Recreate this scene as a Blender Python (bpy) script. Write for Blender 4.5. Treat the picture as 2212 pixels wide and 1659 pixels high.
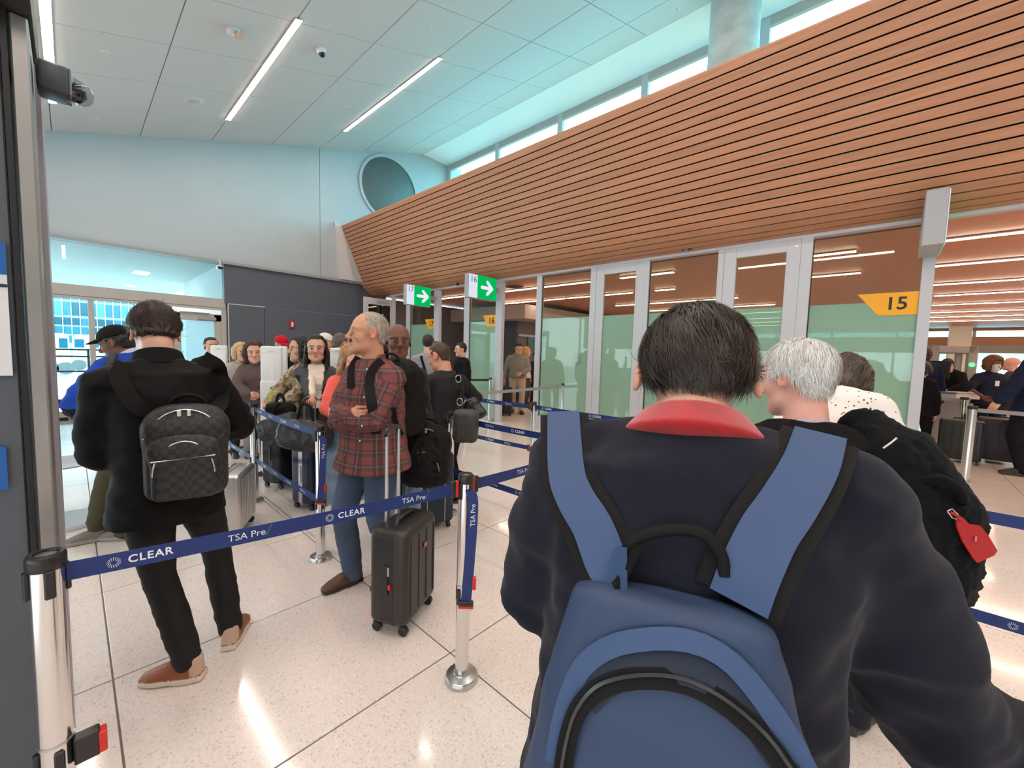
import bpy, bmesh, math, random
import numpy as np
from mathutils import Vector, Matrix, Quaternion

for _o in list(bpy.data.objects):
    bpy.data.objects.remove(_o)
SC = bpy.context.scene
COL = SC.collection
rng = np.random.default_rng(7)
random.seed(7)

# ---------------------------------------------------------------- camera
FOCAL, CXP, CYP = 878.3357, 1106.0, 829.5          # pixels of the 2212 x 1659 frame
YAW, PIT, ROL, CAMH = 0.826500, 0.073105, -0.028631, 1.5
def _axes():
    f = np.array([math.sin(YAW)*math.cos(PIT), math.cos(YAW)*math.cos(PIT), -math.sin(PIT)])
    r = np.array([math.cos(YAW), -math.sin(YAW), 0.0])
    d = np.cross(f, r)
    c, s = math.cos(ROL), math.sin(ROL)
    return c*r+s*d, -s*r+c*d, f
RR, DD, FF = _axes()
cam_data = bpy.data.cameras.new('camera')
cam_data.sensor_fit = 'HORIZONTAL'
cam_data.sensor_width = 36.0
cam_data.lens = FOCAL*36.0/2212.0
cam_data.clip_start = 0.02
cam_data.clip_end = 500
cam = bpy.data.objects.new('camera', cam_data)
COL.objects.link(cam)
cam.matrix_world = Matrix(((RR[0], -DD[0], -FF[0], 0), (RR[1], -DD[1], -FF[1], 0), (RR[2], -DD[2], -FF[2], CAMH), (0, 0, 0, 1)))
SC.camera = cam

# ---------------------------------------------------------------- world light (overcast daylight) and exposure
world = bpy.data.worlds.new('overcast')
SC.world = world
world.use_nodes = True
_bg = world.node_tree.nodes['Background']
_bg.inputs[0].default_value = (0.78, 0.94, 1.0, 1)
_bg.inputs[1].default_value = 6.8
SC.view_settings.view_transform = 'Standard'
SC.view_settings.look = 'None'
SC.view_settings.gamma = 1.0
SC.view_settings.use_curve_mapping = False
SC.view_settings.exposure = 0.0
SC.cycles.max_bounces = 5
SC.cycles.diffuse_bounces = 3
SC.cycles.glossy_bounces = 3
SC.cycles.transparent_max_bounces = 12
SC.cycles.sample_clamp_indirect = 6.0
SC.cycles.use_light_tree = False
SC.cycles.adaptive_threshold = 0.05
SC.cycles.caustics_reflective = False
SC.cycles.caustics_refractive = False

# ---------------------------------------------------------------- pixel -> place helpers
def ray(x, y): return FF + RR*(x-CXP)/FOCAL + DD*(y-CYP)/FOCAL
CO = np.array([0, 0, CAMH])
def gz(x, y, z=0.0):
    v = ray(x, y); return CO + v*(z-CAMH)/v[2]
def onx(x, y, X):
    v = ray(x, y); return CO + v*X/v[0]
def ony(x, y, Y):
    v = ray(x, y); return CO + v*Y/v[1]
def proj(P):
    P = np.array(P, float)-CO; z = P@FF
    return CXP+FOCAL*(P@RR)/z, CYP+FOCAL*(P@DD)/z
def at(x, y, depth): return CO + ray(x, y)*depth

# ---------------------------------------------------------------- object helpers
def tag(o, label=None, cat=None, group=None, kind=None):
    if label: o['label'] = label
    if cat: o['category'] = cat
    if group: o['group'] = group
    if kind: o['kind'] = kind
    return o
def empty(name, loc=(0, 0, 0), rotz=0.0, label=None, cat=None, group=None, kind=None, parent=None):
    o = bpy.data.objects.new(name, None); COL.objects.link(o)
    o.empty_display_size = 0.1
    o.location = loc; o.rotation_euler = (0, 0, rotz)
    if parent: o.parent = parent
    return tag(o, label, cat, group, kind)
def link(name, me, parent=None, mat=None, loc=None, rot=None):
    o = bpy.data.objects.new(name, me); COL.objects.link(o)
    if parent is not None: o.parent = parent
    if mat is not None:
        me.materials.clear() if len(me.materials) else None
        me.materials.append(mat)
    if loc is not None: o.location = loc
    if rot is not None: o.rotation_euler = rot
    return o
def bm_mesh(bm, name='m', smooth=False):
    bmesh.ops.recalc_face_normals(bm, faces=bm.faces)
    me = bpy.data.meshes.new(name); bm.to_mesh(me); bm.free()
    if smooth:
        for p in me.polygons: p.use_smooth = True
    return me
def add_box(bm, c, s, rot=None, bevel=0.0, seg=1):
    r = bmesh.ops.create_cube(bm, size=1.0)
    vs = r['verts']
    bmesh.ops.scale(bm, vec=s, verts=vs)
    if bevel > 0:
        es = list({e for v in vs for e in v.link_edges})
        rb = bmesh.ops.bevel(bm, geom=es, offset=bevel, segments=seg, affect='EDGES', profile=0.5)
        vs = list({v for f in rb['faces'] for v in f.verts} | {v for v in vs if v.is_valid})
    if rot is not None: bmesh.ops.rotate(bm, cent=(0, 0, 0), matrix=rot, verts=vs)
    bmesh.ops.translate(bm, vec=c, verts=vs)
    return vs
def box(name, c, s, mat, parent=None, bevel=0.0, seg=1, rot=None):
    bm = bmesh.new(); add_box(bm, (0, 0, 0), s, None, bevel, seg)
    o = link(name, bm_mesh(bm, name), parent, mat, loc=c)
    if rot is not None: o.rotation_euler = rot
    return o
def add_cyl(bm, p0, p1, r0, r1=None, seg=20, caps=True):
    r1 = r0 if r1 is None else r1
    p0 = Vector(p0); p1 = Vector(p1); d = p1-p0
    q = Vector((0, 0, 1)).rotation_difference(d.normalized())
    rr = bmesh.ops.create_cone(bm, cap_ends=caps, segments=seg, radius1=r0, radius2=r1, depth=d.length)
    bmesh.ops.rotate(bm, cent=(0, 0, 0), matrix=q.to_matrix(), verts=rr['verts'])
    bmesh.ops.translate(bm, vec=(p0+p1)/2, verts=rr['verts'])
    return rr['verts']
def shade_auto(me, ang=0.6):
    for p in me.polygons: p.use_smooth = True
    try: me.set_sharp_from_angle(angle=ang)
    except Exception: pass
    return me
def cyl(name, p0, p1, r, mat, parent=None, r1=None, seg=20):
    bm = bmesh.new(); add_cyl(bm, p0, p1, r, r1, seg)
    return link(name, shade_auto(bm_mesh(bm, name)), parent, mat)
def lathe(name, prof, mat, parent=None, seg=32, loc=None):
    """prof: list of (r, z)"""
    n = len(prof); vs = []; fs = []
    for i in range(seg):
        a = 2*math.pi*i/seg
        for r, z in prof: vs.append((r*math.cos(a), r*math.sin(a), z))
    for i in range(seg):
        j = (i+1) % seg
        for k in range(n-1): fs.append((i*n+k, j*n+k, j*n+k+1, i*n+k+1))
    me = bpy.data.meshes.new(name); me.from_pydata(vs, [], fs)
    bm = bmesh.new(); bm.from_mesh(me); bmesh.ops.remove_doubles(bm, verts=bm.verts, dist=1e-6)
    bmesh.ops.recalc_face_normals(bm, faces=bm.faces); bm.to_mesh(me); bm.free()
    return link(name, shade_auto(me, 0.7), parent, mat, loc=loc)
def prism(name, pts, axis, a, b, mat, parent=None):
    """extrude polygon pts (2D) along axis ('x','y','z') from a to b"""
    def P(p, t): return {'x': (t, p[0], p[1]), 'y': (p[0], t, p[1]), 'z': (p[0], p[1], t)}[axis]
    n = len(pts)
    vs = [P(p, a) for p in pts]+[P(p, b) for p in pts]
    fs = [tuple(range(n)), tuple(range(2*n-1, n-1, -1))]+[(i, (i+1) % n, n+(i+1) % n, n+i) for i in range(n)]
    bm = bmesh.new()
    bv = [bm.verts.new(v) for v in vs]
    for f in fs: bm.faces.new([bv[i] for i in f])
    return link(name, bm_mesh(bm, name), parent, mat)
def ribbon(name, pts, ups, width, thick, mat, parent=None):
    """flat band following pts; ups = width direction per point"""
    n = len(pts); vs = []; fs = []
    P = [np.array(p, float) for p in pts]; U = [np.array(u, float)/np.linalg.norm(u) for u in ups]
    for i in range(n):
        t = P[min(i+1, n-1)]-P[max(i-1, 0)]; t /= np.linalg.norm(t)+1e-9
        nr = np.cross(t, U[i]); nr /= np.linalg.norm(nr)+1e-9
        w = width[i] if hasattr(width, '__len__') else width
        for sx, sy in ((-1, -1), (1, -1), (1, 1), (-1, 1)):
            vs.append(tuple(P[i]+U[i]*sx*w/2+nr*sy*thick/2))
    for i in range(n-1):
        for k in range(4):
            a = i*4+k; b = i*4+(k+1) % 4
            fs.append((a, b, b+4, a+4))
    fs.append((3, 2, 1, 0)); e = (n-1)*4; fs.append((e, e+1, e+2, e+3))
    bm = bmesh.new(); bv = [bm.verts.new(v) for v in vs]
    for f in fs: bm.faces.new([bv[i] for i in f])
    return link(name, shade_auto(bm_mesh(bm, name), 0.9), parent, mat)
def tube(name, pts, r, mat, parent=None, seg=10, closed=False):
    """round tube through pts"""
    P = [np.array(p, float) for p in pts]; n = len(P); vs = []; fs = []
    ref = np.array([0.0, 0.0, 1.0])
    for i in range(n):
        t = P[(i+1) % n if closed else min(i+1, n-1)]-P[(i-1) % n if closed else max(i-1, 0)]; t /= np.linalg.norm(t)+1e-9
        u = np.cross(t, ref)
        if np.linalg.norm(u) < 1e-3: u = np.cross(t, np.array([1.0, 0, 0]))
        u /= np.linalg.norm(u); v = np.cross(t, u)
        rr = r[i] if hasattr(r, '__len__') else r
        for k in range(seg):
            a = 2*math.pi*k/seg
            vs.append(tuple(P[i]+rr*(u*math.cos(a)+v*math.sin(a))))
    m = n if closed else n-1
    for i in range(m):
        j = (i+1) % n
        for k in range(seg):
            fs.append((i*seg+k, i*seg+(k+1) % seg, j*seg+(k+1) % seg, j*seg+k))
    if not closed:
        fs.append(tuple(range(seg-1, -1, -1))); fs.append(tuple(range((n-1)*seg, n*seg)))
    bm = bmesh.new(); bv = [bm.verts.new(v) for v in vs]
    for f in fs: bm.faces.new([bv[i] for i in f])
    return link(name, shade_auto(bm_mesh(bm, name), 1.2), parent, mat)
def spline(pts, n=24, closed=False):
    """Catmull-Rom through pts"""
    P = [np.array(p, float) for p in pts]; m = len(P); out = []
    segs = m if closed else m-1
    per = max(2, n//segs)
    for i in range(segs):
        p0 = P[(i-1) % m] if (closed or i > 0) else 2*P[0]-P[1]
        p1 = P[i]; p2 = P[(i+1) % m]
        p3 = P[(i+2) % m] if (closed or i+2 < m) else 2*P[-1]-P[-2]
        for k in range(per):
            t = k/per
            out.append(0.5*((2*p1)+(-p0+p2)*t+(2*p0-5*p1+4*p2-p3)*t*t+(-p0+3*p1-3*p2+p3)*t**3))
    if not closed: out.append(P[-1])
    return out
_TXT = {}
def text_mesh(s, size=1.0, extrude=0.0, bold=0.0, align='LEFT', spacing=1.0):
    key = (s, size, extrude, bold, align, spacing)
    if key in _TXT: return _TXT[key]
    cu = bpy.data.curves.new('t', 'FONT'); cu.body = s; cu.size = size; cu.extrude = extrude; cu.offset = bold
    cu.align_x = align; cu.align_y = 'CENTER'; cu.space_character = spacing; cu.resolution_u = 3
    o = bpy.data.objects.new('t', cu); COL.objects.link(o)
    dg = bpy.context.evaluated_depsgraph_get()
    me = bpy.data.meshes.new_from_object(o.evaluated_get(dg))
    bpy.data.objects.remove(o); bpy.data.curves.remove(cu)
    _TXT[key] = me
    return me

# ---------------------------------------------------------------- materials
def srgb(r, g, b):
    f = lambda c: (c/255/12.92) if c/255 <= 0.04045 else ((c/255+0.055)/1.055)**2.4
    return (f(r), f(g), f(b))
MATS = {}
def mat(name, col=(0.5, 0.5, 0.5), rough=0.5, metal=0.0, spec=0.5, bump=0.0, bscale=200.0, var=0.0, vscale=8.0, coat=0.0, sheen=0.0, emit=None, estr=0.0, stretch=None):
    if name in MATS: return MATS[name]
    m = bpy.data.materials.new(name); m.use_nodes = True; MATS[name] = m
    nt = m.node_tree; b = nt.nodes['Principled BSDF']
    b.inputs['Base Color'].default_value = (*col, 1); b.inputs['Roughness'].default_value = rough
    b.inputs['Metallic'].default_value = metal; b.inputs['Specular IOR Level'].default_value = spec
    if coat: b.inputs['Coat Weight'].default_value = coat; b.inputs['Coat Roughness'].default_value = 0.08
    if sheen: b.inputs['Sheen Weight'].default_value = sheen; b.inputs['Sheen Roughness'].default_value = 0.5
    if emit: b.inputs['Emission Color'].default_value = (*emit, 1); b.inputs['Emission Strength'].default_value = estr
    tc = None
    if bump or var:
        tc = nt.nodes.new('ShaderNodeTexCoord'); src = tc.outputs['Object']
        if stretch:
            mp = nt.nodes.new('ShaderNodeMapping'); mp.inputs['Scale'].default_value = stretch
            nt.links.new(src, mp.inputs['Vector']); src = mp.outputs['Vector']
    if bump:
        n = nt.nodes.new('ShaderNodeTexNoise'); n.inputs['Scale'].default_value = bscale; n.inputs['Detail'].default_value = 3
        nt.links.new(src, n.inputs['Vector'])
        bp = nt.nodes.new('ShaderNodeBump'); bp.inputs['Strength'].default_value = bump; bp.inputs['Distance'].default_value = 0.002
        nt.links.new(n.outputs['Fac'], bp.inputs['Height']); nt.links.new(bp.outputs['Normal'], b.inputs['Normal'])
    if var:
        n = nt.nodes.new('ShaderNodeTexNoise'); n.inputs['Scale'].default_value = vscale; n.inputs['Detail'].default_value = 4
        nt.links.new(src, n.inputs['Vector'])
        r = nt.nodes.new('ShaderNodeValToRGB')
        r.color_ramp.elements[0].position = 0.3; r.color_ramp.elements[1].position = 0.7
        r.color_ramp.elements[0].color = (*[c*(1-var) for c in col], 1); r.color_ramp.elements[1].color = (*[min(1, c*(1+var)) for c in col], 1)
        nt.links.new(n.outputs['Fac'], r.inputs['Fac']); nt.links.new(r.outputs['Color'], b.inputs['Base Color'])
    return m
def emat(name, col, strength):
    if name in MATS: return MATS[name]
    m = bpy.data.materials.new(name); m.use_nodes = True; MATS[name] = m
    nt = m.node_tree; nt.nodes.clear()
    e = nt.nodes.new('ShaderNodeEmission'); o = nt.nodes.new('ShaderNodeOutputMaterial')
    e.inputs[0].default_value = (*col, 1); e.inputs[1].default_value = strength
    nt.links.new(e.outputs[0], o.inputs[0]); return m
def glassmat(name, tint, refl_ior=1.5, alpha=0.0, frost_col=None, frost_rough=0.9):
    """thin architectural glass: fresnel reflection over a tinted see-through; frost_col adds a translucent film (alpha = its cover)"""
    if name in MATS: return MATS[name]
    m = bpy.data.materials.new(name); m.use_nodes = True; MATS[name] = m
    nt = m.node_tree; nt.nodes.clear(); N = nt.nodes.new; L = nt.links.new
    out = N('ShaderNodeOutputMaterial'); tr = N('ShaderNodeBsdfTransparent'); tr.inputs[0].default_value = (*tint, 1)
    gl = N('ShaderNodeBsdfGlossy'); gl.inputs['Roughness'].default_value = 0.015; gl.inputs[0].default_value = (1, 1, 1, 1)
    ge = N('ShaderNodeNewGeometry'); dt = N('ShaderNodeVectorMath'); dt.operation = 'DOT_PRODUCT'
    L(ge.outputs['Normal'], dt.inputs[0]); L(ge.outputs['Incoming'], dt.inputs[1])
    ab = N('ShaderNodeMath'); ab.operation = 'ABSOLUTE'; L(dt.outputs['Value'], ab.inputs[0])
    om = N('ShaderNodeMath'); om.operation = 'SUBTRACT'; om.inputs[0].default_value = 1.0; L(ab.outputs[0], om.inputs[1])
    pw = N('ShaderNodeMath'); pw.operation = 'POWER'; pw.inputs[1].default_value = 5.0; L(om.outputs[0], pw.inputs[0])
    r0 = ((refl_ior-1)/(refl_ior+1))**2
    fr = N('ShaderNodeMath'); fr.operation = 'MULTIPLY_ADD'; fr.inputs[1].default_value = 0.6*(1-r0); fr.inputs[2].default_value = r0; L(pw.outputs[0], fr.inputs[0])
    base = tr.outputs[0]
    if frost_col:
        df = N('ShaderNodeBsdfDiffuse'); df.inputs[0].default_value = (*frost_col, 1)
        tl = N('ShaderNodeBsdfTranslucent'); tl.inputs[0].default_value = (*frost_col, 1)
        mx0 = N('ShaderNodeMixShader'); mx0.inputs[0].default_value = 0.55
        L(df.outputs[0], mx0.inputs[1]); L(tl.outputs[0], mx0.inputs[2])
        mx1 = N('ShaderNodeMixShader'); mx1.inputs[0].default_value = alpha
        L(tr.outputs[0], mx1.inputs[1]); L(mx0.outputs[0], mx1.inputs[2]); base = mx1.outputs[0]
    mx = N('ShaderNodeMixShader'); L(fr.outputs[0], mx.inputs[0]); L(base, mx.inputs[1]); L(gl.outputs[0], mx.inputs[2])
    L(mx.outputs[0], out.inputs[0]); return m
# ================================================================ STRUCTURE
YE, XG, ZH = 11.57, 6.38, 3.09
M_white = mat('white_paint', (0.415, 0.455, 0.475), 0.6, var=0.02, vscale=2.0)
M_soff = mat('soffit_white', (0.86, 0.88, 0.88), 0.6)
M_ceil = mat('ceiling_tile_white', (0.61, 0.585, 0.57), 0.8, bump=0.15, bscale=260)
M_joint = mat('ceiling_joint_grey', (0.30, 0.30, 0.31), 0.8)
M_dark = mat('charcoal_wall_panel', srgb(84, 88, 98), 0.55, var=0.03, vscale=3)
M_dark2 = mat('mauve_grey_wall', srgb(112, 104, 108), 0.6, var=0.03, vscale=3)
M_black = mat('matte_black', (0.012, 0.012, 0.013), 0.45)
M_blackgl = mat('gloss_black', (0.01, 0.01, 0.012), 0.12)
M_alu = mat('painted_aluminium', srgb(188, 190, 196), 0.4, metal=0.0, var=0.02, vscale=4)
M_alu2 = mat('beige_aluminium', srgb(176, 170, 164), 0.45, var=0.02)
M_steel = mat('brushed_steel', (0.62, 0.61, 0.60), 0.28, metal=1.0, bump=0.05, bscale=60, stretch=(1, 1, 0.05))
M_chrome = mat('polished_steel', (0.78, 0.77, 0.76), 0.16, metal=1.0)
M_grout = mat('grout', srgb(120, 112, 104), 0.8)
M_light = emat('strip_light_glow', (1.0, 0.84, 0.74), 57.0)
M_light_in = emat('security_strip_glow', (1.0, 0.82, 0.62), 26.0)

def woodmat(name, c0, c1, c2, axis=1, rough=0.45):
    m = bpy.data.materials.new(name); m.use_nodes = True; MATS[name] = m
    nt = m.node_tree; b = nt.nodes['Principled BSDF']; N = nt.nodes.new; L = nt.links.new
    g = N('ShaderNodeNewGeometry'); mp = N('ShaderNodeMapping')
    sc = [14.0, 14.0, 14.0]; sc[axis] = 0.7; mp.inputs['Scale'].default_value = sc
    L(g.outputs['Position'], mp.inputs['Vector'])
    n = N('ShaderNodeTexNoise'); n.inputs['Scale'].default_value = 2.2; n.inputs['Detail'].default_value = 6; n.inputs['Roughness'].default_value = 0.65
    L(mp.outputs[0], n.inputs['Vector'])
    r = N('ShaderNodeValToRGB'); e = r.color_ramp.elements
    e[0].position = 0.28; e[0].color = (*c0, 1); e[1].position = 0.75; e[1].color = (*c2, 1)
    k = e.new(0.5); k.color = (*c1, 1)
    L(n.outputs['Fac'], r.inputs['Fac'])
    oi = N('ShaderNodeObjectInfo'); hs = N('ShaderNodeHueSaturation')
    mr = N('ShaderNodeMapRange'); mr.inputs[3].default_value = 0.9; mr.inputs[4].default_value = 1.08
    L(oi.outputs['Random'], mr.inputs[0]); L(mr.outputs[0], hs.inputs['Value']); L(r.outputs[0], hs.inputs['Color'])
    L(hs.outputs[0], b.inputs['Base Color']); b.inputs['Roughness'].default_value = rough
    bp = N('ShaderNodeBump'); bp.inputs['Strength'].default_value = 0.08; bp.inputs['Distance'].default_value = 0.002
    L(n.outputs['Fac'], bp.inputs['Height']); L(bp.outputs[0], b.inputs['Normal'])
    return m
M_slat = woodmat('slat_wood', srgb(166, 113, 83), srgb(178, 125, 92), srgb(188, 136, 103))
M_wood_in = woodmat('security_ceiling_wood', srgb(186, 112, 76), srgb(198, 124, 86), srgb(208, 134, 94))

def floormat():
    m = bpy.data.materials.new('terrazzo_tile'); m.use_nodes = True; MATS['terrazzo'] = m
    nt = m.node_tree; b = nt.nodes['Principled BSDF']; N = nt.nodes.new; L = nt.links.new
    g = N('ShaderNodeNewGeometry')
    v = N('ShaderNodeTexVoronoi'); v.inputs['Scale'].default_value = 150; L(g.outputs['Position'], v.inputs['Vector'])
    sp = N('ShaderNodeSeparateColor'); L(v.outputs['Color'], sp.inputs[0])
    n = N('ShaderNodeTexNoise'); n.inputs['Scale'].default_value = 0.9; n.inputs['Detail'].default_value = 5; L(g.outputs['Position'], n.inputs['Vector'])
    r = N('ShaderNodeValToRGB'); r.color_ramp.elements[0].position = 0.35; r.color_ramp.elements[1].position = 0.7
    r.color_ramp.elements[0].color = (*srgb(243, 229, 222), 1); r.color_ramp.elements[1].color = (*srgb(250, 239, 233), 1)
    L(n.outputs['Fac'], r.inputs[0])
    # dark and light chips
    ramp = N('ShaderNodeValToRGB'); ramp.color_ramp.interpolation = 'CONSTANT'
    e = ramp.color_ramp.elements
    e[0].position = 0.0; e[0].color = (0.78, 0.74, 0.70, 1)
    e[1].position = 0.05; e[1].color = (0.93, 0.92, 0.90, 1)
    k = e.new(0.35); k.color = (1, 1, 1, 1); k = e.new(0.8); k.color = (0.96, 0.95, 0.93, 1)
    L(sp.outputs[0], ramp.inputs[0])
    mx = N('ShaderNodeMix'); mx.data_type = 'RGBA'; mx.blend_type = 'MULTIPLY'; mx.inputs[0].default_value = 1.0
    L(r.outputs[0], mx.inputs[6]); L(ramp.outputs[0], mx.inputs[7])
    # sparse pale spots: glints of sparkling chips painted into the base colour
    v2 = N('ShaderNodeTexVoronoi'); v2.inputs['Scale'].default_value = 60; L(g.outputs['Position'], v2.inputs['Vector'])
    sp2 = N('ShaderNodeSeparateColor'); L(v2.outputs['Color'], sp2.inputs[0])
    gt = N('ShaderNodeMath'); gt.operation = 'GREATER_THAN'; gt.inputs[1].default_value = 0.955; L(sp2.outputs[1], gt.inputs[0])
    lt = N('ShaderNodeMath'); lt.operation = 'LESS_THAN'; lt.inputs[1].default_value = 0.22; L(v2.outputs['Distance'], lt.inputs[0])
    ml = N('ShaderNodeMath'); ml.operation = 'MULTIPLY'; L(gt.outputs[0], ml.inputs[0]); L(lt.outputs[0], ml.inputs[1])
    mx2 = N('ShaderNodeMix'); mx2.data_type = 'RGBA'; L(ml.outputs[0], mx2.inputs[0]); L(mx.outputs[2], mx2.inputs[6]); mx2.inputs[7].default_value = (1.0, 0.98, 0.95, 1)
    L(mx2.outputs[2], b.inputs['Base Color'])
    b.inputs['Roughness'].default_value = 0.11; b.inputs['Specular IOR Level'].default_value = 0.5
    b.inputs['Coat Weight'].default_value = 0.35; b.inputs['Coat Roughness'].default_value = 0.06
    return m
M_floor = floormat()

# ---- floor: grout bed with separate stone tiles
fl = empty('floor', kind='structure')
box('grout_bed', (10.5, 2.0, -0.028), (33.0, 20.2, 0.05), M_grout, fl)
TX, TY, TX0, TY0, GAP = 1.161, 0.933, 0.078, 1.509, 0.007
_bm = bmesh.new(); add_box(_bm, (0, 0, 0), (TX-GAP, TY-GAP, 0.012), None, 0.0015, 1)
tile_me = bm_mesh(_bm, 'tile'); tile_me.materials.append(M_floor)
cells = []
for i in range(-5, 23):
    for j in range(-10, 11):
        x = TX0+(i+0.5)*TX; y = TY0+(j+0.5)*TY
        if y+TY/2 > YE+0.1: continue
        px, py = proj((x, y, 0)); dep = (np.array([x, y, -CAMH]))@FF
        vis = dep > 0.3 and -500 < px < 2700 and py < 2300
        cells.append((0 if vis else 1, math.hypot(x, y), x, y))
cells.sort()
for k, (vv, dd, x, y) in enumerate(cells[:300]):
    link('tile', tile_me, fl, loc=(x, y, -0.006))
_bm = bmesh.new()
for vv, dd, x, y in cells[300:]:
    add_box(_bm, (x, y, -0.006), (TX-GAP, TY-GAP, 0.012))
tag(link('far_tiles', bm_mesh(_bm), fl, M_floor), kind='stuff')

# ---- sloped ceiling with separate panels
CA, CB = 5.376, 0.3145
def cz(x): return CA+CB*x
CX = [-0.105+1.21*k for k in range(-5, 7)]+[8.0]
CY = [YE-1.264*k for k in range(0, 17)]
ce = empty('ceiling', kind='structure')
sl = math.atan(CB)
_bm = bmesh.new()
x0, x1 = CX[0]-0.2, 8.0
for z in (0.03, 0.09):
    pass
prism('ceiling_backing', [(x0, cz(x0)+0.02), (x1, cz(x1)+0.02), (x1, cz(x1)+0.1), (x0, cz(x0)+0.1)], 'y', CY[-1], YE, M_joint, ce)
pan = {}
for i in range(len(CX)-1):
    w = (CX[i+1]-CX[i]); L_ = w/math.cos(sl)
    key = round(w, 3)
    if key not in pan:
        b_ = bmesh.new(); add_box(b_, (0, 0, 0), (L_-0.014, 1.264-0.010, 0.03), None, 0.003, 1)
        pan[key] = bm_mesh(b_, 'ceiling_panel'); pan[key].materials.append(M_ceil)
    xm = (CX[i]+CX[i+1])/2
    for j in range(len(CY)-1):
        o = link('ceiling_panel', pan[key], ce, loc=(xm, (CY[j]+CY[j+1])/2, cz(xm)+0.015))
        o.rotation_euler = (0, -sl, 0)
# flat soffit between the sloped ceiling and the clerestory
XC, ZC = 9.01, 7.86
prism('soffit_board', [(8.0, cz(8.0)-0.003), (XC+0.3, ZC), (XC+0.3, ZC+0.1), (8.0, cz(8.0)+0.1)], 'y', CY[-1], YE, M_soff, ce)

# ---- end wall (far left): white upper wall, charcoal lower wall
wl = empty('wall_end', kind='structure')
# upper white wall, in two boards with a vertical joint at x=4.70
zt = lambda x: min(cz(x)+0.05, ZC+0.08)
ZB = 3.475
prism('wall_board', [(-5.2, ZB), (4.696, ZB), (4.696, zt(4.696)), (-5.2, zt(-5.2))], 'y', YE, YE+0.25, M_white, wl)
prism('wall_board', [(4.706, ZB), (9.6, ZB), (9.6, zt(9.6)), (8.05, zt(8.05)), (4.706, zt(4.706))], 'y', YE, YE+0.25, M_white, wl)
box('joint_backing', (4.70, YE+0.06, 5.2), (0.06, 0.06, 4.2), M_joint, wl)
# grey steel edge under the white wall
box('wall_soffit_edge', (2.0, YE+0.10, ZB-0.03), (14.4, 0.30, 0.06), mat('soffit_edge_grey', srgb(150, 152, 155), 0.5), wl)
# charcoal panels
box('wall_panel', (4.60, YE+0.12, 2.98), (4.20, 0.2, 0.95), M_dark, wl, 0.004)
box('wall_panel', (2.945, YE+0.10, 1.245), (0.75, 0.2, 2.49), M_dark, wl, 0.004)
box('wall_panel', (5.03, YE+0.11, 1.245), (3.40, 0.2, 2.49), M_dark, wl, 0.004)
box('panel_trim', (2.95, YE+0.002, 2.50), (0.78, 0.02, 0.022), M_alu, wl)
box('panel_trim', (2.565, YE+0.002, 1.25), (0.022, 0.02, 2.5), M_alu, wl)
# white slanted return beside the slats
prism('slat_return', [(5.06, 5.02), (5.262, 4.90), (5.905, 3.475), (5.20, 3.475)], 'y', YE-0.10, YE-0.002, mat('white_return', (0.56, 0.56, 0.55), 0.6), wl)
# ---- round loudspeaker grille on the end wall
gr = empty('round_grille', (6.78, YE, 6.40), label='large round grey perforated grille on the white end wall', cat='grille')
M_grille = bpy.data.materials.new('perforated_grille'); M_grille.use_nodes = True
_nt = M_grille.node_tree; _b = _nt.nodes['Principled BSDF']
_tc = _nt.nodes.new('ShaderNodeTexCoord'); _v = _nt.nodes.new('ShaderNodeTexVoronoi'); _v.inputs['Scale'].default_value = 42; _v.inputs['Randomness'].default_value = 0.15
_r = _nt.nodes.new('ShaderNodeValToRGB'); _r.color_ramp.elements[0].position = 0.25; _r.color_ramp.elements[0].color = (0.02, 0.024, 0.024, 1); _r.color_ramp.elements[1].position = 0.5; _r.color_ramp.elements[1].color = (0.13, 0.15, 0.15, 1)
_nt.links.new(_tc.outputs['Object'], _v.inputs['Vector']); _nt.links.new(_v.outputs['Distance'], _r.inputs[0]); _nt.links.new(_r.outputs[0], _b.inputs['Base Color'])
lathe('mesh_disc', [(0, 0.02), (0.90, 0.02), (0.93, 0.005)], M_grille, gr, 48).rotation_euler = (math.pi/2, 0, 0)
lathe('ring_frame', [(0.91, 0.0), (0.91, 0.045), (0.985, 0.045), (0.985, 0.0)], M_white, gr, 64).rotation_euler = (math.pi/2, 0, 0)

# ---- glazed entrance screen under the end wall: posts, beam, panes, door
M_clear = glassmat('clear_glass', (0.58, 0.955, 1.0))
M_plain = glassmat('entrance_glass', (0.80, 0.965, 0.99))
M_exit_glass = glassmat('blue_film_glass', (0.8, 0.95, 1.0), alpha=0.55, frost_col=(0.55, 0.82, 0.88))
wn = empty('window_1', kind='structure')
box('head_beam', (0.1, YE+0.12, 2.495), (4.85, 0.16, 0.21), M_alu2, wn, 0.004)
box('head_rail', (0.1, YE+0.11, 2.36), (4.85, 0.12, 0.05), M_alu2, wn, 0.004)
for x, w in ((-2.3, 0.08), (-1.05, 0.07), (0.30, 0.085), (1.50, 0.09), (2.49, 0.10)):
    box('post', (x, YE+0.12, 1.18), (w, 0.12, 2.36), M_alu2, wn, 0.004)
for a, b in ((-2.26, -1.085), (-1.015, 0.2575), (0.3425, 1.455)):
    box('glass_pane', ((a+b)/2, YE+0.12, 1.24), (b-a, 0.012, 2.2), M_plain, wn)
    box('bottom_rail', ((a+b)/2, YE+0.12, 0.07), (b-a, 0.08, 0.14), M_alu2, wn, 0.003)
box('transom_glass', (0.1, YE+0.12, 3.03), (4.85, 0.012, 0.86), M_plain, wn)
dr = empty('door_1', (1.545, YE+0.12, 0), kind='structure')
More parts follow.
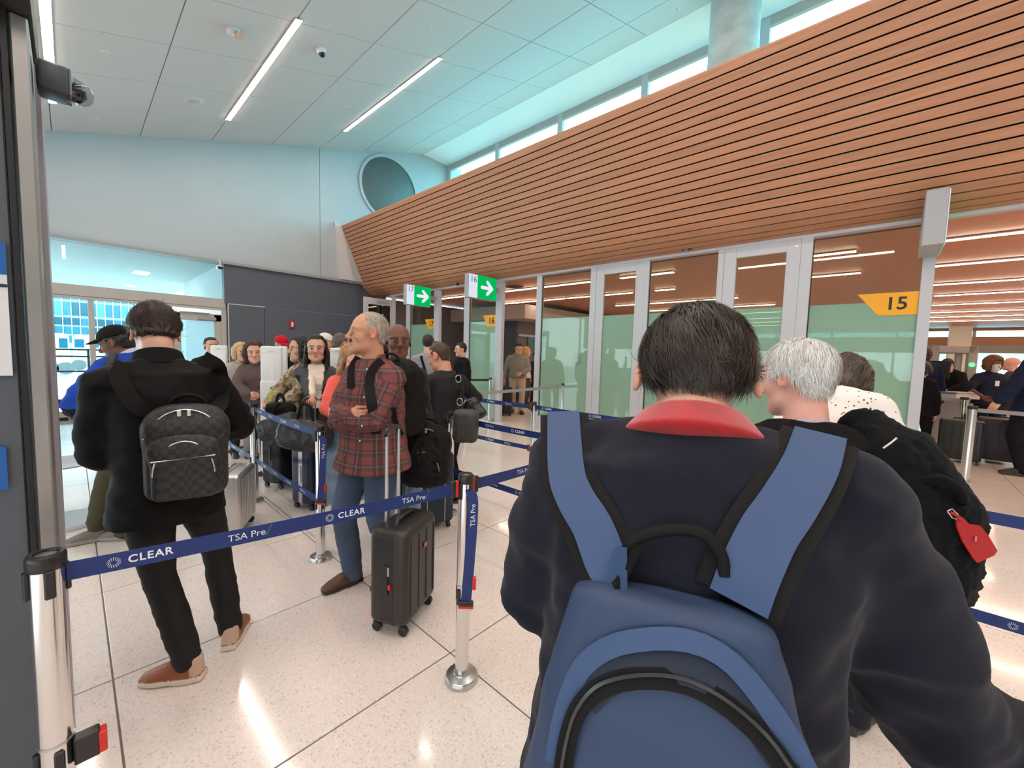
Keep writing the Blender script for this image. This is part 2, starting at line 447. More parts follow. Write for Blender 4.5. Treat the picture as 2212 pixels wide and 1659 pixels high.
for c, s in (((0.07, 0, 1.12), (0.14, 0.05, 2.2)), ((0.83, 0, 1.12), (0.14, 0.05, 2.2)), ((0.45, 0, 2.15), (0.9, 0.05, 0.17)), ((0.45, 0, 0.14), (0.9, 0.05, 0.24))):
    box('door_rail', c, s, M_alu2, dr, 0.004)
box('door_pane', (0.45, 0, 1.16), (0.64, 0.01, 1.82), M_exit_glass, dr)
box('door_closer', (0.62, -0.06, 2.12), (0.34, 0.07, 0.07), mat('closer_grey', srgb(150, 148, 145), 0.4), dr, 0.008)
box('closer_arm', (0.40, -0.05, 2.24), (0.55, 0.03, 0.02), mat('closer_grey'), dr)
box('push_bar', (0.45, -0.05, 1.02), (0.62, 0.05, 0.05), mat('closer_grey'), dr, 0.01)
# vestibule beyond the screen
vs = empty('wall_vestibule', kind='structure')
M_vest = mat('vestibule_white', (0.50, 0.53, 0.53), 0.7)
box('vestibule_ceiling', (-1.0, 17.0, 3.50), (7.6, 10.6, 0.08), M_vest, vs)
box('vestibule_side', (2.60, 14.2, 1.72), (0.14, 5.0, 3.5), M_vest, vs)
box('vestibule_floor', (-1.0, 16.0, -0.03), (8.0, 8.6, 0.05), M_floor, vs)
for k, (x, y) in enumerate(((1.40, 15.4), (1.44, 19.1))):
    o = empty('ceiling_light', (x, y, 3.455), label=('small square recessed light in vestibule ceiling, the larger nearer one', 'small square recessed light in vestibule ceiling, the farther one')[k], cat='light', group='vestibule lights')
    box('diffuser', (0, 0, 0), (0.30, (0.62, 0.3)[k], 0.012), M_light, o)
    box('rim', (0, 0, 0.006), (0.34, (0.66, 0.34)[k], 0.01), M_white, o)

# ---- left window wall (outside the frame, lights the hall) and rear wall
ww = empty('window_2', kind='structure')
box('sill_wall', (-5.3, 2.0, 0.5), (0.2, 19.2, 1.0), M_white, ww)
box('head_wall', (-5.3, 2.0, 2.95), (0.2, 19.2, 2.1), M_white, ww)
for k in range(14):
    box('mullion', (-5.3, -7.6+1.5*k, 1.85), (0.10, 0.07, 3.2), M_alu, ww)
box('mullion', (-5.3, 2.0, 2.5), (0.09, 19.2, 0.07), M_alu, ww)
wr = empty('wall_rear', kind='structure')
prism('rear_board', [(-5.4, 0), (27, 0), (27, 3.2), (9.3, 3.2), (9.3, ZC+0.1), (8.0, cz(8.0)+0.1), (-5.4, cz(-5.4)+0.1)], 'y', -8.0, -7.8, M_white, wr)

# ---- wood slat fascia over the glazing
wf = empty('wall_right', kind='structure')
P0 = np.array([5.257, 4.933]); P1 = np.array([5.876, 3.476]); dd0 = (P1-P0)/np.linalg.norm(P1-P0)
LP = np.linalg.norm(P1-P0); RA = 0.60; PITCH = 0.1052
nrm0 = np.array([dd0[1], -dd0[0]])      # outward (towards the hall): -x,-z side
if nrm0[0] > 0: nrm0 = -nrm0
cen = P1-nrm0*RA*1.0
cen = P1+np.array([-nrm0[0], -nrm0[1]])*RA
a0 = math.atan2(*(P1-cen)[::-1])
def prof(s):
    if s <= LP: return P0+dd0*s, dd0
    th = (s-LP)/RA; a = a0+th
    p = cen+RA*np.array([math.cos(a), math.sin(a)]); t = np.array([-math.sin(a), math.cos(a)])
    return p, t
YS0, YS1 = -6.0, YE-0.01
ns = 22
slat_me = None
for k in range(ns):
    s = (k+0.5)*PITCH
    p, t = prof(s)
    nr = np.array([t[1], -t[0]])
    if nr[0] > 0 and k < 16: nr = -nr
    if nr[1] > 0: nr = -nr
    if slat_me is None:
        b_ = bmesh.new(); add_box(b_, (0, 0, 0), (PITCH-0.015, YS1-YS0, 0.022), None, 0.002, 1)
        slat_me = bm_mesh(b_, 'slat'); slat_me.materials.append(M_slat)
    ang = math.atan2(t[1], t[0])
    link('slat', slat_me, wf, loc=(p[0], (YS0+YS1)/2, p[1]), rot=(0, -ang, 0))
bk = []
for k in range(30):
    p, t = prof(k/29*ns*PITCH); nr = np.array([-t[1], t[0]])
    bk.append(tuple(p+nr*0.055))
bkb = [(bk[-1][0]+0.25, bk[-1][1]+0.0), (7.2, 3.30), (7.2, 4.86), (bk[0][0]+0.05, 4.93)]
prism('slat_backing', bk+bkb, 'y', YS0, YS1+0.0, mat('slat_backing_black', (0.012, 0.010, 0.009), 0.8), wf)
box('roof_of_glazing', (8.1, 2.8, 4.83), (2.2, 17.6, 0.08), M_soff, wf)
box('top_cap', (5.36, (YS0+YS1)/2, 4.945), (0.17, YS1-YS0, 0.02), M_slat, wf)

# ---- clerestory above
cl = empty('window_3', kind='structure')
box('head_frame', (XC, 2.0, 7.77), (0.08, 19.2, 0.17), M_alu2, cl, 0.004)
for k in range(9):
    y = 11.50-2.345*k if k else 11.46
    box('mullion', (XC, y, 6.4), (0.09, 0.16, 2.9), M_alu, cl, 0.004)
ys = [11.46]+[11.50-2.345*k for k in range(1, 9)]
for k in range(8):
    box('glass_pane', (XC+0.02, (ys[k]+ys[k+1])/2, 6.3), (0.012, ys[k]-ys[k+1]-0.16, 2.78), M_clear, cl)
box('sill', (XC, 2.0, 4.9), (0.12, 19.2, 0.12), M_alu, cl)
# concrete column in front of the clerestory
M_conc = mat('raw_concrete', srgb(196, 198, 194), 0.75, var=0.16, vscale=3.5, bump=0.3, bscale=40)
lathe('concrete_column', [(0, 3.3), (0.40, 3.3), (0.40, 8.3), (0, 8.3)], M_conc, None, 48, loc=(8.10, 2.40, 0))
tag(bpy.data.objects['concrete_column'], 'round raw concrete column rising behind the slatted wood fascia', 'column')

# ---- glazed partition: frames, panes, doors
gp = empty('wall_glazing', kind='structure')
M_gclear = glassmat('door_glass_clear', (0.84, 0.84, 0.76), refl_ior=1.42)
M_frost = glassmat('door_glass_frosted', (0.70, 0.86, 0.80), refl_ior=1.45, alpha=0.80, frost_col=srgb(176, 212, 194))
FZ = 2.22                                     # top of the frosted film
def post(y, w, z1=ZH, d=0.09, nm='post', pm=None):
    return box(nm, (XG, y, z1/2), (d, w, z1), pm or M_alu, gp, 0.004)
def fixed_pane(ya, yb, z0=0.28, z1=ZH-0.05, film=True):
    ym, w = (ya+yb)/2, abs(yb-ya)
    box('frosted_pane' if film else 'pane', (XG, ym, (z0+FZ)/2), (0.014, w, FZ-z0), M_frost if film else M_gclear, gp)
    box('clear_pane', (XG, ym, (FZ+z1)/2), (0.014, w, z1-FZ), M_gclear, gp)
    box('pane_gasket', (XG-0.012, ym, z1-0.008), (0.01, w, 0.016), M_black, gp)
    box('pane_gasket', (XG-0.012, max(ya, yb)-0.006, (z0+z1)/2), (0.01, 0.010, z1-z0), M_black, gp)
    box('bottom_rail', (XG, ym, z0/2), (0.08, w, z0), M_alu, gp, 0.004)
box('head_frame', (XG, (-6+10.75)/2, ZH+0.03), (0.10, 16.75, 0.11), M_alu, gp, 0.004)
G = lambda px, py=690: float(onx(px, py, XG)[1])
# posts (pixel columns where each stands in the photograph)
for a, b in ((1720, 1745), (1545, 1558), (1390, 1400), (1275, 1287), (1160, 1171), (1073, 1087), (1005, 1016), (940, 951), (880, 888)):
    ya, yb = G(a), G(b)
    post((ya+yb)/2, abs(ya-yb))
post(-0.248, 0.10)
post(10.62, 0.09)
fixed_pane(G(1745), -0.198)                   # 15
fixed_pane(G(1400), G(1545))
fixed_pane(G(1171), G(1275))
fixed_pane(G(1016), G(1073), z0=0.10)         # 16
fixed_pane(G(888), G(940), z0=0.10)           # 17
def swing_door(n, px0, px1, parent_loc=None):
    ya, yb = G(px0), G(px1); w = abs(ya-yb)
    d = empty('door_%d' % n, (XG-0.01, (ya+yb)/2, 0), kind='structure')
    st = 0.155
    for c, s in (((0, w/2-st/2, 1.55), (0.055, st, 3.04)), ((0, -w/2+st/2, 1.55), (0.055, st, 3.04)), ((0, 0, 3.0), (0.055, w-2*st, 0.15)), ((0, 0, 0.16), (0.055, w-2*st, 0.30))):
        box('door_rail', c, s, M_alu, d, 0.004)
    z0, z1 = 0.31, 2.925
    box('frosted_pane', (0, 0, (z0+FZ)/2), (0.012, w-2*st, FZ-z0), M_frost, d)
    box('clear_pane', (0, 0, (FZ+z1)/2), (0.012, w-2*st, z1-FZ), M_gclear, d)
    box('lock', (-0.032, w/2-0.07, 1.05), (0.012, 0.03, 0.09), M_steel, d, 0.004)
    cyl('pivot_cap', (-0.034, -w/2+0.05, 2.98), (-0.024, -w/2+0.05, 2.98), 0.012, M_steel, d)
    return d
swing_door(2, 1558, 1720)
swing_door(3, 1287, 1390)
# open leaf at the far lane, turned square to the partition
d4 = empty('door_4', (5.93, 10.62, 0), kind='structure')
for c, s in (((-0.40, 0, 1.50), (0.13, 0.05, 2.9)), ((0.40, 0, 1.50), (0.13, 0.05, 2.9)), ((0, 0, 2.86), (0.68, 0.05, 0.18)), ((0, 0, 0.18), (0.68, 0.05, 0.26))):
    box('door_rail', c, s, M_alu, d4, 0.004)
box('dark_pane', (0, 0, 1.54), (0.68, 0.012, 2.46), glassmat('dark_door_glass', (0.16, 0.28, 0.26), refl_ior=1.7), d4)
box('door_closer', (0.08, -0.05, 2.86), (0.36, 0.06, 0.06), M_alu2, d4, 0.01)
box('pull_handle', (-0.38, -0.06, 1.9), (0.025, 0.03, 1.5), M_alu2, d4, 0.006)
# black motion sensor over a pane
sn = empty('door_sensor', tuple(onx(1484, 537, XG-0.10)), label='small black door sensor over the glass panes right of centre', cat='sensor')
box('housing', (0, 0, 0), (0.08, 0.15, 0.05), M_black, sn, 0.012, 2)
box('lens', (-0.02, 0.0, -0.035), (0.04, 0.06, 0.035), mat('sensor_grey', (0.2, 0.2, 0.21), 0.3), sn, 0.008, 2)
# paper notice seen through the frosted pane
box('notice', (XG+0.012, G(1248, 776), float(onx(1248, 776, XG)[2])), (0.004, 0.16, 0.19), mat('notice_grey', srgb(120, 125, 128), 0.7), None)
tag(bpy.data.objects['notice'], 'small grey square notice stuck on the frosted pane beside lane 16', 'notice')

# ---- lane number stickers on the panes
M_yel = mat('sticker_yellow', srgb(240, 168, 20), 0.5)
M_ink = mat('ink_black', (0.015, 0.015, 0.015), 0.6)
def sticker(num, y_right, zc, h, w):
    o = empty('lane_sticker', (XG-0.016, y_right, zc), label='yellow numbered sticker on the %s' % {'15': 'large frosted pane at right', '16': 'glass below the nearer arrow sign', '17': 'glass below the farther arrow sign'}[num], cat='sticker', group='lane number stickers')
    prism('sticker_face', [(0, -h/2), (w*0.62, -h/2), (w, h/2), (0, h/2)], 'x', 0, 0.003, M_yel, o)
    t = link('numeral', text_mesh(num, h*0.78, 0.001, h*0.012, 'CENTER'), o, M_ink, loc=(-0.003, w*0.34, -0.01*h))
    t.rotation_euler = (math.pi/2, 0, -math.pi/2)
    return o
z15 = float(onx(1945, 656, XG)[2])
sticker('15', -0.195, z15, 0.255, 0.52)
sticker('16', G(1073)+0.004, float(onx(1062, 693, XG)[2]), 0.255, 0.42)
sticker('17', G(940)+0.004, float(onx(932, 700, XG)[2]), 0.255, 0.42)

# ---- projecting lane signs (lit, green arrow)
M_sgreen = emat('sign_green', srgb(0, 190, 90), 0.95)
M_swhite = emat('sign_white', (0.78, 0.80, 0.95), 0.95)
M_sgrey = mat('sign_case_grey', srgb(158, 160, 163), 0.45)
def lane_sign(num, Y, xl, xr, z0, z1, lit=True, dep=0.15):
    w, h = xr-xl, z1-z0
    o = empty('lane_sign', ((xl+xr)/2, Y, (z0+z1)/2), label='lit sign with white arrow on green, the %s of the two' % ('farther and smaller-looking' if num == '17' else 'nearer and larger-looking'), cat='sign', group='projecting lane signs')
    box('case', (0, dep/2+0.004, 0), (w, dep, h), M_sgrey, o, 0.006)
    ww_ = 0.30*w
    box('white_face', (-w/2+ww_/2+0.008, 0.0, 0), (ww_-0.008, 0.012, h-0.02), M_swhite, o)
    box('green_face', (ww_/2, 0.0, 0), (w-ww_-0.016, 0.012, h-0.02), M_sgreen, o)
    t = link('numeral', text_mesh(num, h*0.36, 0.001, 0.0, 'CENTER'), o, mat('numeral_grey', (0.10, 0.10, 0.12), 0.6), loc=(-w/2+ww_/2+0.01, -0.009, h*0.27))
    t.rotation_euler = (math.pi/2, 0, 0)
    box('bracket', (w/2+0.09, dep/2, 0), (0.20, 0.05, 0.10), M_sgrey, o)
    # arrow
    a = h*0.30; th = h*0.075
    bm = bmesh.new()
    cx_ = ww_/2
    def bar(p, q):
        p = Vector(p); q = Vector(q); d = (q-p); L_ = d.length; d.normalize(); n = Vector((-d.y, d.x))
        for k in range(8):
            pass
        pts = []
        for k in range(7): an = math.pi/2+math.pi*k/6; pts.append(p+th*(d*math.cos(an)+n*math.sin(an)))
        for k in range(7): an = -math.pi/2+math.pi*k/6; pts.append(q+th*(d*math.cos(an)+n*math.sin(an)))
        return pts
    for p, q, yy in (((-a, 0), (a*0.8, 0), -0.0080), ((a*0.05, a*0.85), (a, 0), -0.0084), ((a*0.05, -a*0.85), (a, 0), -0.0088)):
        vsx = [bm.verts.new((cx_+v.x, yy, v.y)) for v in bar(p, q)]
        bm.faces.new(vsx)
    link('arrow', bm_mesh(bm), o, emat('arrow_white', (0.9, 0.9, 1.0), 0.95))
    return o
lane_sign('17', 8.50, 5.44, 6.15, 2.61, 3.09, True, 0.12)
lane_sign('16', 6.28, 5.45, 6.23, 2.62, 3.10, True, 0.12)
sg = empty('lane_sign', (6.03, -0.235, 2.94), label='grey lane sign box seen from its blank end above lane 15', cat='sign', group='projecting lane signs')
box('case', (0, 0, 0), (0.64, 0.16, 0.53), M_sgrey, sg, 0.006)
box('green_face', (0.08, -0.083, 0), (0.44, 0.008, 0.50), M_sgreen, sg)
box('white_face', (-0.225, -0.083, 0), (0.17, 0.008, 0.50), M_swhite, sg)
box('hanger', (0.1, 0, 0.32), (0.10, 0.06, 0.14), M_sgrey, sg)
# small camera over lane 17
cm = empty('spot_camera', tuple(onx(990, 613, XG-0.12)), label='small black camera on the header between lane signs 16 and 17', cat='camera')
cyl('camera_body', (0.02, 0.05, 0.03), (-0.06, -0.05, -0.03), 0.032, M_black, cm)
cyl('mount', (0.0, 0.02, 0.0), (0.09, 0.06, 0.05), 0.012, M_black, cm)

# ---- ceiling strip lights
def strip(x, ya, yb, label, half=0.046):
    z = cz(x)-0.016
    o = empty('strip_light', (x, (ya+yb)/2, z), label=label, cat='light', group='linear ceiling lights'); o.rotation_euler = (0, -sl, 0)
    box('diffuser', (0, 0, -0.003), (2*half, abs(yb-ya), 0.003), M_light, o)
    box('trim', (0, 0, 0.003), (2*half+0.010, abs(yb-ya)+0.02, 0.008), M_white, o)
strip(2.335, 6.41, 10.22, 'long recessed strip light in white ceiling, middle of the three in view')
strip(4.77, 6.41, 10.22, 'long recessed strip light in white ceiling, nearest the clerestory')
strip(-0.065, 6.41, 10.22, 'long recessed strip light in white ceiling above the grey totem')
for k, x in enumerate((-2.5, -0.065, 2.335, 4.77)):  # rows out of view, added to brighten the hall
    nm = ('over the left windows', 'above the totem row', 'second from the slats', 'closest to the slats')[k]
    strip(x, -5.0, -1.2, 'added unseen ceiling strip light behind the viewer, ' + nm)
    strip(x, 0.1, 3.9, 'added unseen ceiling strip light overhead, ' + nm)
# ---- ceiling fittings
def ceilpt(px, py):
    v = ray(px, py); return CO+v*(CA-CAMH)/(v[2]-CB*v[0])
M_fit = mat('fitting_white', (0.72, 0.72, 0.72), 0.4)
def dome(px, py, label, r=0.075, cat='camera'):
    p = ceilpt(px, py)
    o = empty('dome_camera', tuple(p), label=label, cat=cat); o.rotation_euler = (0, -sl, 0)
    lathe('base', [(0, 0.01), (r, 0.01), (r, -0.03), (r*0.85, -0.055), (0, -0.055)], M_fit, o, 24)
    lathe('lens_dome', [(r*0.72, -0.05), (r*0.62, -0.085), (r*0.3, -0.105), (0, -0.11)], M_blackgl, o, 20)
dome(693, 107, 'white ceiling dome camera with dark lens right of the middle strip light', 0.075)
p = ceilpt(503, 66)
o = empty('swivel_camera', tuple(p), label='white swivel camera on the ceiling left of the middle strip light', cat='camera'); o.rotation_euler = (0, -sl, 0)
lathe('base', [(0, 0.01), (0.085, 0.01), (0.085, -0.025), (0.05, -0.05), (0, -0.05)], M_fit, o, 24)
cyl('camera_head', (0.03, -0.03, -0.06), (0.03, -0.10, -0.10), 0.045, M_chrome, o)
cyl('neck', (0, 0, -0.03), (0.03, -0.05, -0.08), 0.03, M_fit, o)
p = ceilpt(418, 218)
o = empty('ceiling_speaker', tuple(p), label='flat round white speaker in the ceiling', cat='speaker'); o.rotation_euler = (0, -sl, 0)
lathe('speaker_plate', [(0, -0.006), (0.15, -0.006), (0.165, 0.004)], mat('speaker_white', (0.66, 0.66, 0.655), 0.7), o, 32)
lathe('speaker_grille', [(0, -0.010), (0.10, -0.010), (0.105, -0.006)], mat('speaker_grey', (0.52, 0.52, 0.52), 0.7), o, 32)
SPR = {(928, 64): 'above the right strip light', (767, 203): 'between the two right strip lights', (1210, 157): 'near the clerestory edge, third from the end wall', (1040, 250): 'near the clerestory edge, second from the end wall', (1462, 20): 'nearest the concrete column', (227, 112): 'over the security camera on the totem', (207, 257): 'nearest the end wall at left', (664, 295): 'nearest the joint of the white end wall', (918, 321): 'near the clerestory edge, closest to the end wall'}
for (px, py), w in SPR.items():
    p = ceilpt(px, py)
    o = empty('sprinkler_head', tuple(p), label='small white ceiling sprinkler ' + w, cat='sprinkler', group='ceiling sprinklers'); o.rotation_euler = (0, -sl, 0)
    lathe('escutcheon', [(0, -0.004), (0.045, -0.004), (0.055, 0.002)], M_fit, o, 16)
    lathe('cap', [(0, -0.018), (0.026, -0.016), (0.03, -0.004)], M_ceil, o, 16)
# camera hanging below the white wall
p = ony(474, 578, YE-0.15)
o = empty('hanging_camera', tuple(p), label='small white and black camera hanging under the white end wall', cat='camera')
box('camera_body', (0, 0, 0), (0.11, 0.16, 0.09), M_fit, o, 0.02, 2)
box('camera_front', (0, -0.085, -0.015), (0.10, 0.02, 0.06), M_blackgl, o, 0.01, 2)
tube('arm', spline([(0, 0.0, 0.04), (0.02, 0.01, 0.10), (0.0, 0.02, 0.17)], 8), 0.012, M_fit, o)
# fire alarm on the charcoal wall
p = ony(630, 700, YE-0.01)
o = empty('fire_alarm', tuple(p), label='red and white fire alarm pull station on the charcoal wall', cat='alarm')
box('alarm_body', (0, 0, 0), (0.12, 0.04, 0.22), mat('alarm_red', srgb(150, 38, 60), 0.4), o, 0.006)
box('alarm_handle', (0.01, -0.025, -0.01), (0.05, 0.02, 0.12), M_fit, o, 0.004)
# ================================================================ OUTSIDE, seen through the entrance screen
M_fglass = [mat('facade_glass_teal', srgb(30, 96, 116), 0.15, spec=0.6), mat('facade_glass_blue', srgb(52, 130, 148), 0.15, spec=0.6), mat('facade_glass_pale', srgb(92, 160, 168), 0.2)]
M_fw = mat('facade_white', (0.60, 0.64, 0.64), 0.5)
FY = 42.0
xa = float(ony(90, 700, FY)[0]); xb = float(ony(300, 700, FY)[0])
stp = (float(ony(120, 700, FY)[0])-float(ony(100, 700, FY)[0]))
ztop = float(ony(150, 610, FY)[2]); zbot = float(ony(150, 745, FY)[2])
bd = empty('office_building', ((xa+xb)/2, FY, 0), label='glass office building with a white grid facade outside the entrance', cat='building')
ncol = 15; rows = []
box('facade_wall', (stp*2, 0.9, (ztop+zbot)/2+2.0), (stp*ncol+8, 1.2, ztop-zbot+6), M_fw, bd)
z = zbot+0.1
hts = [0.62, 0.62, 0.62, 1.15]
_pm = {}
k = 0
while z < ztop+0.6:
    h = hts[k % 4]
    for c in range(ncol):
        x = (c-5)*stp
        mi = int(rng.integers(0, 3)) if h > 1 else (0 if rng.random() < 0.55 else 1)
        key = (h, mi)
        if key not in _pm:
            b_ = bmesh.new(); add_box(b_, (0, 0, 0), (stp*0.86, 0.06, h*0.80)); _pm[key] = bm_mesh(b_); _pm[key].materials.append(M_fglass[mi])
        link('pane', _pm[key], bd, loc=(x, 0.26, z+h/2))
    z += h; k += 1
for c in range(ncol+1):
    box('fin', ((c-5.5)*stp, 0.12, (ztop+zbot)/2+0.5), (stp*0.10, 0.3, ztop-zbot+2.2), M_fw, bd)
# forecourt and a pale shuttle van in front of it
gd = box('ground_forecourt', (6, 40, -0.2), (90, 50, 0.1), mat('forecourt_pale', (0.45, 0.50, 0.52), 0.7), None); tag(gd, kind='structure')
def pc(px, py, Y): return ony(px, py, Y)
for i, (a, b, y0, y1, Y, lab) in enumerate(((100, 150, 752, 815, 30.0, 'white shuttle van parked outside, left of the blue jacket'), (160, 215, 748, 800, 34.0, 'pale delivery truck parked outside behind the shuttle van'))):
    A = pc(a, y1, Y); B = pc(b, y0, Y)
    w = abs(B[0]-A[0]); h = max(1.8, B[2]-A[2])
    v = empty('van', ((A[0]+B[0])/2, Y, -0.15), label=lab, cat='van')
    bx = bmesh.new(); add_box(bx, (0, 0, 0.45+h*0.45), (w, 2.0, h*0.86), None, 0.18, 3)
    link('van_body', bm_mesh(bx), v, mat('van_white', (0.86, 0.9, 0.9), 0.3))
    for s in (-0.27, 0.27):
        box('van_window', (s*w, -1.0, 0.45+h*0.62), (w*0.36, 0.03, h*0.26), M_fglass[0], v, 0.01)
    for s in (-0.32, 0.32):
        cyl('wheel', (s*w, -1.02, 0.36), (s*w, -0.8, 0.36), 0.30, mat('tyre_grey', (0.12, 0.14, 0.14), 0.7), v)
# dark guard rail just outside
rl = empty('guard_rail', (0, 17.5, -0.15), label='thin dark guard rail outside the entrance glass', cat='railing')
for x in (-2.5, -0.6, 0.35, 2.2):
    cyl('rail_post', (x, 0, 0), (x, 0, 1.45), 0.03, M_black, rl)
for z in (0.78, 1.22, 1.42):
    cyl('rail_bar', (-3, 0, z), (2.6, 0, z), 0.025, M_black, rl)
# ================================================================ SECURITY HALL behind the glazing
si = empty('wall_security', kind='structure')
box('security_ceiling', (16.9, 2.0, 3.22), (20.6, 20.0, 0.12), M_wood_in, si)
box('far_wall_band', (26.2, 2.0, 2.62), (0.3, 20.0, 0.36), mat('peach_wood_band', srgb(214, 150, 116), 0.5), si)
box('far_window_head', (26.2, 2.0, 3.10), (0.3, 20.0, 0.10), M_wood_in, si)
for k in range(9):
    box('far_window_mullion', (26.15, -7.4+2.4*k, 2.93), (0.12, 0.10, 0.28), M_alu, si)
box('far_window_pane', (26.2, 2.0, 2.93), (0.02, 20.0, 0.26), M_clear, si)
box('far_wall_lower', (26.2, 2.0, 0.60), (0.3, 20.0, 1.2), M_alu2, si)
for k in range(9):
    box('far_wall_post', (26.1, -7.0+2.4*k, 1.6), (0.3, 0.35, 1.7), mat('peach_wood_band'), si)
box('far_lower_pane', (26.25, 2.0, 1.8), (0.02, 20.0, 1.3), glassmat('dim_glass', (0.42, 0.52, 0.50)), si)
box('far_blind', (26.0, 2.0, 2.28), (0.05, 20.0, 0.34), M_alu2, si)
box('far_column', (24.6, float(onx(2073, 730, 24.6)[1]), 1.6), (0.5, 0.62, 3.2), mat('column_cream', (0.85, 0.83, 0.74), 0.6), si)
# charcoal rooms at the left of the hall
cnr = at(1119, 690, 13.3)
box('room_block', (cnr[0]+4.0, cnr[1]+1.5, 1.30), (8.0, 3.0, 2.6), M_dark2, si)
box('room_end', (cnr[0]-0.02, cnr[1]+1.55, 1.30), (0.06, 3.1, 2.6), M_dark, si)
box('room_soffit', (cnr[0]+3.8, cnr[1]+1.2, 2.80), (9.0, 4.2, 0.42), mat('soffit_taupe', srgb(178, 160, 148), 0.6), si)
box('room_window', (cnr[0]+1.6, cnr[1]-0.02, 1.62), (2.2, 0.05, 0.95), mat('room_glass_dark', (0.10, 0.13, 0.13), 0.15), si)
box('room_window_rail', (cnr[0]+2.0, cnr[1]-0.05, 2.13), (4.0, 0.06, 0.07), M_alu, si)
box('lane_side_wall', (9.0, 11.7, 1.55), (5.2, 0.2, 3.1), M_dark2, si)
box('security_side_wall', (18.5, 11.9, 1.6), (14.0, 0.2, 3.2), M_dark2, si)
box('security_rear_wall', (16.9, -8.0, 1.6), (20.6, 0.2, 3.2), M_white, si)
# linear ceiling lamps
NAMEROW = ['nearest', 'second', 'third', 'fourth', 'fifth', 'sixth', 'seventh', 'farthest']
segs = {0: [(10.25, 8.9), (7.5, 4.92), (4.19, 3.1), (1.04, 0.46), (-0.41, -7.5)], 1: [(9.3, 6.95), (6.85, 4.86), (4.26, 3.8), (1.28, 0.48), (-0.45, -7.5)], 2: [(10.0, 9.4), (6.5, 3.0), (-0.53, -7.5)]}
for r, X in enumerate((7.78, 9.66, 11.85, 13.7, 15.77, 17.9, 19.65, 21.5)):
    for q, (ya, yb) in enumerate(segs.get(r, [(6.5, 2.5), (-0.45-0.075*r, -7.5)])):
        last = yb < -1
        where = 'right of the lane 15 post' if last else '%s from the left behind glass' % ['first', 'second', 'third', 'fourth', 'fifth'][q]
        o = empty('linear_lamp', (X, (ya+yb)/2, 3.13), label='linear lamp in the wood ceiling, %s row, %s' % (NAMEROW[r], where), cat='lamp', group='linear lamps of the security hall')
        box('lamp_tube', (0, 0, 0), (0.08, abs(ya-yb), 0.008), M_light_in, o)
        box('lamp_rail', (0, 0, 0.014), (0.09, abs(ya-yb), 0.018), M_alu, o)
for k, (px, py) in enumerate(((1113, 620), (1103, 663))):
    p = gz(px, py, 3.155)
    o = empty('ceiling_vent', tuple(p), label=('round dark vent in the wood ceiling above lane 16, the nearer one', 'round dark vent in the wood ceiling above lane 16, the farther one')[k], cat='vent')
    lathe('vent_plate', [(0, 0.0), (0.22, 0.0), (0.24, 0.005)], mat('vent_brown', (0.10, 0.06, 0.045), 0.6), o, 24)
    lathe('vent_ring', [(0.12, -0.01), (0.18, -0.01), (0.18, 0.0)], mat('vent_brown'), o, 24)
# ================================================================ QUEUE BARRIERS
M_belt = mat('navy_belt', srgb(20, 46, 110), 0.55, bump=0.2, bscale=500)
M_beltgrey = mat('grey_belt', srgb(150, 150, 150), 0.6)
M_ltr = mat('belt_lettering_white', (0.80, 0.82, 0.85), 0.6)
M_ltr2 = mat('belt_lettering_green', srgb(120, 160, 110), 0.6)
M_red = mat('clip_red', srgb(214, 40, 28), 0.4)
M_blkpl = mat('black_plastic', (0.018, 0.018, 0.02), 0.35)

_post_me = {}
def stanchion(x, y, label, dual=True, h=0.965, r=0.031, rb=0.075, group='queue barrier posts', slim=False, capmat=None, rot=0.0):
    o = empty('stanchion', (x, y, 0), rot, label=label, cat='barrier post', group=group)
    lathe('base', [(0, 0.0), (rb, 0.0), (rb, 0.018), (rb*0.93, 0.028), (r*1.25, 0.034), (r*1.2, 0.040), (0, 0.040)], M_steel, o, 40)
    lathe('post', [(0, 0.03), (r, 0.03), (r, h-0.03), (0, h-0.03)], M_chrome, o, 36)
    lathe('cap', [(r+0.001, h-0.040), (r+0.004, h-0.036), (r+0.004, h-0.006), (r, h), (r*0.70, h), (r*0.66, h-0.006), (0, h-0.006)], M_blkpl, o, 36)
    if not slim:
        lathe('cap_plate', [(0, h-0.004), (r*0.60, h-0.004), (r*0.62, h-0.006)], M_steel, o, 24)
        for k in range(4):
            a = math.pi/4*0+k*math.pi/2+0.15
            b = box('belt_slot', ((r+0.003)*math.cos(a), (r+0.003)*math.sin(a), 0.892), (0.010, 0.020, 0.072), M_blkpl, o, 0.003); b.rotation_euler = (0, 0, a)
        if dual:
            lathe('collar', [(r, 0.455), (r+0.0015, 0.455), (r+0.0015, 0.462), (r, 0.462)], M_steel, o, 36)
            for k in range(4):
                a = k*math.pi/2+0.15
                b = box('belt_slot', ((r+0.003)*math.cos(a), (r+0.003)*math.sin(a), 0.408), (0.010, 0.020, 0.072), M_blkpl, o, 0.003); b.rotation_euler = (0, 0, a)
    return o
def ring_logo():
    bm = bmesh.new()
    for q, (rad, n, s) in enumerate(((0.55, 12, 0.085), (0.78, 14, 0.10), (1.0, 16, 0.085))):
        for k in range(n):
            a = 2*math.pi*(k+0.5*q)/n
            bmesh.ops.create_circle(bm, cap_ends=True, segments=6, radius=s, matrix=Matrix.Translation((rad*math.cos(a), rad*math.sin(a), 0)))
    me = bpy.data.meshes.new('logo'); bm.to_mesh(me); bm.free(); me.materials.append(M_ltr); return me
LOGO = ring_logo()
_bm = bmesh.new()
for pl in ([(0, 0.15), (0.12, 0.2), (0.30, -0.35), (0.27, -0.5)], [(0.27, -0.5), (0.36, -0.42), (1.02, 0.98), (0.92, 0.95)]):
    _bm.faces.new([_bm.verts.new((a, b, 0)) for a, b in pl])
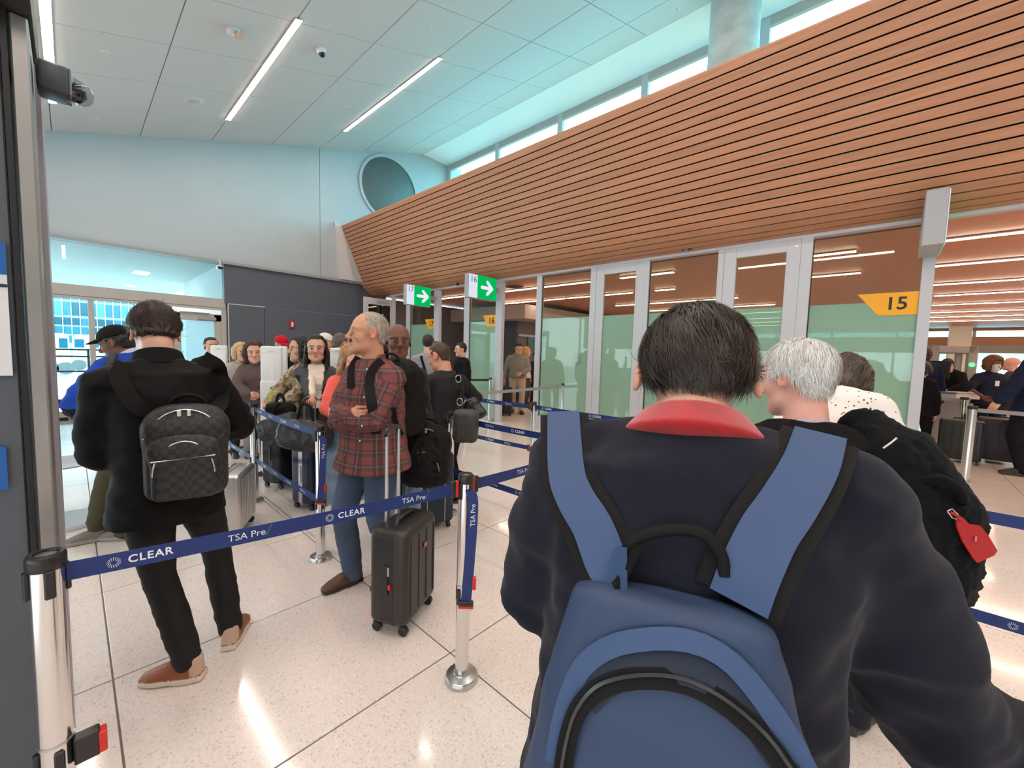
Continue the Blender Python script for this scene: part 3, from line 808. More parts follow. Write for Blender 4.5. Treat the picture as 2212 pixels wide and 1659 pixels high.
CHECK = bm_mesh(_bm); CHECK.materials.append(M_ltr2)
def belt(owner, p, q, z0, z1=None, w=0.050, marks=True, m=None, faces=True, phase=0.0, clip_end=True, pixmarks=None):
    """belt from post p to post q (xy); owner = stanchion empty holding it"""
    z1 = z0 if z1 is None else z1
    A = np.array([p[0], p[1], z0]); B = np.array([q[0], q[1], z1]); d = B-A; L = np.linalg.norm(d); d = d/L
    A = A+d*0.034; B = B-d*0.075; L = np.linalg.norm(B-A)
    own = np.array(owner.location)
    n = 10; pts = []; ups = []
    for k in range(n+1):
        t = k/n; P = A+(B-A)*t-np.array([0, 0, 0.010*4*t*(1-t)*min(1, L/1.5)])
        pts.append(P-own); ups.append((0, 0, 1))
    o = ribbon('belt', pts, ups, w, 0.0016, m or M_belt, owner)
    if clip_end:
        E = B+d*0.012-own
        yaw = math.atan2(d[1], d[0])
        c1 = box('belt_clip', tuple(E), (0.022, 0.016, w*1.5), M_blkpl, owner, 0.003); c1.rotation_euler = (0, 0, yaw)
        c2 = box('clip_latch', tuple(E+d*0.018), (0.014, 0.018, w*1.45), M_red, owner, 0.003); c2.rotation_euler = (0, 0, yaw)
    if marks:
        # read from the camera side
        mid = (A+B)/2; vw = CO-mid
        dr_ = d.copy()
        if np.cross(dr_, np.array([0, 0, 1.0]))@vw < 0: dr_ = -dr_
        nrm = np.cross(dr_, np.array([0, 0, 1.0])); nrm /= np.linalg.norm(nrm)
        start = A if dr_@d > 0 else B
        R = Matrix(((dr_[0], 0, nrm[0]), (dr_[1], 0, nrm[1]), (dr_[2], 1, nrm[2]))).to_euler()
        def put(nm, me, s, size=1.0, dz=0.0, mm=None):
            t = s/L; t = t if dr_@d > 0 else 1-t
            sag = -0.010*4*t*(1-t)*min(1, L/1.5)
            P = start+dr_*s+nrm*0.0022+np.array([0, 0, sag+dz])-own
            x = link(nm, me, o, loc=tuple(P)); x.rotation_euler = R; x.scale = (size, size, size)
            if mm and not len(me.materials): me.materials.append(mm)
        s = phase
        tm1 = text_mesh('CLEAR', 0.030*w/0.05, 0.0, 0.0006, 'LEFT', 1.12); tm2 = text_mesh('TSA Pre', 0.030*w/0.05, 0.0, 0.0, 'LEFT')
        k = 0
        seq = pixmarks
        if seq is None:
            seq = []; s = 0.10+phase; k = 0
            while s < L-0.2:
                seq.append(('c' if k % 2 == 0 else 't', s)); s += 0.31; k += 1
        for kind, s in seq:
            if s < 0.02 or s > L-0.05: continue
            if kind == 'c':
                put('logo', LOGO, s, 0.0135*w/0.05)
                put('lettering', tm1, s+0.028, 1.0, 0.0, M_ltr)
            else:
                put('lettering', tm2, s, 1.0, 0.0, M_ltr)
                put('check_mark', CHECK, s+0.098*w/0.05, 0.022*w/0.05)
    return o
S0 = (-0.061, 1.532); S1 = (1.172, 1.343); S2 = (1.165, 2.887); S3 = (1.167, 4.431); S4 = (2.343, 2.903); S5 = (3.58, 2.95)
S6 = (3.57, 4.46); S7 = (2.37, 1.36); S8 = (3.575, 1.36); S10 = (2.34, 4.44); S3b = (1.165, 5.97)
s0 = stanchion(*S0, 'steel barrier post with black cap at the left edge, beside the grey totem', r=0.033)
s1 = stanchion(*S1, 'steel barrier post with a blue belt hanging down it, right of the black suitcase')
s2 = stanchion(*S2, 'steel barrier post in front of the dark blue suitcase')
s3 = stanchion(*S3, 'steel barrier post behind the silver suitcase')
s3b = stanchion(*S3b, 'steel barrier post hidden behind the checkered backpack')
s4 = stanchion(*S4, 'steel barrier post beside the teal suitcase')
s5 = stanchion(*S5, 'steel barrier post standing before the frosted glass panes')
s6 = stanchion(*S6, 'steel barrier post behind the man in the black sweater')
s7 = stanchion(*S7, 'steel barrier post hidden behind the navy sweatshirt')
s10 = stanchion(*S10, 'steel barrier post hidden behind the plaid shirt')
def smarks(A, B, pix, z=0.9):
    """distance along belt A->B (as read from the left) for pixel columns"""
    A = np.array([*A, z]); B = np.array([*B, z]); L = np.linalg.norm(B-A); d = (B-A)/L; A = A+d*0.034
    out = []
    for kind, px in pix:
        lo, hi = 0.0, L
        for _ in range(40):
            mdl = (lo+hi)/2
            if proj(A+d*mdl)[0] < px: lo = mdl
            else: hi = mdl
        out.append((kind, lo))
    return out
belt(s0, S0, S1, 0.905, pixmarks=smarks(S0, S1, [('c', 246), ('t', 492), ('c', 712), ('t', 868)]))
belt(s7, S7, S1, 0.905, pixmarks=[(k_, s_-0.04) for k_, s_ in smarks(S1, S7, [('t', 1116), ('c', 1190)])])
belt(s3, S3, S2, 0.905); belt(s3, S3, S2, 0.42, phase=0.1)
belt(s3b, S3b, S3, 0.905); belt(s3b, S3b, S3, 0.42)
belt(s4, S4, S7, 0.905); belt(s4, S4, S7, 0.42, phase=0.06)
belt(s10, S10, S4, 0.905)
belt(s6, S6, S5, 0.905); belt(s6, S6, S5, 0.42)
s8 = stanchion(*S8, 'steel barrier post hidden behind the head with the red collar')
belt(s5, S5, S8, 0.905); belt(s5, S5, S8, 0.42, phase=0.1)
# right-hand barrier running past the red luggage tag
XR = 2.55
R0 = (XR, 1.30); R1 = (XR, -1.05)
r1 = stanchion(R1[0], R1[1], 'steel barrier post right of the frame holding the two belts by the red tag')
zl = float(onx(2090, 1318, XR)[2])
belt(r1, R1, (XR, 0.62), 0.895, clip_end=False, pixmarks=[('c', 1.02), ('t', 0.7), ('c', 0.40), ('t', 0.1)])
belt(r1, R1, (XR, 0.62), zl, clip_end=False, pixmarks=[('c', 0.99), ('t', 0.7), ('c', 0.4)])
r2 = stanchion(XR, 0.62, 'steel barrier post hidden behind the white haired man')
# belts hanging straight down
def hanging(owner, xy, dirv, z0, z1, marks=True):
    own = np.array(owner.location)
    d = np.array([*dirv, 0.0]); d /= np.linalg.norm(d)
    side = np.array([RR[0], RR[1], 0]); side /= np.linalg.norm(side)
    P = np.array([*xy, 0])+d*0.040
    pts = [P+np.array([0, 0, z0])-own+side*0.004, P+side*0.016+np.array([0, 0, z0-0.06])-own, P+side*0.010+np.array([0, 0, (z0+z1)/2])-own, P-side*0.006+np.array([0, 0, z1])-own]
    pts = spline(pts, 12)
    o = ribbon('hanging_belt', pts, [side]*len(pts), 0.046, 0.0016, M_belt, owner)
    e = pts[-1]
    yaw = math.atan2(side[1], side[0])
    c = box('belt_clip', tuple(e-np.array([0, 0, 0.010])), (0.066, 0.016, 0.024), M_blkpl, owner, 0.003); c.rotation_euler = (0, 0, yaw)
    c = box('clip_latch', tuple(e-np.array([0, 0, 0.028])), (0.066, 0.016, 0.012), M_red, owner, 0.003); c.rotation_euler = (0, 0, yaw)
    c = box('clip_latch', tuple(e+side*0.035+np.array([0, 0, 0.085])), (0.016, 0.016, 0.06), M_red, owner, 0.003); c.rotation_euler = (0, 0, yaw)
    if marks:
        nrm = -d if (-d)@FF > 0 else d
        tm = text_mesh('TSA Pre', 0.030, 0.0, 0.0, 'LEFT')
        P = np.array(pts[len(pts)//3])+d*0.004-np.array([0, 0, 0.10])
        x = link('lettering', tm, o, loc=tuple(P))
        up = -side
        zx = d
        R = Matrix(((0, up[0], zx[0]), (0, up[1], zx[1]), (1, up[2], zx[2])))
        x.rotation_euler = R.to_euler()
    return o
vd = (-FF[0], -FF[1])
vd1 = (vd[0]*0.75+RR[0]*0.5, vd[1]*0.75+RR[1]*0.5)
hanging(s1, S1, vd1, 0.90, 0.395)
hanging(s2, S2, vd1, 0.90, 0.445)
# red latch of the near left post
c = box('belt_clip', (0.055, -0.02, 0.42), (0.05, 0.03, 0.075), M_blkpl, s0, 0.004)
c = box('clip_latch', (0.085, -0.025, 0.42), (0.016, 0.032, 0.06), M_red, s0, 0.003)
# slim grey-belt posts in front of the glazing
g1p = gz(1212, 940)*0.965; g2p = gz(1057, 905)*0.965
g1 = stanchion(g1p[0], g1p[1], 'slim grey barrier post with grey belt in front of the frosted panes', slim=True, r=0.026, rb=0.18, h=1.0)
belt(g1, (g1p[0], g1p[1]), S6, 0.955, 0.90, m=M_beltgrey, marks=False, clip_end=False)
g2 = stanchion(g2p[0], g2p[1], 'slim steel barrier post at the lane 16 glass', slim=True, r=0.028, rb=0.08, h=0.97)
belt(g2, (g2p[0], g2p[1]), (5.2, 7.3), 0.92, m=mat('black_belt', (0.02, 0.02, 0.022), 0.6), marks=False, clip_end=False)
# security side posts
g3p = gz(2083, 1040)
g3 = stanchion(g3p[0], g3p[1], 'thick satin barrier post inside lane 15 in front of the suitcases', slim=True, r=0.045, rb=0.06, h=1.0)
g4p = gz(2070, 985)
g4 = stanchion(g4p[0], g4p[1], 'grey square-looking barrier post inside lane 15 behind the thick post', slim=True, r=0.05, rb=0.055, h=1.0)
belt(g4, (g4p[0], g4p[1]), (g4p[0]-0.6, g4p[1]+2.6), 0.95, m=M_beltgrey, marks=False, clip_end=False)
belt(g3, (g3p[0], g3p[1]), (g3p[0]+0.1, g3p[1]-2.2), 0.95, m=M_beltgrey, marks=False, clip_end=False)

# ================================================================ GREY TOTEM at the left edge
M_tot = mat('totem_grey', srgb(84, 90, 98), 0.5, var=0.03)
TYF = 1.78; TXR = float(ony(60, 800, TYF)[0])+0.014
tt = empty('totem', (TXR-0.5, TYF, 0), label='tall dark grey totem with a brushed steel edge at the left border', cat='totem')
ztop = float(ony(25, 27, TYF)[2])
box('panel', (-0.03, 0.225, ztop/2), (1.0, 0.45, ztop), M_tot, tt, 0.003)
box('black_seam', (0.478, -0.003, ztop/2), (0.012, 0.012, ztop), M_black, tt)
w_tr = float(ony(92, 800, TYF)[0])-TXR
box('steel_edge', (0.488+0.017, 0.225, ztop/2), (0.034, 0.462, ztop), mat('satin_steel', (0.40, 0.385, 0.37), 0.42, metal=0.85, bump=0.1, bscale=30, var=0.12, vscale=3), tt, 0.004)
box('side_edge', (0.527, 0.36, ztop/2), (0.012, 0.20, ztop), mat('lavender_trim', srgb(176, 172, 182), 0.4), tt)
box('top_cap', (-0.02, 0.2, ztop+0.10), (1.10, 0.60, 0.20), M_black, tt, 0.004)
# printed sheet: white with a blue head
zp0 = float(ony(15, 811, TYF)[2]); zp1 = float(ony(5, 525, TYF)[2]); xr = float(ony(29, 811, TYF)[0])-(TXR-0.5)
ps = empty('poster', (TXR-0.5+xr, TYF-0.012, 0), label='white printed sheet with a blue top on the grey totem', cat='poster')
w_ = 0.45
box('sheet', (-w_/2, 0, (zp0+zp1)/2), (w_, 0.003, zp1-zp0), mat('paper_white', (0.74, 0.74, 0.76), 0.6), ps)
prism('blue_band', [(-w_, zp1-0.10), (-0.0, zp1-0.085), (-0.0, zp1), (-w_, zp1)], 'y', -0.0035, -0.002, mat('poster_blue', srgb(24, 92, 170), 0.5), ps)
box('blue_band_line', (-w_/2, -0.003, zp1-0.115), (w_, 0.002, 0.008), mat('poster_navy', srgb(16, 40, 80), 0.5), ps)
zq = float(ony(3, 1010, TYF)[2])
bs = box('blue_sticker', (TXR-0.5+xr-0.10, TYF-0.011, zq), (0.16, 0.003, 0.12), mat('poster_blue'), None); tag(bs, 'small blue sticker low on the grey totem at the left border', 'sticker')
# camera bracket on the totem
cb = empty('security_camera', (TXR+0.035, TYF+0.12, float(ony(110, 170, TYF+0.1)[2])), label='dark grey dome security camera jutting from the totem at upper left', cat='camera'); cb.scale = (0.62, 0.62, 0.62)
bm = bmesh.new(); add_box(bm, (0.045, 0, 0.0), (0.11, 0.15, 0.135), None, 0.02, 3)
link('housing', shade_auto(bm_mesh(bm)), cb, mat('camera_grey', srgb(62, 68, 76), 0.35))
o = lathe('clear_dome', [(0.062, 0.0), (0.060, 0.03), (0.05, 0.06), (0.03, 0.08), (0, 0.086)], glassmat('camera_dome', (0.75, 0.75, 0.77)), cb, 24, loc=(0.098, 0, -0.005)); o.rotation_euler = (0, math.pi/2+0.25, 0)
o = lathe('lens_ball', [(0, 0.0), (0.045, 0.0), (0.045, 0.02), (0.035, 0.045), (0.0, 0.06)], M_blackgl, cb, 20, loc=(0.10, 0, -0.012)); o.rotation_euler = (0, math.pi/2+0.3, 0)
box('housing_ring', (0.098, 0, 0), (0.012, 0.14, 0.128), mat('camera_ring', srgb(120, 128, 136), 0.3), cb, 0.006)
# check-in stand partly hidden by the totem
kp = gz(150, 1136); kp = np.array([kp[0]-0.03, kp[1]+0.1, 0])
ks = empty('scale_stand', tuple(kp), label='white stand with a round tray and grey scanner box beside the totem', cat='stand')
lathe('foot', [(0, 0), (0.26, 0), (0.26, 0.012), (0.24, 0.03), (0, 0.03)], M_alu, ks, 40)
cyl('pole', (-0.06, 0, 0.02), (-0.06, 0, 1.12), 0.028, M_alu, ks)
lathe('tray', [(0, 0.47), (0.24, 0.50), (0.255, 0.515), (0.22, 0.508), (0, 0.49)], M_alu, ks, 40)
box('scanner_box', (-0.055, -0.045, 0.76), (0.085, 0.075, 0.30), mat('scanner_grey', srgb(176, 176, 178), 0.45), ks, 0.014, 2)
box('barcode_label', (-0.045, -0.084, 0.75), (0.028, 0.002, 0.11), mat('paper_white'), ks)
for k in range(6):
    box('barcode_bar', (-0.045, -0.0855, 0.712+0.014*k), (0.022, 0.001, (0.004, 0.007, 0.003, 0.006, 0.004, 0.003)[k]), M_ink, ks)
box('clamp', (0.0, -0.045, 1.00), (0.05, 0.05, 0.07), M_blkpl, ks, 0.006)
box('lever', (0.03, -0.03, 0.87), (0.05, 0.02, 0.03), M_blkpl, ks, 0.004)
cyl('pole_cap', (-0.06, 0, 1.12), (-0.06, 0, 1.14), 0.032, M_blkpl, ks)
# ================================================================ SOFT-SHAPE MESHER (smooth unions of tapered tubes and ellipsoids, meshed with surface nets)
class Field:
    def __init__(self, lo, hi, step):
        st = step if hasattr(step, '__len__') else (step,)*3
        self.ax = [np.arange(lo[i]-2*st[i], hi[i]+2.01*st[i], st[i]) for i in range(3)]
        self.st = st
        self.D = np.full([len(a) for a in self.ax], 0.2, np.float32)
    def blk(self, lo, hi):
        sl = []
        for i in range(3):
            a = np.searchsorted(self.ax[i], lo[i]); b = np.searchsorted(self.ax[i], hi[i])
            sl.append(slice(max(0, a-1), min(len(self.ax[i]), b+1)))
        if any(s.stop-s.start < 1 for s in sl): return None
        X, Y, Z = np.meshgrid(*[self.ax[i][sl[i]] for i in range(3)], indexing='ij', sparse=True)
        return tuple(sl), X, Y, Z
    def put(self, sl, d, k, op):
        A = self.D[sl]
        if op == 'u':
            if k <= 0: self.D[sl] = np.minimum(A, d)
            else:
                h = np.clip(0.5+0.5*(A-d)/k, 0, 1); self.D[sl] = A*(1-h)+d*h-k*h*(1-h)
        elif op == 's':
            h = np.clip(0.5-0.5*(A+d)/k, 0, 1) if k > 0 else (A+d < 0).astype(np.float32)
            self.D[sl] = A*(1-h)+(-d)*h+k*h*(1-h)
        elif op == 'i':
            self.D[sl] = np.maximum(A, d)
    def tube(self, pts, ra, rb=None, right=None, k=0.02, op='u', e=2.0, capk=1.0):
        P = [np.array(p, float) for p in pts]; n = len(P)
        ra = list(ra) if hasattr(ra, '__len__') else [ra]*n
        rb = ra if rb is None else (list(rb) if hasattr(rb, '__len__') else [rb]*n)
        rights = right if (right is not None and hasattr(right[0], '__len__')) else [right]*n
        rm = max(max(ra), max(rb)); m = rm+k+0.02
        lo = np.min(P, 0)-m; hi = np.max(P, 0)+m
        B = self.blk(lo, hi)
        if B is None: return
        sl, X, Y, Z = B
        best = None
        for i in range(n-1):
            a, b = P[i], P[i+1]; u = b-a; L = np.linalg.norm(u)
            if L < 1e-6: continue
            u = u/L
            px, py, pz = X-a[0], Y-a[1], Z-a[2]
            w = px*u[0]+py*u[1]+pz*u[2]
            t = np.clip(w/L, 0, 1)
            qa = ra[i]+(ra[i+1]-ra[i])*t; qb = rb[i]+(rb[i+1]-rb[i])*t
            ov = w-t*L
            if rights[i] is None and ra is rb:
                vx, vy, vz = px-t*L*u[0], py-t*L*u[1], pz-t*L*u[2]
                d = np.sqrt(vx*vx+vy*vy+vz*vz)-qa
            else:
                r = np.array(rights[i] if rights[i] is not None else (1, 0, 0), float); r = r-u*(r@u); r /= np.linalg.norm(r)
                f = np.cross(u, r)
                xx = np.abs(px*r[0]+py*r[1]+pz*r[2])/qa; yy = np.abs(px*f[0]+py*f[1]+pz*f[2])/qb
                c = np.minimum(qa, qb)*capk
                if e == 2.0: rad = np.sqrt(xx*xx+yy*yy+(ov/c)**2)
                else: rad = (xx**e+yy**e+np.abs(ov/c)**e)**(1/e)
                d = (rad-1)*np.minimum(qa, qb)
            best = d if best is None else np.minimum(best, d)
        if best is not None: self.put(sl, best.astype(np.float32), k, op)
    def ell(self, c, r, R=None, k=0.02, op='u', e=2.0):
        c = np.array(c, float); r = np.array(r, float); m = r.max()*(1.0)+k+0.02
        B = self.blk(c-m, c+m)
        if B is None: return
        sl, X, Y, Z = B
        x, y, z = X-c[0], Y-c[1], Z-c[2]
        if R is not None:
            x, y, z = (R[0][0]*x+R[1][0]*y+R[2][0]*z, R[0][1]*x+R[1][1]*y+R[2][1]*z, R[0][2]*x+R[1][2]*y+R[2][2]*z)
        if e == 2.0: q = np.sqrt((x/r[0])**2+(y/r[1])**2+(z/r[2])**2)
        else: q = (np.abs(x/r[0])**e+np.abs(y/r[1])**e+np.abs(z/r[2])**e)**(1/e)
        self.put(sl, ((q-1)*r.min()).astype(np.float32), k, op)
    def rbox(self, c, h, rad, R=None, k=0.02, op='u'):
        c = np.array(c, float); h = np.array(h, float); m = np.linalg.norm(h)+k+0.02
        B = self.blk(c-m, c+m)
        if B is None: return
        sl, X, Y, Z = B
        x, y, z = X-c[0], Y-c[1], Z-c[2]
        if R is not None:
            x, y, z = (R[0][0]*x+R[1][0]*y+R[2][0]*z, R[0][1]*x+R[1][1]*y+R[2][1]*z, R[0][2]*x+R[1][2]*y+R[2][2]*z)
        qx, qy, qz = np.abs(x)-h[0]+rad, np.abs(y)-h[1]+rad, np.abs(z)-h[2]+rad
        d = np.sqrt(np.maximum(qx, 0)**2+np.maximum(qy, 0)**2+np.maximum(qz, 0)**2)+np.minimum(np.maximum(qx, np.maximum(qy, qz)), 0)-rad
        self.put(sl, d.astype(np.float32), k, op)
    def grid(self): return np.meshgrid(*self.ax, indexing='ij', sparse=True)
    def mesh(self, relax=1):
        D = self.D; ins = D < 0
        n = np.array(D.shape)
        c = np.zeros(n-1, np.int8)
        for i in (0, 1):
            for j in (0, 1):
                for k in (0, 1):
                    c += ins[i:n[0]-1+i, j:n[1]-1+j, k:n[2]-1+k]
        act = (c > 0) & (c < 8)
        I, J, K = np.nonzero(act)
        m = len(I)
        if m == 0: return np.zeros((0, 3)), np.zeros((0, 4), int)
        idx = np.full(act.shape, -1, np.int64); idx[I, J, K] = np.arange(m)
        S = np.zeros((m, 3)); cnt = np.zeros(m)
        ax = self.ax
        corners = [(i, j, k) for i in (0, 1) for j in (0, 1) for k in (0, 1)]
        vals = {q: D[I+q[0], J+q[1], K+q[2]] for q in corners}
        for p in corners:
            for a in range(3):
                if p[a] == 0:
                    q = list(p); q[a] = 1; q = tuple(q)
                    va, vb = vals[p], vals[q]; cr = (va < 0) != (vb < 0)
                    t = np.where(cr, va/np.where(cr, va-vb, 1), 0)
                    pos = np.stack([ax[0][I+p[0]], ax[1][J+p[1]], ax[2][K+p[2]]], 1)
                    g = [I, J, K][a]; stp = ax[a][g+1]-ax[a][g]
                    pos[:, a] += t*stp
                    S[cr] += pos[cr]; cnt[cr] += 1
        V = S/cnt[:, None]
        F = []
        for a in range(3):
            b, d = (a+1) % 3, (a+2) % 3
            s0 = [slice(None)]*3; s1 = [slice(None)]*3
            s0[a] = slice(0, n[a]-1); s1[a] = slice(1, n[a])
            x0, x1 = ins[tuple(s0)], ins[tuple(s1)]
            cr = np.stack(np.nonzero(x0 != x1), 1)
            ok = (cr[:, b] > 0) & (cr[:, d] > 0) & (cr[:, b] < n[b]-1) & (cr[:, d] < n[d]-1)
            cr = cr[ok]
            if not len(cr): continue
            fl = x0[cr[:, 0], cr[:, 1], cr[:, 2]]
            def cell(db, dd):
                q = cr.copy(); q[:, b] += db; q[:, d] += dd
                return idx[q[:, 0], q[:, 1], q[:, 2]]
            qd = np.stack([cell(-1, -1), cell(0, -1), cell(0, 0), cell(-1, 0)], 1)
            qd[~fl] = qd[~fl][:, ::-1]
            F.append(qd)
        F = np.concatenate(F) if F else np.zeros((0, 4), int)
        F = F[(F >= 0).all(1)]
        for _ in range(relax):
            A = np.zeros_like(V); w = np.zeros(len(V))
            for i in range(4):
                j = (i+1) % 4
                np.add.at(A, F[:, i], V[F[:, j]]); np.add.at(w, F[:, i], 1)
                np.add.at(A, F[:, j], V[F[:, i]]); np.add.at(w, F[:, j], 1)
            V = 0.5*V+0.5*A/np.maximum(w, 1)[:, None]
        return V, F
def vnormals(V, F):
    nr = np.cross(V[F[:, 2]]-V[F[:, 0]], V[F[:, 3]]-V[F[:, 1]])
    N = np.zeros_like(V)
    for i in range(4): np.add.at(N, F[:, i], nr)
    return N/(np.linalg.norm(N, axis=1, keepdims=True)+1e-12)
_lat = np.random.default_rng(3).random((32, 32, 32)).astype(np.float32)
def vnoise(P, f, off=0.0):
    Q = P*np.array(f)+off
    i = np.floor(Q).astype(int); t = Q-i; t = t*t*(3-2*t)
    r = 0
    for a in (0, 1):
        for b in (0, 1):
            for c in (0, 1):
                w = (t[:, 0] if a else 1-t[:, 0])*(t[:, 1] if b else 1-t[:, 1])*(t[:, 2] if c else 1-t[:, 2])
                r = r+w*_lat[(i[:, 0]+a) % 32, (i[:, 1]+b) % 32, (i[:, 2]+c) % 32]
    return r*2-1
def npmesh(V, F, name='m', col=None, smooth=True, extra=None):
    me = bpy.data.meshes.new(name)
    V = np.asarray(V, np.float32); F = np.asarray(F)
    me.vertices.add(len(V)); me.vertices.foreach_set('co', V.ravel())
    m, q = F.shape
    me.loops.add(m*q); me.loops.foreach_set('vertex_index', F.ravel().astype(np.int32))
    me.polygons.add(m); me.polygons.foreach_set('loop_start', (np.arange(m)*q).astype(np.int32))
    try: me.polygons.foreach_set('loop_total', np.full(m, q, np.int32))
    except Exception: pass
    if smooth: me.polygons.foreach_set('use_smooth', np.ones(m, bool))
    if col is not None:
        a = me.color_attributes.new('Col', 'FLOAT_COLOR', 'POINT')
        c4 = np.ones((len(V), 4), np.float32); c4[:, :3] = col; a.data.foreach_set('color', c4.ravel())
    if extra is not None:
        a = me.attributes.new('cloth', 'FLOAT_VECTOR', 'POINT'); a.data.foreach_set('vector', np.asarray(extra, np.float32).ravel())
    me.update(calc_edges=True); me.validate()
    return me
def joinVF(parts):
    Vs, Fs, Cs = [], [], []; n = 0
    for V, F, C in parts:
        if len(V) == 0: continue
        Vs.append(V); Fs.append(F+n); Cs.append(C); n += len(V)
    return np.concatenate(Vs), np.concatenate(Fs), np.concatenate(Cs)
def vcolmat(name, rough=0.5, sss=0.0, spec=0.4, bump=0.0, bscale=300, sheen=0.0, stretch=None, coat=0.0):
    if name in MATS: return MATS[name]
    m = mat(name, (0.5, 0.5, 0.5), rough, spec=spec, bump=bump, bscale=bscale, sheen=sheen, stretch=stretch, coat=coat)
    nt = m.node_tree; a = nt.nodes.new('ShaderNodeAttribute'); a.attribute_name = 'Col'
    nt.links.new(a.outputs['Color'], nt.nodes['Principled BSDF'].inputs['Base Color'])
    if sss:
        b = nt.nodes['Principled BSDF']; b.inputs['Subsurface Weight'].default_value = sss; b.inputs['Subsurface Radius'].default_value = (0.01, 0.004, 0.002); b.inputs['Subsurface Scale'].default_value = 0.5
    return m
M_skin = vcolmat('skin', 0.48, spec=0.35, bump=0.05, bscale=500)
M_hair = vcolmat('hair', 0.45, spec=0.4)
M_cloth = vcolmat('dyed_cloth', 0.85, spec=0.2, bump=0.25, bscale=700)
M_leather = vcolmat('shoe_leather', 0.5, spec=0.4)
# ================================================================ PEOPLE
def rotx(a): c, s = math.cos(a), math.sin(a); return np.array([[1, 0, 0], [0, c, -s], [0, s, c]])
def roty(a): c, s = math.cos(a), math.sin(a); return np.array([[c, 0, s], [0, 1, 0], [-s, 0, c]])
def rotz(a): c, s = math.cos(a), math.sin(a); return np.array([[c, -s, 0], [s, c, 0], [0, 0, 1]])
def ik(A, T, l1, l2, pole):
    A = np.array(A, float); T = np.array(T, float); d = T-A; L = np.linalg.norm(d)
    if L > (l1+l2)*0.995: T = A+d/L*(l1+l2)*0.995; d = T-A; L = np.linalg.norm(d)
    u = d/L; a = (l1*l1-l2*l2+L*L)/(2*L); h = math.sqrt(max(l1*l1-a*a, 1e-6))
    p = np.array(pole, float); p = p-u*(p@u); p /= np.linalg.norm(p)+1e-9
    return A+u*a+p*h, T
def smooth01(x): x = np.clip(x, 0, 1); return x*x*(3-2*x)

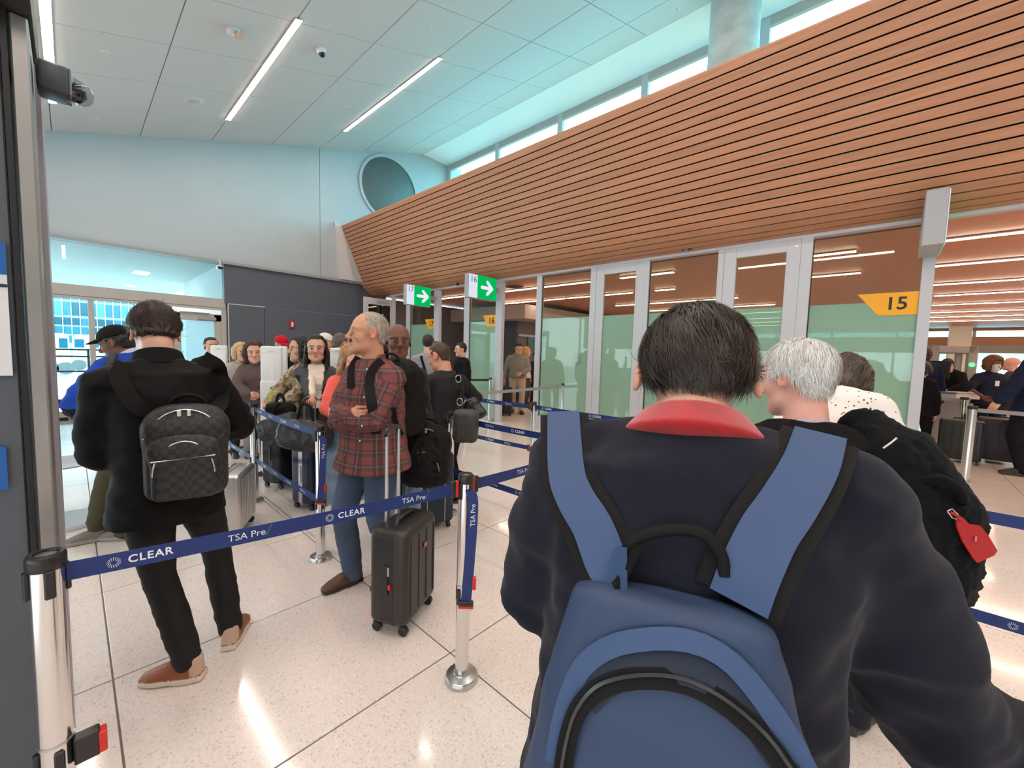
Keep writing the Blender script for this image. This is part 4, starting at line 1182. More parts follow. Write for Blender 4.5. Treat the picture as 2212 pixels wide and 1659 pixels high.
SKINS = {'fair': srgb(222, 172, 150), 'tan': srgb(205, 150, 122), 'pink': srgb(226, 168, 152), 'brown': srgb(112, 76, 60), 'dark': srgb(84, 56, 46), 'olive': srgb(206, 160, 134)}
def head_mesh(hs, skin, haircol, neck_to, step=0.006, female=False, brow=None, stubble=0.0, eyes=True, wrinkle=0.0, wide=1.0, jowl=0.0, ear=0.0):
    """head in its own frame (origin mid-head, +y face); neck_to = neck base in that frame"""
    f = Field((-0.108*wide-ear, -0.13, -0.27), (0.108*wide+ear, 0.135, 0.135), step)
    w = wide
    f.ell((0, -0.014, 0.036), (0.0765*w, 0.097, 0.083), k=0.0)
    f.tube([(0, 0.018, 0.02), (0, 0.034, -0.074)], [0.067*w, 0.043*w], [0.066, 0.048], (1, 0, 0), k=0.03)
    f.ell((0, 0.046, -0.086), (0.043*w, 0.042, 0.030), k=0.025)
    f.ell((0, 0.077, -0.103), (0.020 if not female else 0.016, 0.018, 0.016), k=0.022)
    for sx in (-1, 1):
        f.ell((sx*0.040*w, 0.056, -0.028), (0.024, 0.028, 0.026), k=0.02)
        f.ell((sx*0.043*w, 0.016, -0.072), (0.018+jowl, 0.028, 0.022+jowl), k=0.03)
    f.ell((0, 0.073, 0.024), (0.050*w, 0.019, 0.012), k=0.016)
    # sockets, eyeballs
    for sx in (-1, 1):
        f.ell((sx*0.031, 0.102, 0.003), (0.0165, 0.015, 0.010), k=0.010, op='s')
        f.ell((sx*0.031, 0.0795, 0.001), (0.0135, 0.0125, 0.0115), k=0.004)
    # nose
    f.tube([(0, 0.087, 0.018), (0, 0.112, -0.026)], [0.0085, 0.0125], None, None, k=0.012)
    f.ell((0, 0.112, -0.029), (0.0125, 0.012, 0.010), k=0.008)
    for sx in (-1, 1): f.ell((sx*0.0125, 0.100, -0.033), (0.0085, 0.011, 0.008), k=0.007)
    # lips
    f.ell((0, 0.0905, -0.0615), (0.024, 0.0105, 0.0055), k=0.006)
    f.ell((0, 0.0885, -0.0730), (0.020, 0.0105, 0.0065), k=0.006)
    f.ell((0, 0.102, -0.0672), (0.023, 0.010, 0.0016), k=0.003, op='s')
    # ears
    for sx in (-1, 1):
        R = rotz(-sx*0.35) @ rotx(0.18)
        f.ell((sx*(0.081*w+ear), -0.008, -0.002), (0.010, 0.021, 0.033), R=R, k=0.007)
        f.ell((sx*(0.089*w+ear), -0.003, 0.000), (0.009, 0.012, 0.020), R=R, k=0.006, op='s')
    # neck
    nt = np.array(neck_to, float)/hs
    nr = 0.055 if not female else 0.046
    f.tube([(0, -0.020, -0.03), (0, -0.028, -0.085), nt], [nr*0.98*w, nr*w, nr*1.16*w], [nr*1.02, nr*1.02, nr*1.16], (1, 0, 0), k=0.02)
    V, F = f.mesh(2)
    C = np.tile(np.array(skin), (len(V), 1))
    def blob(c, r, soft=0.35):
        q = np.sqrt((((V-np.array(c))/np.array(r))**2).sum(1)); return smooth01((1+soft-q)/(2*soft))[:, None]
    nz = vnoise(V, (60, 60, 60))[:, None]; C = C*(1+0.05*nz)
    red = np.array([1.10, 0.86, 0.82])
    for sx in (-1, 1):
        C = C*(1+(red-1)*0.3*blob((sx*0.042, 0.075, -0.03), (0.025, 0.03, 0.02)))
        C = C*(1+(red-1)*0.8*blob((sx*(0.086*w+ear), -0.005, 0), (0.02, 0.03, 0.04)))
    C = C*(1+(red-1)*0.35*blob((0, 0.115, -0.028), (0.014, 0.014, 0.014)))
    lip = np.array(skin)*np.array([0.92, 0.62, 0.60]) if not female else np.array(skin)*np.array([0.9, 0.52, 0.52])
    m = np.maximum(blob((0, 0.098, -0.0615), (0.023, 0.014, 0.0055), 0.25), blob((0, 0.096, -0.073), (0.019, 0.014, 0.0065), 0.25)); C = C*(1-0.85*m)+lip*0.85*m
    if stubble:
        m = np.maximum(blob((0, 0.06, -0.095), (0.055, 0.055, 0.028)), blob((0, 0.1, -0.05), (0.03, 0.02, 0.008))); C = C*(1-stubble*m)+np.array([0.16, 0.14, 0.13])*stubble*m
    bc = np.array(brow if brow is not None else haircol)
    if eyes:
        for sx in (-1, 1):
            m = blob((sx*0.031, 0.092, 0.0225), (0.021, 0.02, 0.0052), 0.4); C = C*(1-0.8*m)+bc*0.8*m
            q = np.sqrt((((V-np.array([sx*0.031, 0.0795, 0.001]))/np.array([0.0135, 0.0135, 0.0125]))**2).sum(1))
            on = ((q < 1.12) & (V[:, 1] > 0.083) & (np.abs(V[:, 2]-0.000) < 0.0052))[:, None]
            C = np.where(on, np.array([0.40, 0.36, 0.33])*min(1.0, float(np.mean(skin))*2.6+0.25), C)
            iris = on[:, 0] & (np.hypot(V[:, 0]-sx*0.031, V[:, 2]-0.001) < 0.0062); C[iris] = (0.035, 0.022, 0.015)
            lid = (q < 1.15) & (V[:, 1] > 0.081) & (V[:, 2]-0.001 > 0.0038) & (V[:, 2]-0.001 < 0.0085); C[lid] = C[lid]*0.4
    return V*hs, F, C
def hairline(th, kind):
    """height of the hair edge (head frame) against angle from the face"""
    T = {'short': ([0, 35, 58, 76, 90, 104, 125, 180], [0.080, 0.078, 0.050, -0.004, -0.020, 0.022, -0.050, -0.068]),
         'receding': ([0, 18, 40, 62, 78, 90, 104, 125, 180], [0.100, 0.108, 0.112, 0.050, 0.000, -0.018, 0.022, -0.050, -0.066]),
         'long': ([0, 30, 52, 75, 100, 180], [0.085, 0.082, 0.050, -0.06, -0.11, -0.13])}[kind]
    return np.interp(np.degrees(np.abs(th)), T[0], T[1])
def hair_mesh(hs, col, kind='short', t=0.016, step=0.006, rough=0.006, strands=0, comb=(0, -0.3, -1), top=0.0, wide=1.0, seed=1, nape=0.0, grey=None, length=0.30, part=0.0, curl=0.0, strand_len=0.045, strand_w=0.0016, whorl=None):
    lo = [-0.125*wide, -0.16, -0.15]; hi = [0.125*wide, 0.13, 0.16]
    if kind in ('long', 'bob'): lo = [-0.16, -0.19, -0.12-length]; hi = [0.16, 0.14, 0.16]
    f = Field(lo, hi, step)
    w = wide
    tt = t
    f.ell((0, -0.014, 0.036+top*0.4), (0.0765*w+tt*0.8, 0.097+tt, 0.083+tt+top), k=0)
    f.tube([(0, -0.035, 0.0), (0, -0.050, -0.075)], [0.070*w+tt*0.7, 0.058*w+tt*0.4], [0.062+tt, 0.040+tt*0.5], (1, 0, 0), k=0.02)
    for sx in (-1, 1): f.tube([(sx*0.066*w, 0.02, 0.03), (sx*0.068*w, 0.028, -0.03)], [0.014+tt*0.5]*2, k=0.01)
    X, Y, Z = f.grid()
    kk = 'long' if kind in ('long', 'bob') else ('receding' if kind in ('receding', 'fringe') else 'short')
    th = np.arctan2(X, Y+0.01)+0*Z
    zl = hairline(th, kk)+nape*smooth01((np.abs(th)-1.7)/0.8)
    f.D = np.maximum(f.D, (zl-Z)*0.85)
    if kind == 'fringe':
        q = np.sqrt(((X)/(0.060))**2+((Y-0.012)/0.082)**2+((Z-0.115)/0.060)**2)
        f.D = np.maximum(f.D, (1-q)*0.05)
    # keep the face clear
    fx, fy, fz = (0.066, 0.072, 0.108) if kk == 'long' else (0.058, 0.050, 0.098)
    q = np.sqrt((X/(fx*w))**2+((Y-0.10)/fy)**2+((Z+0.02)/fz)**2); f.D = np.maximum(f.D, (1-q)*0.045)
    # keep the ears clear for short cuts
    if kk != 'long':
        for sx in (-1, 1):
            q = np.sqrt(((X-sx*0.092*w)/0.026)**2+((Y+0.004)/0.027)**2+((Z+0.004)/0.037)**2); f.D = np.maximum(f.D, (1-q)*0.02)
    f.D = f.D.astype(np.float32)
    if kind == 'long':
        for sx in (-1, 1):
            f.tube([(sx*0.060, -0.03, 0.05), (sx*0.080, -0.025, -0.03), (sx*0.084, -0.02, -0.12), (sx*0.080, 0.010, -0.10-length)], [0.020, 0.020, 0.026, 0.016], [0.045, 0.045, 0.045, 0.025], (1, 0, 0), k=0.03)
        f.tube([(0, -0.07, 0.04), (0, -0.088, -0.08), (0, -0.085, -0.09-length)], [0.07, 0.075, 0.07], [0.03, 0.038, 0.028], (1, 0, 0), k=0.03)
    if kind == 'bob':
        for sx in (-1, 1):
            f.tube([(sx*0.058, 0.0, 0.05), (sx*0.086, 0.005, -0.03), (sx*0.080, 0.02, -0.06-length*0.4)], [0.026, 0.030, 0.022], [0.045, 0.05, 0.032], (1, 0, 0), k=0.03)
        f.tube([(0, -0.07, 0.04), (0, -0.092, -0.05), (0, -0.08, -0.06-length*0.4)], [0.075, 0.085, 0.07], [0.04, 0.045, 0.035], (1, 0, 0), k=0.03)
    V, F = f.mesh(1)
    N = vnormals(V, F)
    V = V+N*(rough*(vnoise(V, (90, 90, 30), seed)+0.6*vnoise(V, (200, 200, 60), seed+5)))[:, None]
    if curl: V = V+N*(curl*np.abs(vnoise(V, (45, 45, 45), seed)))[:, None]
    c = np.array(col)
    def tint(P):
        v = 1+0.35*vnoise(P, (160, 160, 40), seed)[:, None]
        C = c*v
        if grey is not None:
            g = smooth01(0.5+1.2*vnoise(P, (70, 70, 30), seed+9))[:, None]*0.7
            g = np.maximum(g, smooth01((0.02-P[:, 2:3])/0.05))
            C = C*(1-g)+np.array(grey)*g
        return np.clip(C, 0, 1)
    C = tint(V)
    if strands and len(V):
        r = np.random.default_rng(seed+17)
        thv = np.arctan2(V[:, 0], V[:, 1]+0.01); okv = np.nonzero((V[:, 2]-hairline(thv, kk) > (0.018 if kk != 'long' else -1)) & ((kk != 'long') | (V[:, 1] < 0.035)) & (N[:, 2] > -0.75))[0]
        ids = okv[r.integers(0, len(okv), strands)]
        base = V[ids]; n0 = N[ids]
        cb = np.array(comb, float)
        d = np.tile(cb, (strands, 1))
        if whorl is not None:
            wv = base-np.array(whorl); wv /= np.linalg.norm(wv, axis=1, keepdims=True)+1e-9; d = 0.9*wv+0.5*d
        d = d+0.28*r.normal(size=(strands, 3))
        d -= n0*(d*n0).sum(1, keepdims=True)*0.92
        d /= np.linalg.norm(d, axis=1, keepdims=True)+1e-9
        side = np.cross(d, n0); side /= np.linalg.norm(side, axis=1, keepdims=True)+1e-9
        L = strand_len*(0.5+r.random(strands))[:, None]; wd = strand_w*(0.6+0.8*r.random(strands))[:, None]
        lift = (0.001+0.002*r.random(strands))[:, None]
        p0 = base-n0*0.002; p1 = base+d*L*0.5+n0*lift; p2 = base+d*L+n0*(lift*0.2-L*L*2.2)
        sv = np.stack([p0-side*wd/2, p0+side*wd/2, p1-side*wd/2, p1+side*wd/2, p2-side*wd*0.1, p2+side*wd*0.1], 1).reshape(-1, 3)
        b6 = np.arange(strands)[:, None]*6
        sf = np.concatenate([b6+np.array([[0, 1, 3, 2]]), b6+np.array([[2, 3, 5, 4]])])
        sc = np.repeat(tint(base)*(0.55+1.2*r.random((strands, 1))**1.5), 6, 0)
        V, F, C = joinVF([(V, F, C), (sv, sf, sc)])
    return V*hs, F, np.clip(C, 0, 1)
def hand_mesh(side, skin, curl=0.5, spread=0.1, step=0.0045, thumb=0.5, scale=1.0):
    """hand in its own frame: wrist at origin, fingers along +y, palm facing -z, thumb towards -side*x"""
    f = Field((-0.075, -0.05, -0.10), (0.075, 0.20, 0.05), step)
    s = side
    f.tube([(0, -0.04, 0), (0, 0.01, 0)], [0.027, 0.028], [0.020, 0.018], (1, 0, 0), k=0.0)
    f.tube([(0, 0.0, 0), (0, 0.05, -0.001), (0, 0.085, -0.002)], [0.028, 0.038, 0.039], [0.017, 0.015, 0.012], (1, 0, 0), k=0.012)
    lens = [0.078, 0.085, 0.079, 0.062]; xs = [-0.029, -0.010, 0.010, 0.028]; rr = [0.0088, 0.0092, 0.0088, 0.0078]
    for i in range(4):
        x = xs[i]*s; L = lens[i]; a0 = curl*0.7+0.05*i*curl; sp = (i-1.5)*spread*s
        p = np.array([x, 0.086, -0.003]); pts = [p]
        an = 0.0
        for q, (fr, ad) in enumerate(((0.45, a0), (0.30, curl*1.1), (0.25, curl*0.8))):
            an += ad
            p = p+L*fr*np.array([math.sin(sp), math.cos(an)*math.cos(sp), -math.sin(an)]); pts.append(p)
        f.tube(pts, [rr[i], rr[i]*0.97, rr[i]*0.9, rr[i]*0.78], k=0.006)
    b = np.array([-0.026*s, 0.022, -0.006]); t1 = b+np.array([-0.024*s*(1-0.4*thumb), 0.030, -0.014-0.012*thumb]); t2 = t1+np.array([-0.010*s*(1-1.5*thumb), 0.026, -0.010-0.008*thumb]); t3 = t2+np.array([0.004*s*thumb, 0.022, -0.006])
    f.tube([b, t1, t2, t3], [0.014, 0.0118, 0.0102, 0.0085], k=0.010)
    V, F = f.mesh(1)
    C = np.tile(np.array(skin), (len(V), 1))
    kn = smooth01((V[:, 1]-0.05)/0.1)[:, None]; C = C*(1+0.04*vnoise(V, (90, 90, 90))[:, None])
    C = C*(1+(np.array([1.06, 0.88, 0.86])-1)*kn)
    return V*scale, F, C
def shoe_obj(parent, pos, yaw, L, upper, sole, accent=None, nm='shoe', h=0.09, heel=None):
    f = Field((-0.07, -0.13, -0.005), (0.07, 0.20, 0.17), 0.006)
    f.rbox((0, -0.045, 0.016), (0.036, 0.055, 0.016), 0.014, k=0.0)
    f.tube([(0, -0.04, 0.016), (0, 0.08, 0.016), (0.0, 0.135, 0.016)], [0.036, 0.047, 0.034], [0.016, 0.016, 0.016], (1, 0, 0), k=0.02, e=3)
    f.tube([(0, -0.050, 0.05), (0, 0.03, 0.050), (0, 0.10, 0.036), (0, 0.130, 0.030)], [0.034, 0.040, 0.042, 0.030], [0.045, 0.038, 0.024, 0.018], (1, 0, 0), k=0.012)
    f.tube([(0, -0.055, 0.05), (0, -0.048, h)], [0.034, 0.038], [0.040, 0.046], (1, 0, 0), k=0.02)
    f.ell((0, -0.046, h+0.022), (0.028, 0.036, 0.026), k=0.006, op='s')
    V, F = f.mesh(1)
    V[:, 2] = np.maximum(V[:, 2], 0.0)
    C = np.tile(np.array(upper), (len(V), 1))*(1+0.12*vnoise(V, (60, 60, 60))[:, None])
    if accent is not None:
        m = ((V[:, 1] < -0.055) & (V[:, 2] > 0.034)) if heel is None else ((np.abs(V[:, 1]-0.03) < 0.018) & (V[:, 2] > 0.034) & (np.abs(V[:, 0]) > 0.02))
        C[m] = accent
    C[V[:, 2] < 0.029] = sole
    sc = L/0.27
    o = link(nm, npmesh(V*sc, F, nm, np.clip(C, 0, 1)), parent, M_leather, loc=(pos[0], pos[1], 0)); o.rotation_euler = (0, 0, -yaw)
    return o
def person(label, pos, hd, h=1.75, female=False, skin='fair', lean=0.0, stoop=0.0, tyaw=0.0, roll=0.0,
           head=(0, 0, 0), arms=None, feet=None, build=1.0, belly=0.0, shw=None,
           top=None, bottom=None, shoes=None, hair=None, face=None, collar=None, hands=None, step=0.012, headstep=0.006, seat=None, group=None, cat='person', fold=0.006, legs=True, hs=None, pants_w=1.0, hemz=None, sleeve=1.0, bare=(), neckfwd=0.0, neck=0.07, head_at=None, feet_w=None):
    """local frame: +y forward, +x right; hd = heading clockwise from world +y"""
    sk = np.array(SKINS[skin]) if isinstance(skin, str) else np.array(skin)
    B = build
    R0 = rotz(-tyaw)
    def skel(s):
        zs = [0.93, 1.08, 1.27, 1.40, 1.478]; pts = [np.array([0, 0, 0.93*s])]
        for i in range(1, 5):
            ang = lean+stoop*smooth01((zs[i]-1.0)/0.4)
            d = (zs[i]-zs[i-1])*s
            v = np.array([math.sin(roll)*d, math.sin(ang)*d, math.cos(ang)*d*math.cos(roll)])
            pts.append(pts[-1]+R0@v)
        hs_ = (s**0.6) if hs is None else hs
        hyaw, hpit, hrol = head
        Rh = rotz(-tyaw-hyaw) @ rotx(-hpit) @ roty(hrol)
        na = ang*0.5; nb = pts[4]
        hc = nb+R0@np.array([0, math.sin(na)*0.10*s+0.012+neckfwd, math.cos(na)*neck*s])+Rh@np.array([0, 0.022, 0.093])*hs_
        return pts, hs_, Rh, hc, ang
    s = h/1.75
    if head_at is not None:
        for _ in range(3):
            pts, hs_, Rh, hc, ang = skel(s); s *= head_at[2]/hc[2]
        pts, hs_, Rh, hc, ang = skel(s)
        w = rotz(-hd)@hc; pos = (head_at[0]-w[0], head_at[1]-w[1])
    else: pts, hs_, Rh, hc, ang = skel(s)
    shw = (0.188 if not female else 0.160)*s*(0.5+0.5*B) if shw is None else shw*s
    root = empty('person', (pos[0], pos[1], 0), -hd, label=label, cat=cat, group=group)
    fwd = R0@np.array([0, 1, 0]); rgt = R0@np.array([math.cos(roll), 0, -math.sin(roll)])
    up = (pts[4]-pts[2]); up /= np.linalg.norm(up)
    nb = pts[4]
    def toloc(P): return rotz(hd)@(np.array(P, float)-np.array([pos[0], pos[1], 0]))
    # arms
    l1, l2 = 0.285*s, 0.25*s
    J = {}
    arms = arms or {}
    for sd, nm in ((-1, 'l'), (1, 'r')):
        S = pts[3]+rgt*sd*shw-up*0.022*s
        tgt, pole = arms.get(nm, ((sd*0.27, 0.06, 0.86), (sd*0.4, -1, 0)))
        if isinstance(pole, str):            # world elbow and wrist given
            E, W = toloc(tgt[0]), toloc(tgt[1])
        else:
            T = R0@(np.array(tgt, float)*s)
            E, W = ik(S, T, l1, l2, R0@np.array(pole, float))
        J[nm] = (S, E, W)
    # legs
    feet = feet or {'l': (-0.11, 0.0, -0.15), 'r': (0.11, 0.0, 0.15)}
    if feet_w:
        feet = {}
        for nm, (P, ya) in feet_w.items():
            q = toloc((P[0], P[1], 0)); feet[nm] = (q[0]/s, q[1]/s, ya)
    LG = {}
    for sd, nm in ((-1, 'l'), (1, 'r')):
        Hj = pts[0]+np.array([sd*0.088*s*B**0.5, 0, -0.02*s]); fx, fy, fyaw = feet[nm]
        A = np.array([fx*s, fy*s, 0.085*s])
        kp = np.array([math.sin(fyaw)*0.7, 1, 0])
        K, A = ik(Hj, A, 0.432*s, 0.425*s, kp)
        LG[nm] = (Hj, K, A, fyaw)
    # ---- skin: head + neck, hands, slim core under the clothes
    parts = []
    hr = hair or {}
    hcol = hr.get('col', (0.05, 0.035, 0.03))
    V, F, C = head_mesh(hs_, sk, hcol, Rh.T@(nb-hc), headstep, female=female, **(face or {}))
    parts.append((V@Rh.T+hc, F, C))
    f = Field(np.min([p for p in pts]+[j for q in J.values() for j in q]+[x for q in LG.values() for x in q[:3]], 0)-0.12, np.max([p for p in pts]+[j for q in J.values() for j in q]+[x for q in LG.values() for x in q[:3]], 0)+0.12, 0.02)
    f.tube(pts, [0.12*B*s, 0.11*B*s, 0.125*B*s, 0.11*B*s, 0.05*s], [0.08*s, 0.075*s, 0.085*s, 0.075*s, 0.05*s], tuple(rgt), k=0.02)
    for nm in 'lr':
        S, E, W = J[nm]
        f.tube([S, E, W], [0.040*s, 0.034*s, 0.027*s], k=0.02)
        Hj, K, A, _ = LG[nm]
        f.tube([Hj, K, A], [0.062*s, 0.045*s, 0.034*s], k=0.02)
    V, F = f.mesh(1); parts.append((V, F, np.tile(sk, (len(V), 1))))
    hands = hands if hands is not None else {}
    for sd, nm in ((-1, 'l'), (1, 'r')):
        hp = hands.get(nm, {})
        if hp is None: continue
        S, E, W = J[nm]
        y = np.array(hp.get('dir', (W-E)), float)
        if 'dir' in hp: y = R0@y
        y /= np.linalg.norm(y)
        pn = np.array(hp.get('palm', -sd*np.array([1, 0, 0])), float); pn = R0@pn; pn = pn-y*(pn@y); pn /= np.linalg.norm(pn)+1e-9
        z = -pn; x = np.cross(y, z)
        # thumb on the -x side for a right hand with palm -z: mirror by side
        V, F, C = hand_mesh(sd, sk, hp.get('curl', 0.45), hp.get('spread', 0.08), hp.get('step', 0.0055), hp.get('thumb', 0.5), s*hp.get('scale', 1.0))
        Rm = np.stack([x, y, z], 1)
        parts.append((V@Rm.T+W+y*0.01, F, C))
    V, F, C = joinVF(parts)
    link('body', npmesh(V, F, 'body', np.clip(C, 0, 1)), root, M_skin)
    # ---- top garment
    tp = dict(infl=0.012, mat=None, col=(0.05, 0.05, 0.06), hem=0.86, sleeve_end=1.0, flare=1.0, name='shirt', zmax=1.0)
    tp.update(top or {})
    iv = tp['infl']
    hem = tp['hem']*s
    bw = [0.172, 0.156, 0.170, 0.150, 0.075] if not female else [0.170, 0.132, 0.142, 0.124, 0.062]
    bd = [0.124, 0.110, 0.118, 0.104, 0.070] if not female else [0.120, 0.094, 0.108, 0.090, 0.058]
    ra = [x*s*B+iv for x in bw]; rb = [(x+ (belly if i in (0, 1) else belly*0.5 if i == 2 else 0))*s*(0.4+0.6*B)+iv for i, x in enumerate(bd)]
    tpts = list(pts)
    if hem < 0.93*s:
        hp_ = np.array([0, 0, hem]); tpts = [hp_]+tpts; ra = [ra[0]*tp['flare']*1.06+0.006]+ra; rb = [rb[0]*tp['flare']*1.08+0.006]+rb
    allp = tpts+[j for q in J.values() for j in q]
    mg = 0.17+0.16*max(0, B-1)+belly
    f = Field(np.min(allp, 0)-mg, np.max(allp, 0)+mg-0.03, step)
    f.tube(tpts, ra, rb, tuple(rgt), k=0.0, e=2.3, capk=0.12)
    if female:
        for sd in (-1, 1): f.ell(pts[2]+rgt*sd*0.062*s+fwd*0.085*s+up*0.0, (0.055*s, 0.045*s, 0.055*s), k=0.05)
    for sd, nm in ((-1, 'l'), (1, 'r')):
        S, E, W = J[nm]
        f.tube([nb-up*0.030*s+rgt*sd*0.035*s, nb*0.45+S*0.55+up*0.004*s, S], [0.040*s+iv*0.5, 0.047*s+iv*0.5, 0.050*s+iv*0.6], k=0.05)
        se = tp['sleeve_end']
        sr = sleeve
        if se >= 1.0:
            f.tube([S, (S+E)/2, E, E+(W-E)*0.5, W+(W-E)*0.0], [(0.054*s*(0.6+0.4*B)+iv*0.7)*sr, (0.056*s*(0.6+0.4*B)+iv)*sr, (0.048*s+iv)*sr, (0.043*s+iv)*sr, (0.033*s+iv*0.8)*sr], k=0.035)
        else:
            f.tube([S, S+(E-S)*se*1.6], [0.062*s+iv, 0.055*s+iv], k=0.035)
    if tp.get('hood'):
        f.tube([nb-fwd*0.07-rgt*0.10-up*0.02, nb-fwd*0.11-up*0.01, nb-fwd*0.07+rgt*0.10-up*0.02], [0.035, 0.05, 0.035], k=0.03)
    if tp.get('extra'): tp['extra'](f, dict(pts=pts, J=J, rgt=rgt, fwd=fwd, up=up, s=s, nb=nb))
    V, F = f.mesh(1)
    N = vnormals(V, F)
    # folds: stretched noise, stronger on sleeves and low on the trunk
    if fold:
        amp = np.full(len(V), fold*0.8)
        for nm in 'lr':
            S, E, W = J[nm]
            dm = np.minimum(np.linalg.norm(V-E, axis=1), np.linalg.norm(V-(E+W)/2, axis=1)); amp += fold*1.2*np.clip(1-dm/0.16, 0, 1)
        nz = 1-2*np.abs(vnoise(V, (9, 9, 16), 3.3))
        V = V+N*(amp*(0.7*nz+0.5*vnoise(V, (22, 22, 34), 1.7)))[:, None]
    cm = tp['mat']
    ext = None
    if tp.get('clothuv'):
        # weave coordinates: trunk by position, sleeves along the arm
        loc = V@np.stack([rgt, fwd, np.array([0, 0, 1.0])], 1)
        th = np.arctan2(loc[:, 0], loc[:, 1])
        ext = np.stack([th*0.15, loc[:, 2], 0*th], 1)
        for nm in 'lr':
            S, E, W = J[nm]
            for a, b in ((S, E), (E, W)):
                u = b-a; Lh = np.linalg.norm(u); u /= Lh
                w_ = (V-a)@u; rad = V-a-np.outer(w_, u); dr = np.linalg.norm(rad, axis=1)
                inn = (w_ > (0.05 if a is S else -0.02)) & (w_ < Lh+0.02) & (dr < 0.085*s)
                e1 = np.cross(u, fwd); e1 /= np.linalg.norm(e1); e2 = np.cross(u, e1)
                an = np.arctan2(rad@e1, rad@e2)
                base = 0.0 if a is S else np.linalg.norm(E-S)
                ext[inn] = np.stack([an*0.06, -(w_+base)+1.4, 0*an], 1)[inn]
    C = np.tile(np.array(tp['col']), (len(V), 1))
    if tp.get('paint'): C = tp['paint'](V, C, dict(pts=pts, J=J, rgt=rgt, fwd=fwd, up=up, s=s, nb=nb))
    g = link(tp['name'], npmesh(V, F, tp['name'], C, extra=ext), root, cm or M_cloth)
    # collar
    if collar:
        cl_ = dict(r=0.066, h=0.045, col=tp['col'], mat=None, t=0.008, open=0.0, name='collar', back=0.0, cone=1.22); cl_.update(collar)
        f = Field(nb-0.17, nb+0.17, 0.005)
        c0 = nb-up*0.03*s+fwd*0.0; nk = (hc-Rh@np.array([0, 0.02, 0.06])-nb); nk /= np.linalg.norm(nk)
        c1 = nb+nk*cl_['h']
        r0 = cl_['r']*s*(1 if not female else 0.88)
        f.tube([c0, c1], [r0*cl_['cone']+cl_['t'], r0+cl_['t']], [r0*cl_['cone']+cl_['t'], r0+cl_['t']], tuple(rgt), k=0.0, capk=0.2)
        f.tube([c0-up*0.08, c1+nk*0.08], [r0*cl_['cone'], r0*0.98], [r0*cl_['cone'], r0*0.98], tuple(rgt), k=0.004, op='s')
        if cl_['open']:
            f.ell(nb+fwd*0.09+up*0.03, (cl_['open'], 0.07, 0.09), k=0.004, op='s')
        V, F = f.mesh(1)
        if len(V): link(cl_['name'], npmesh(V, F, 'collar', np.tile(np.array(cl_['col']), (len(V), 1))), root, cl_['mat'] or M_cloth)
    # ---- trousers
    if legs:
        bt = dict(infl=0.010, col=(0.03, 0.03, 0.035), mat=None, name='trousers', end=0.06, wide=pants_w); bt.update(bottom or {})
        iv2 = bt['infl']; w_ = bt['wide']
        ap = [x for q in LG.values() for x in q[:3]]+[pts[0], pts[1]]
        f = Field(np.min(ap, 0)-0.14, np.max(ap, 0)+0.10, max(step, 0.012))
        f.tube([pts[0]-np.array([0, 0, 0.06*s]), pts[0]+np.array([0, 0, 0.08*s])], [0.155*s*B+iv2, 0.145*s*B+iv2], [0.108*s*B+iv2, 0.098*s*B+iv2], tuple(R0@np.array([1, 0, 0])), k=0.0, e=2.3, capk=0.4)
        for nm in 'lr':
            Hj, K, A, fy = LG[nm]
            end = K+(A-K)*(1-(bt['end']-0.06)*2.0)
            f.tube([Hj, (Hj+K)/2, K, (K+A)/2, end-np.array([0, 0, 0.02])], [0.088*s*B**0.5+iv2, 0.078*s*B**0.5+iv2, (0.058*s+iv2)*w_, (0.056*s+iv2)*w_, (0.046*s+iv2)*w_], k=0.03)
        V, F = f.mesh(1); N = vnormals(V, F)
        nz = 1-2*np.abs(vnoise(V, (10, 10, 18), 7.7)); low = np.clip((0.6*s-V[:, 2])/0.5, 0.2, 1)
        V = V+N*(0.006*low*nz+0.002*vnoise(V, (30, 30, 40)))[:, None]
        V[:, 2] = np.maximum(V[:, 2], 0.012)
        C = np.tile(np.array(bt['col']), (len(V), 1))
        if bt.get('paint'): C = bt['paint'](V, C, LG)
        link(bt['name'], npmesh(V, F, 'trousers', C), root, bt['mat'] or M_cloth)
        sh = dict(upper=(0.03, 0.025, 0.022), sole=(0.05, 0.045, 0.04), accent=None, L=0.285*s); sh.update(shoes or {})
        for nm in 'lr':
            A = LG[nm][2]; fy = LG[nm][3]
            v = np.array([math.sin(fy), math.cos(fy)])
            shoe_obj(root, (A[0]+v[0]*0.045*s, A[1]+v[1]*0.045*s), fy, sh['L'], sh['upper'], sh['sole'], sh['accent'], heel=sh.get('heel'))
    # ---- hair
    if hair is not None and hr.get('kind'):
        kw = {k: v for k, v in hr.items()}
        V, F, C = hair_mesh(hs_, kw.pop('col', hcol), kw.pop('kind'), step=headstep, **kw)
        link('hair', npmesh(V@Rh.T+hc, F, 'hair', C), root, M_hair)
    root['_'] = 0; del root['_']
    info = dict(toloc=toloc, hd=hd, pos=pos, top=g, root=root, pts=pts, J=J, hc=hc, Rh=Rh, nb=nb, rgt=rgt, fwd=fwd, up=up, s=s, hs=hs_, R0=R0, LG=LG)
    return info
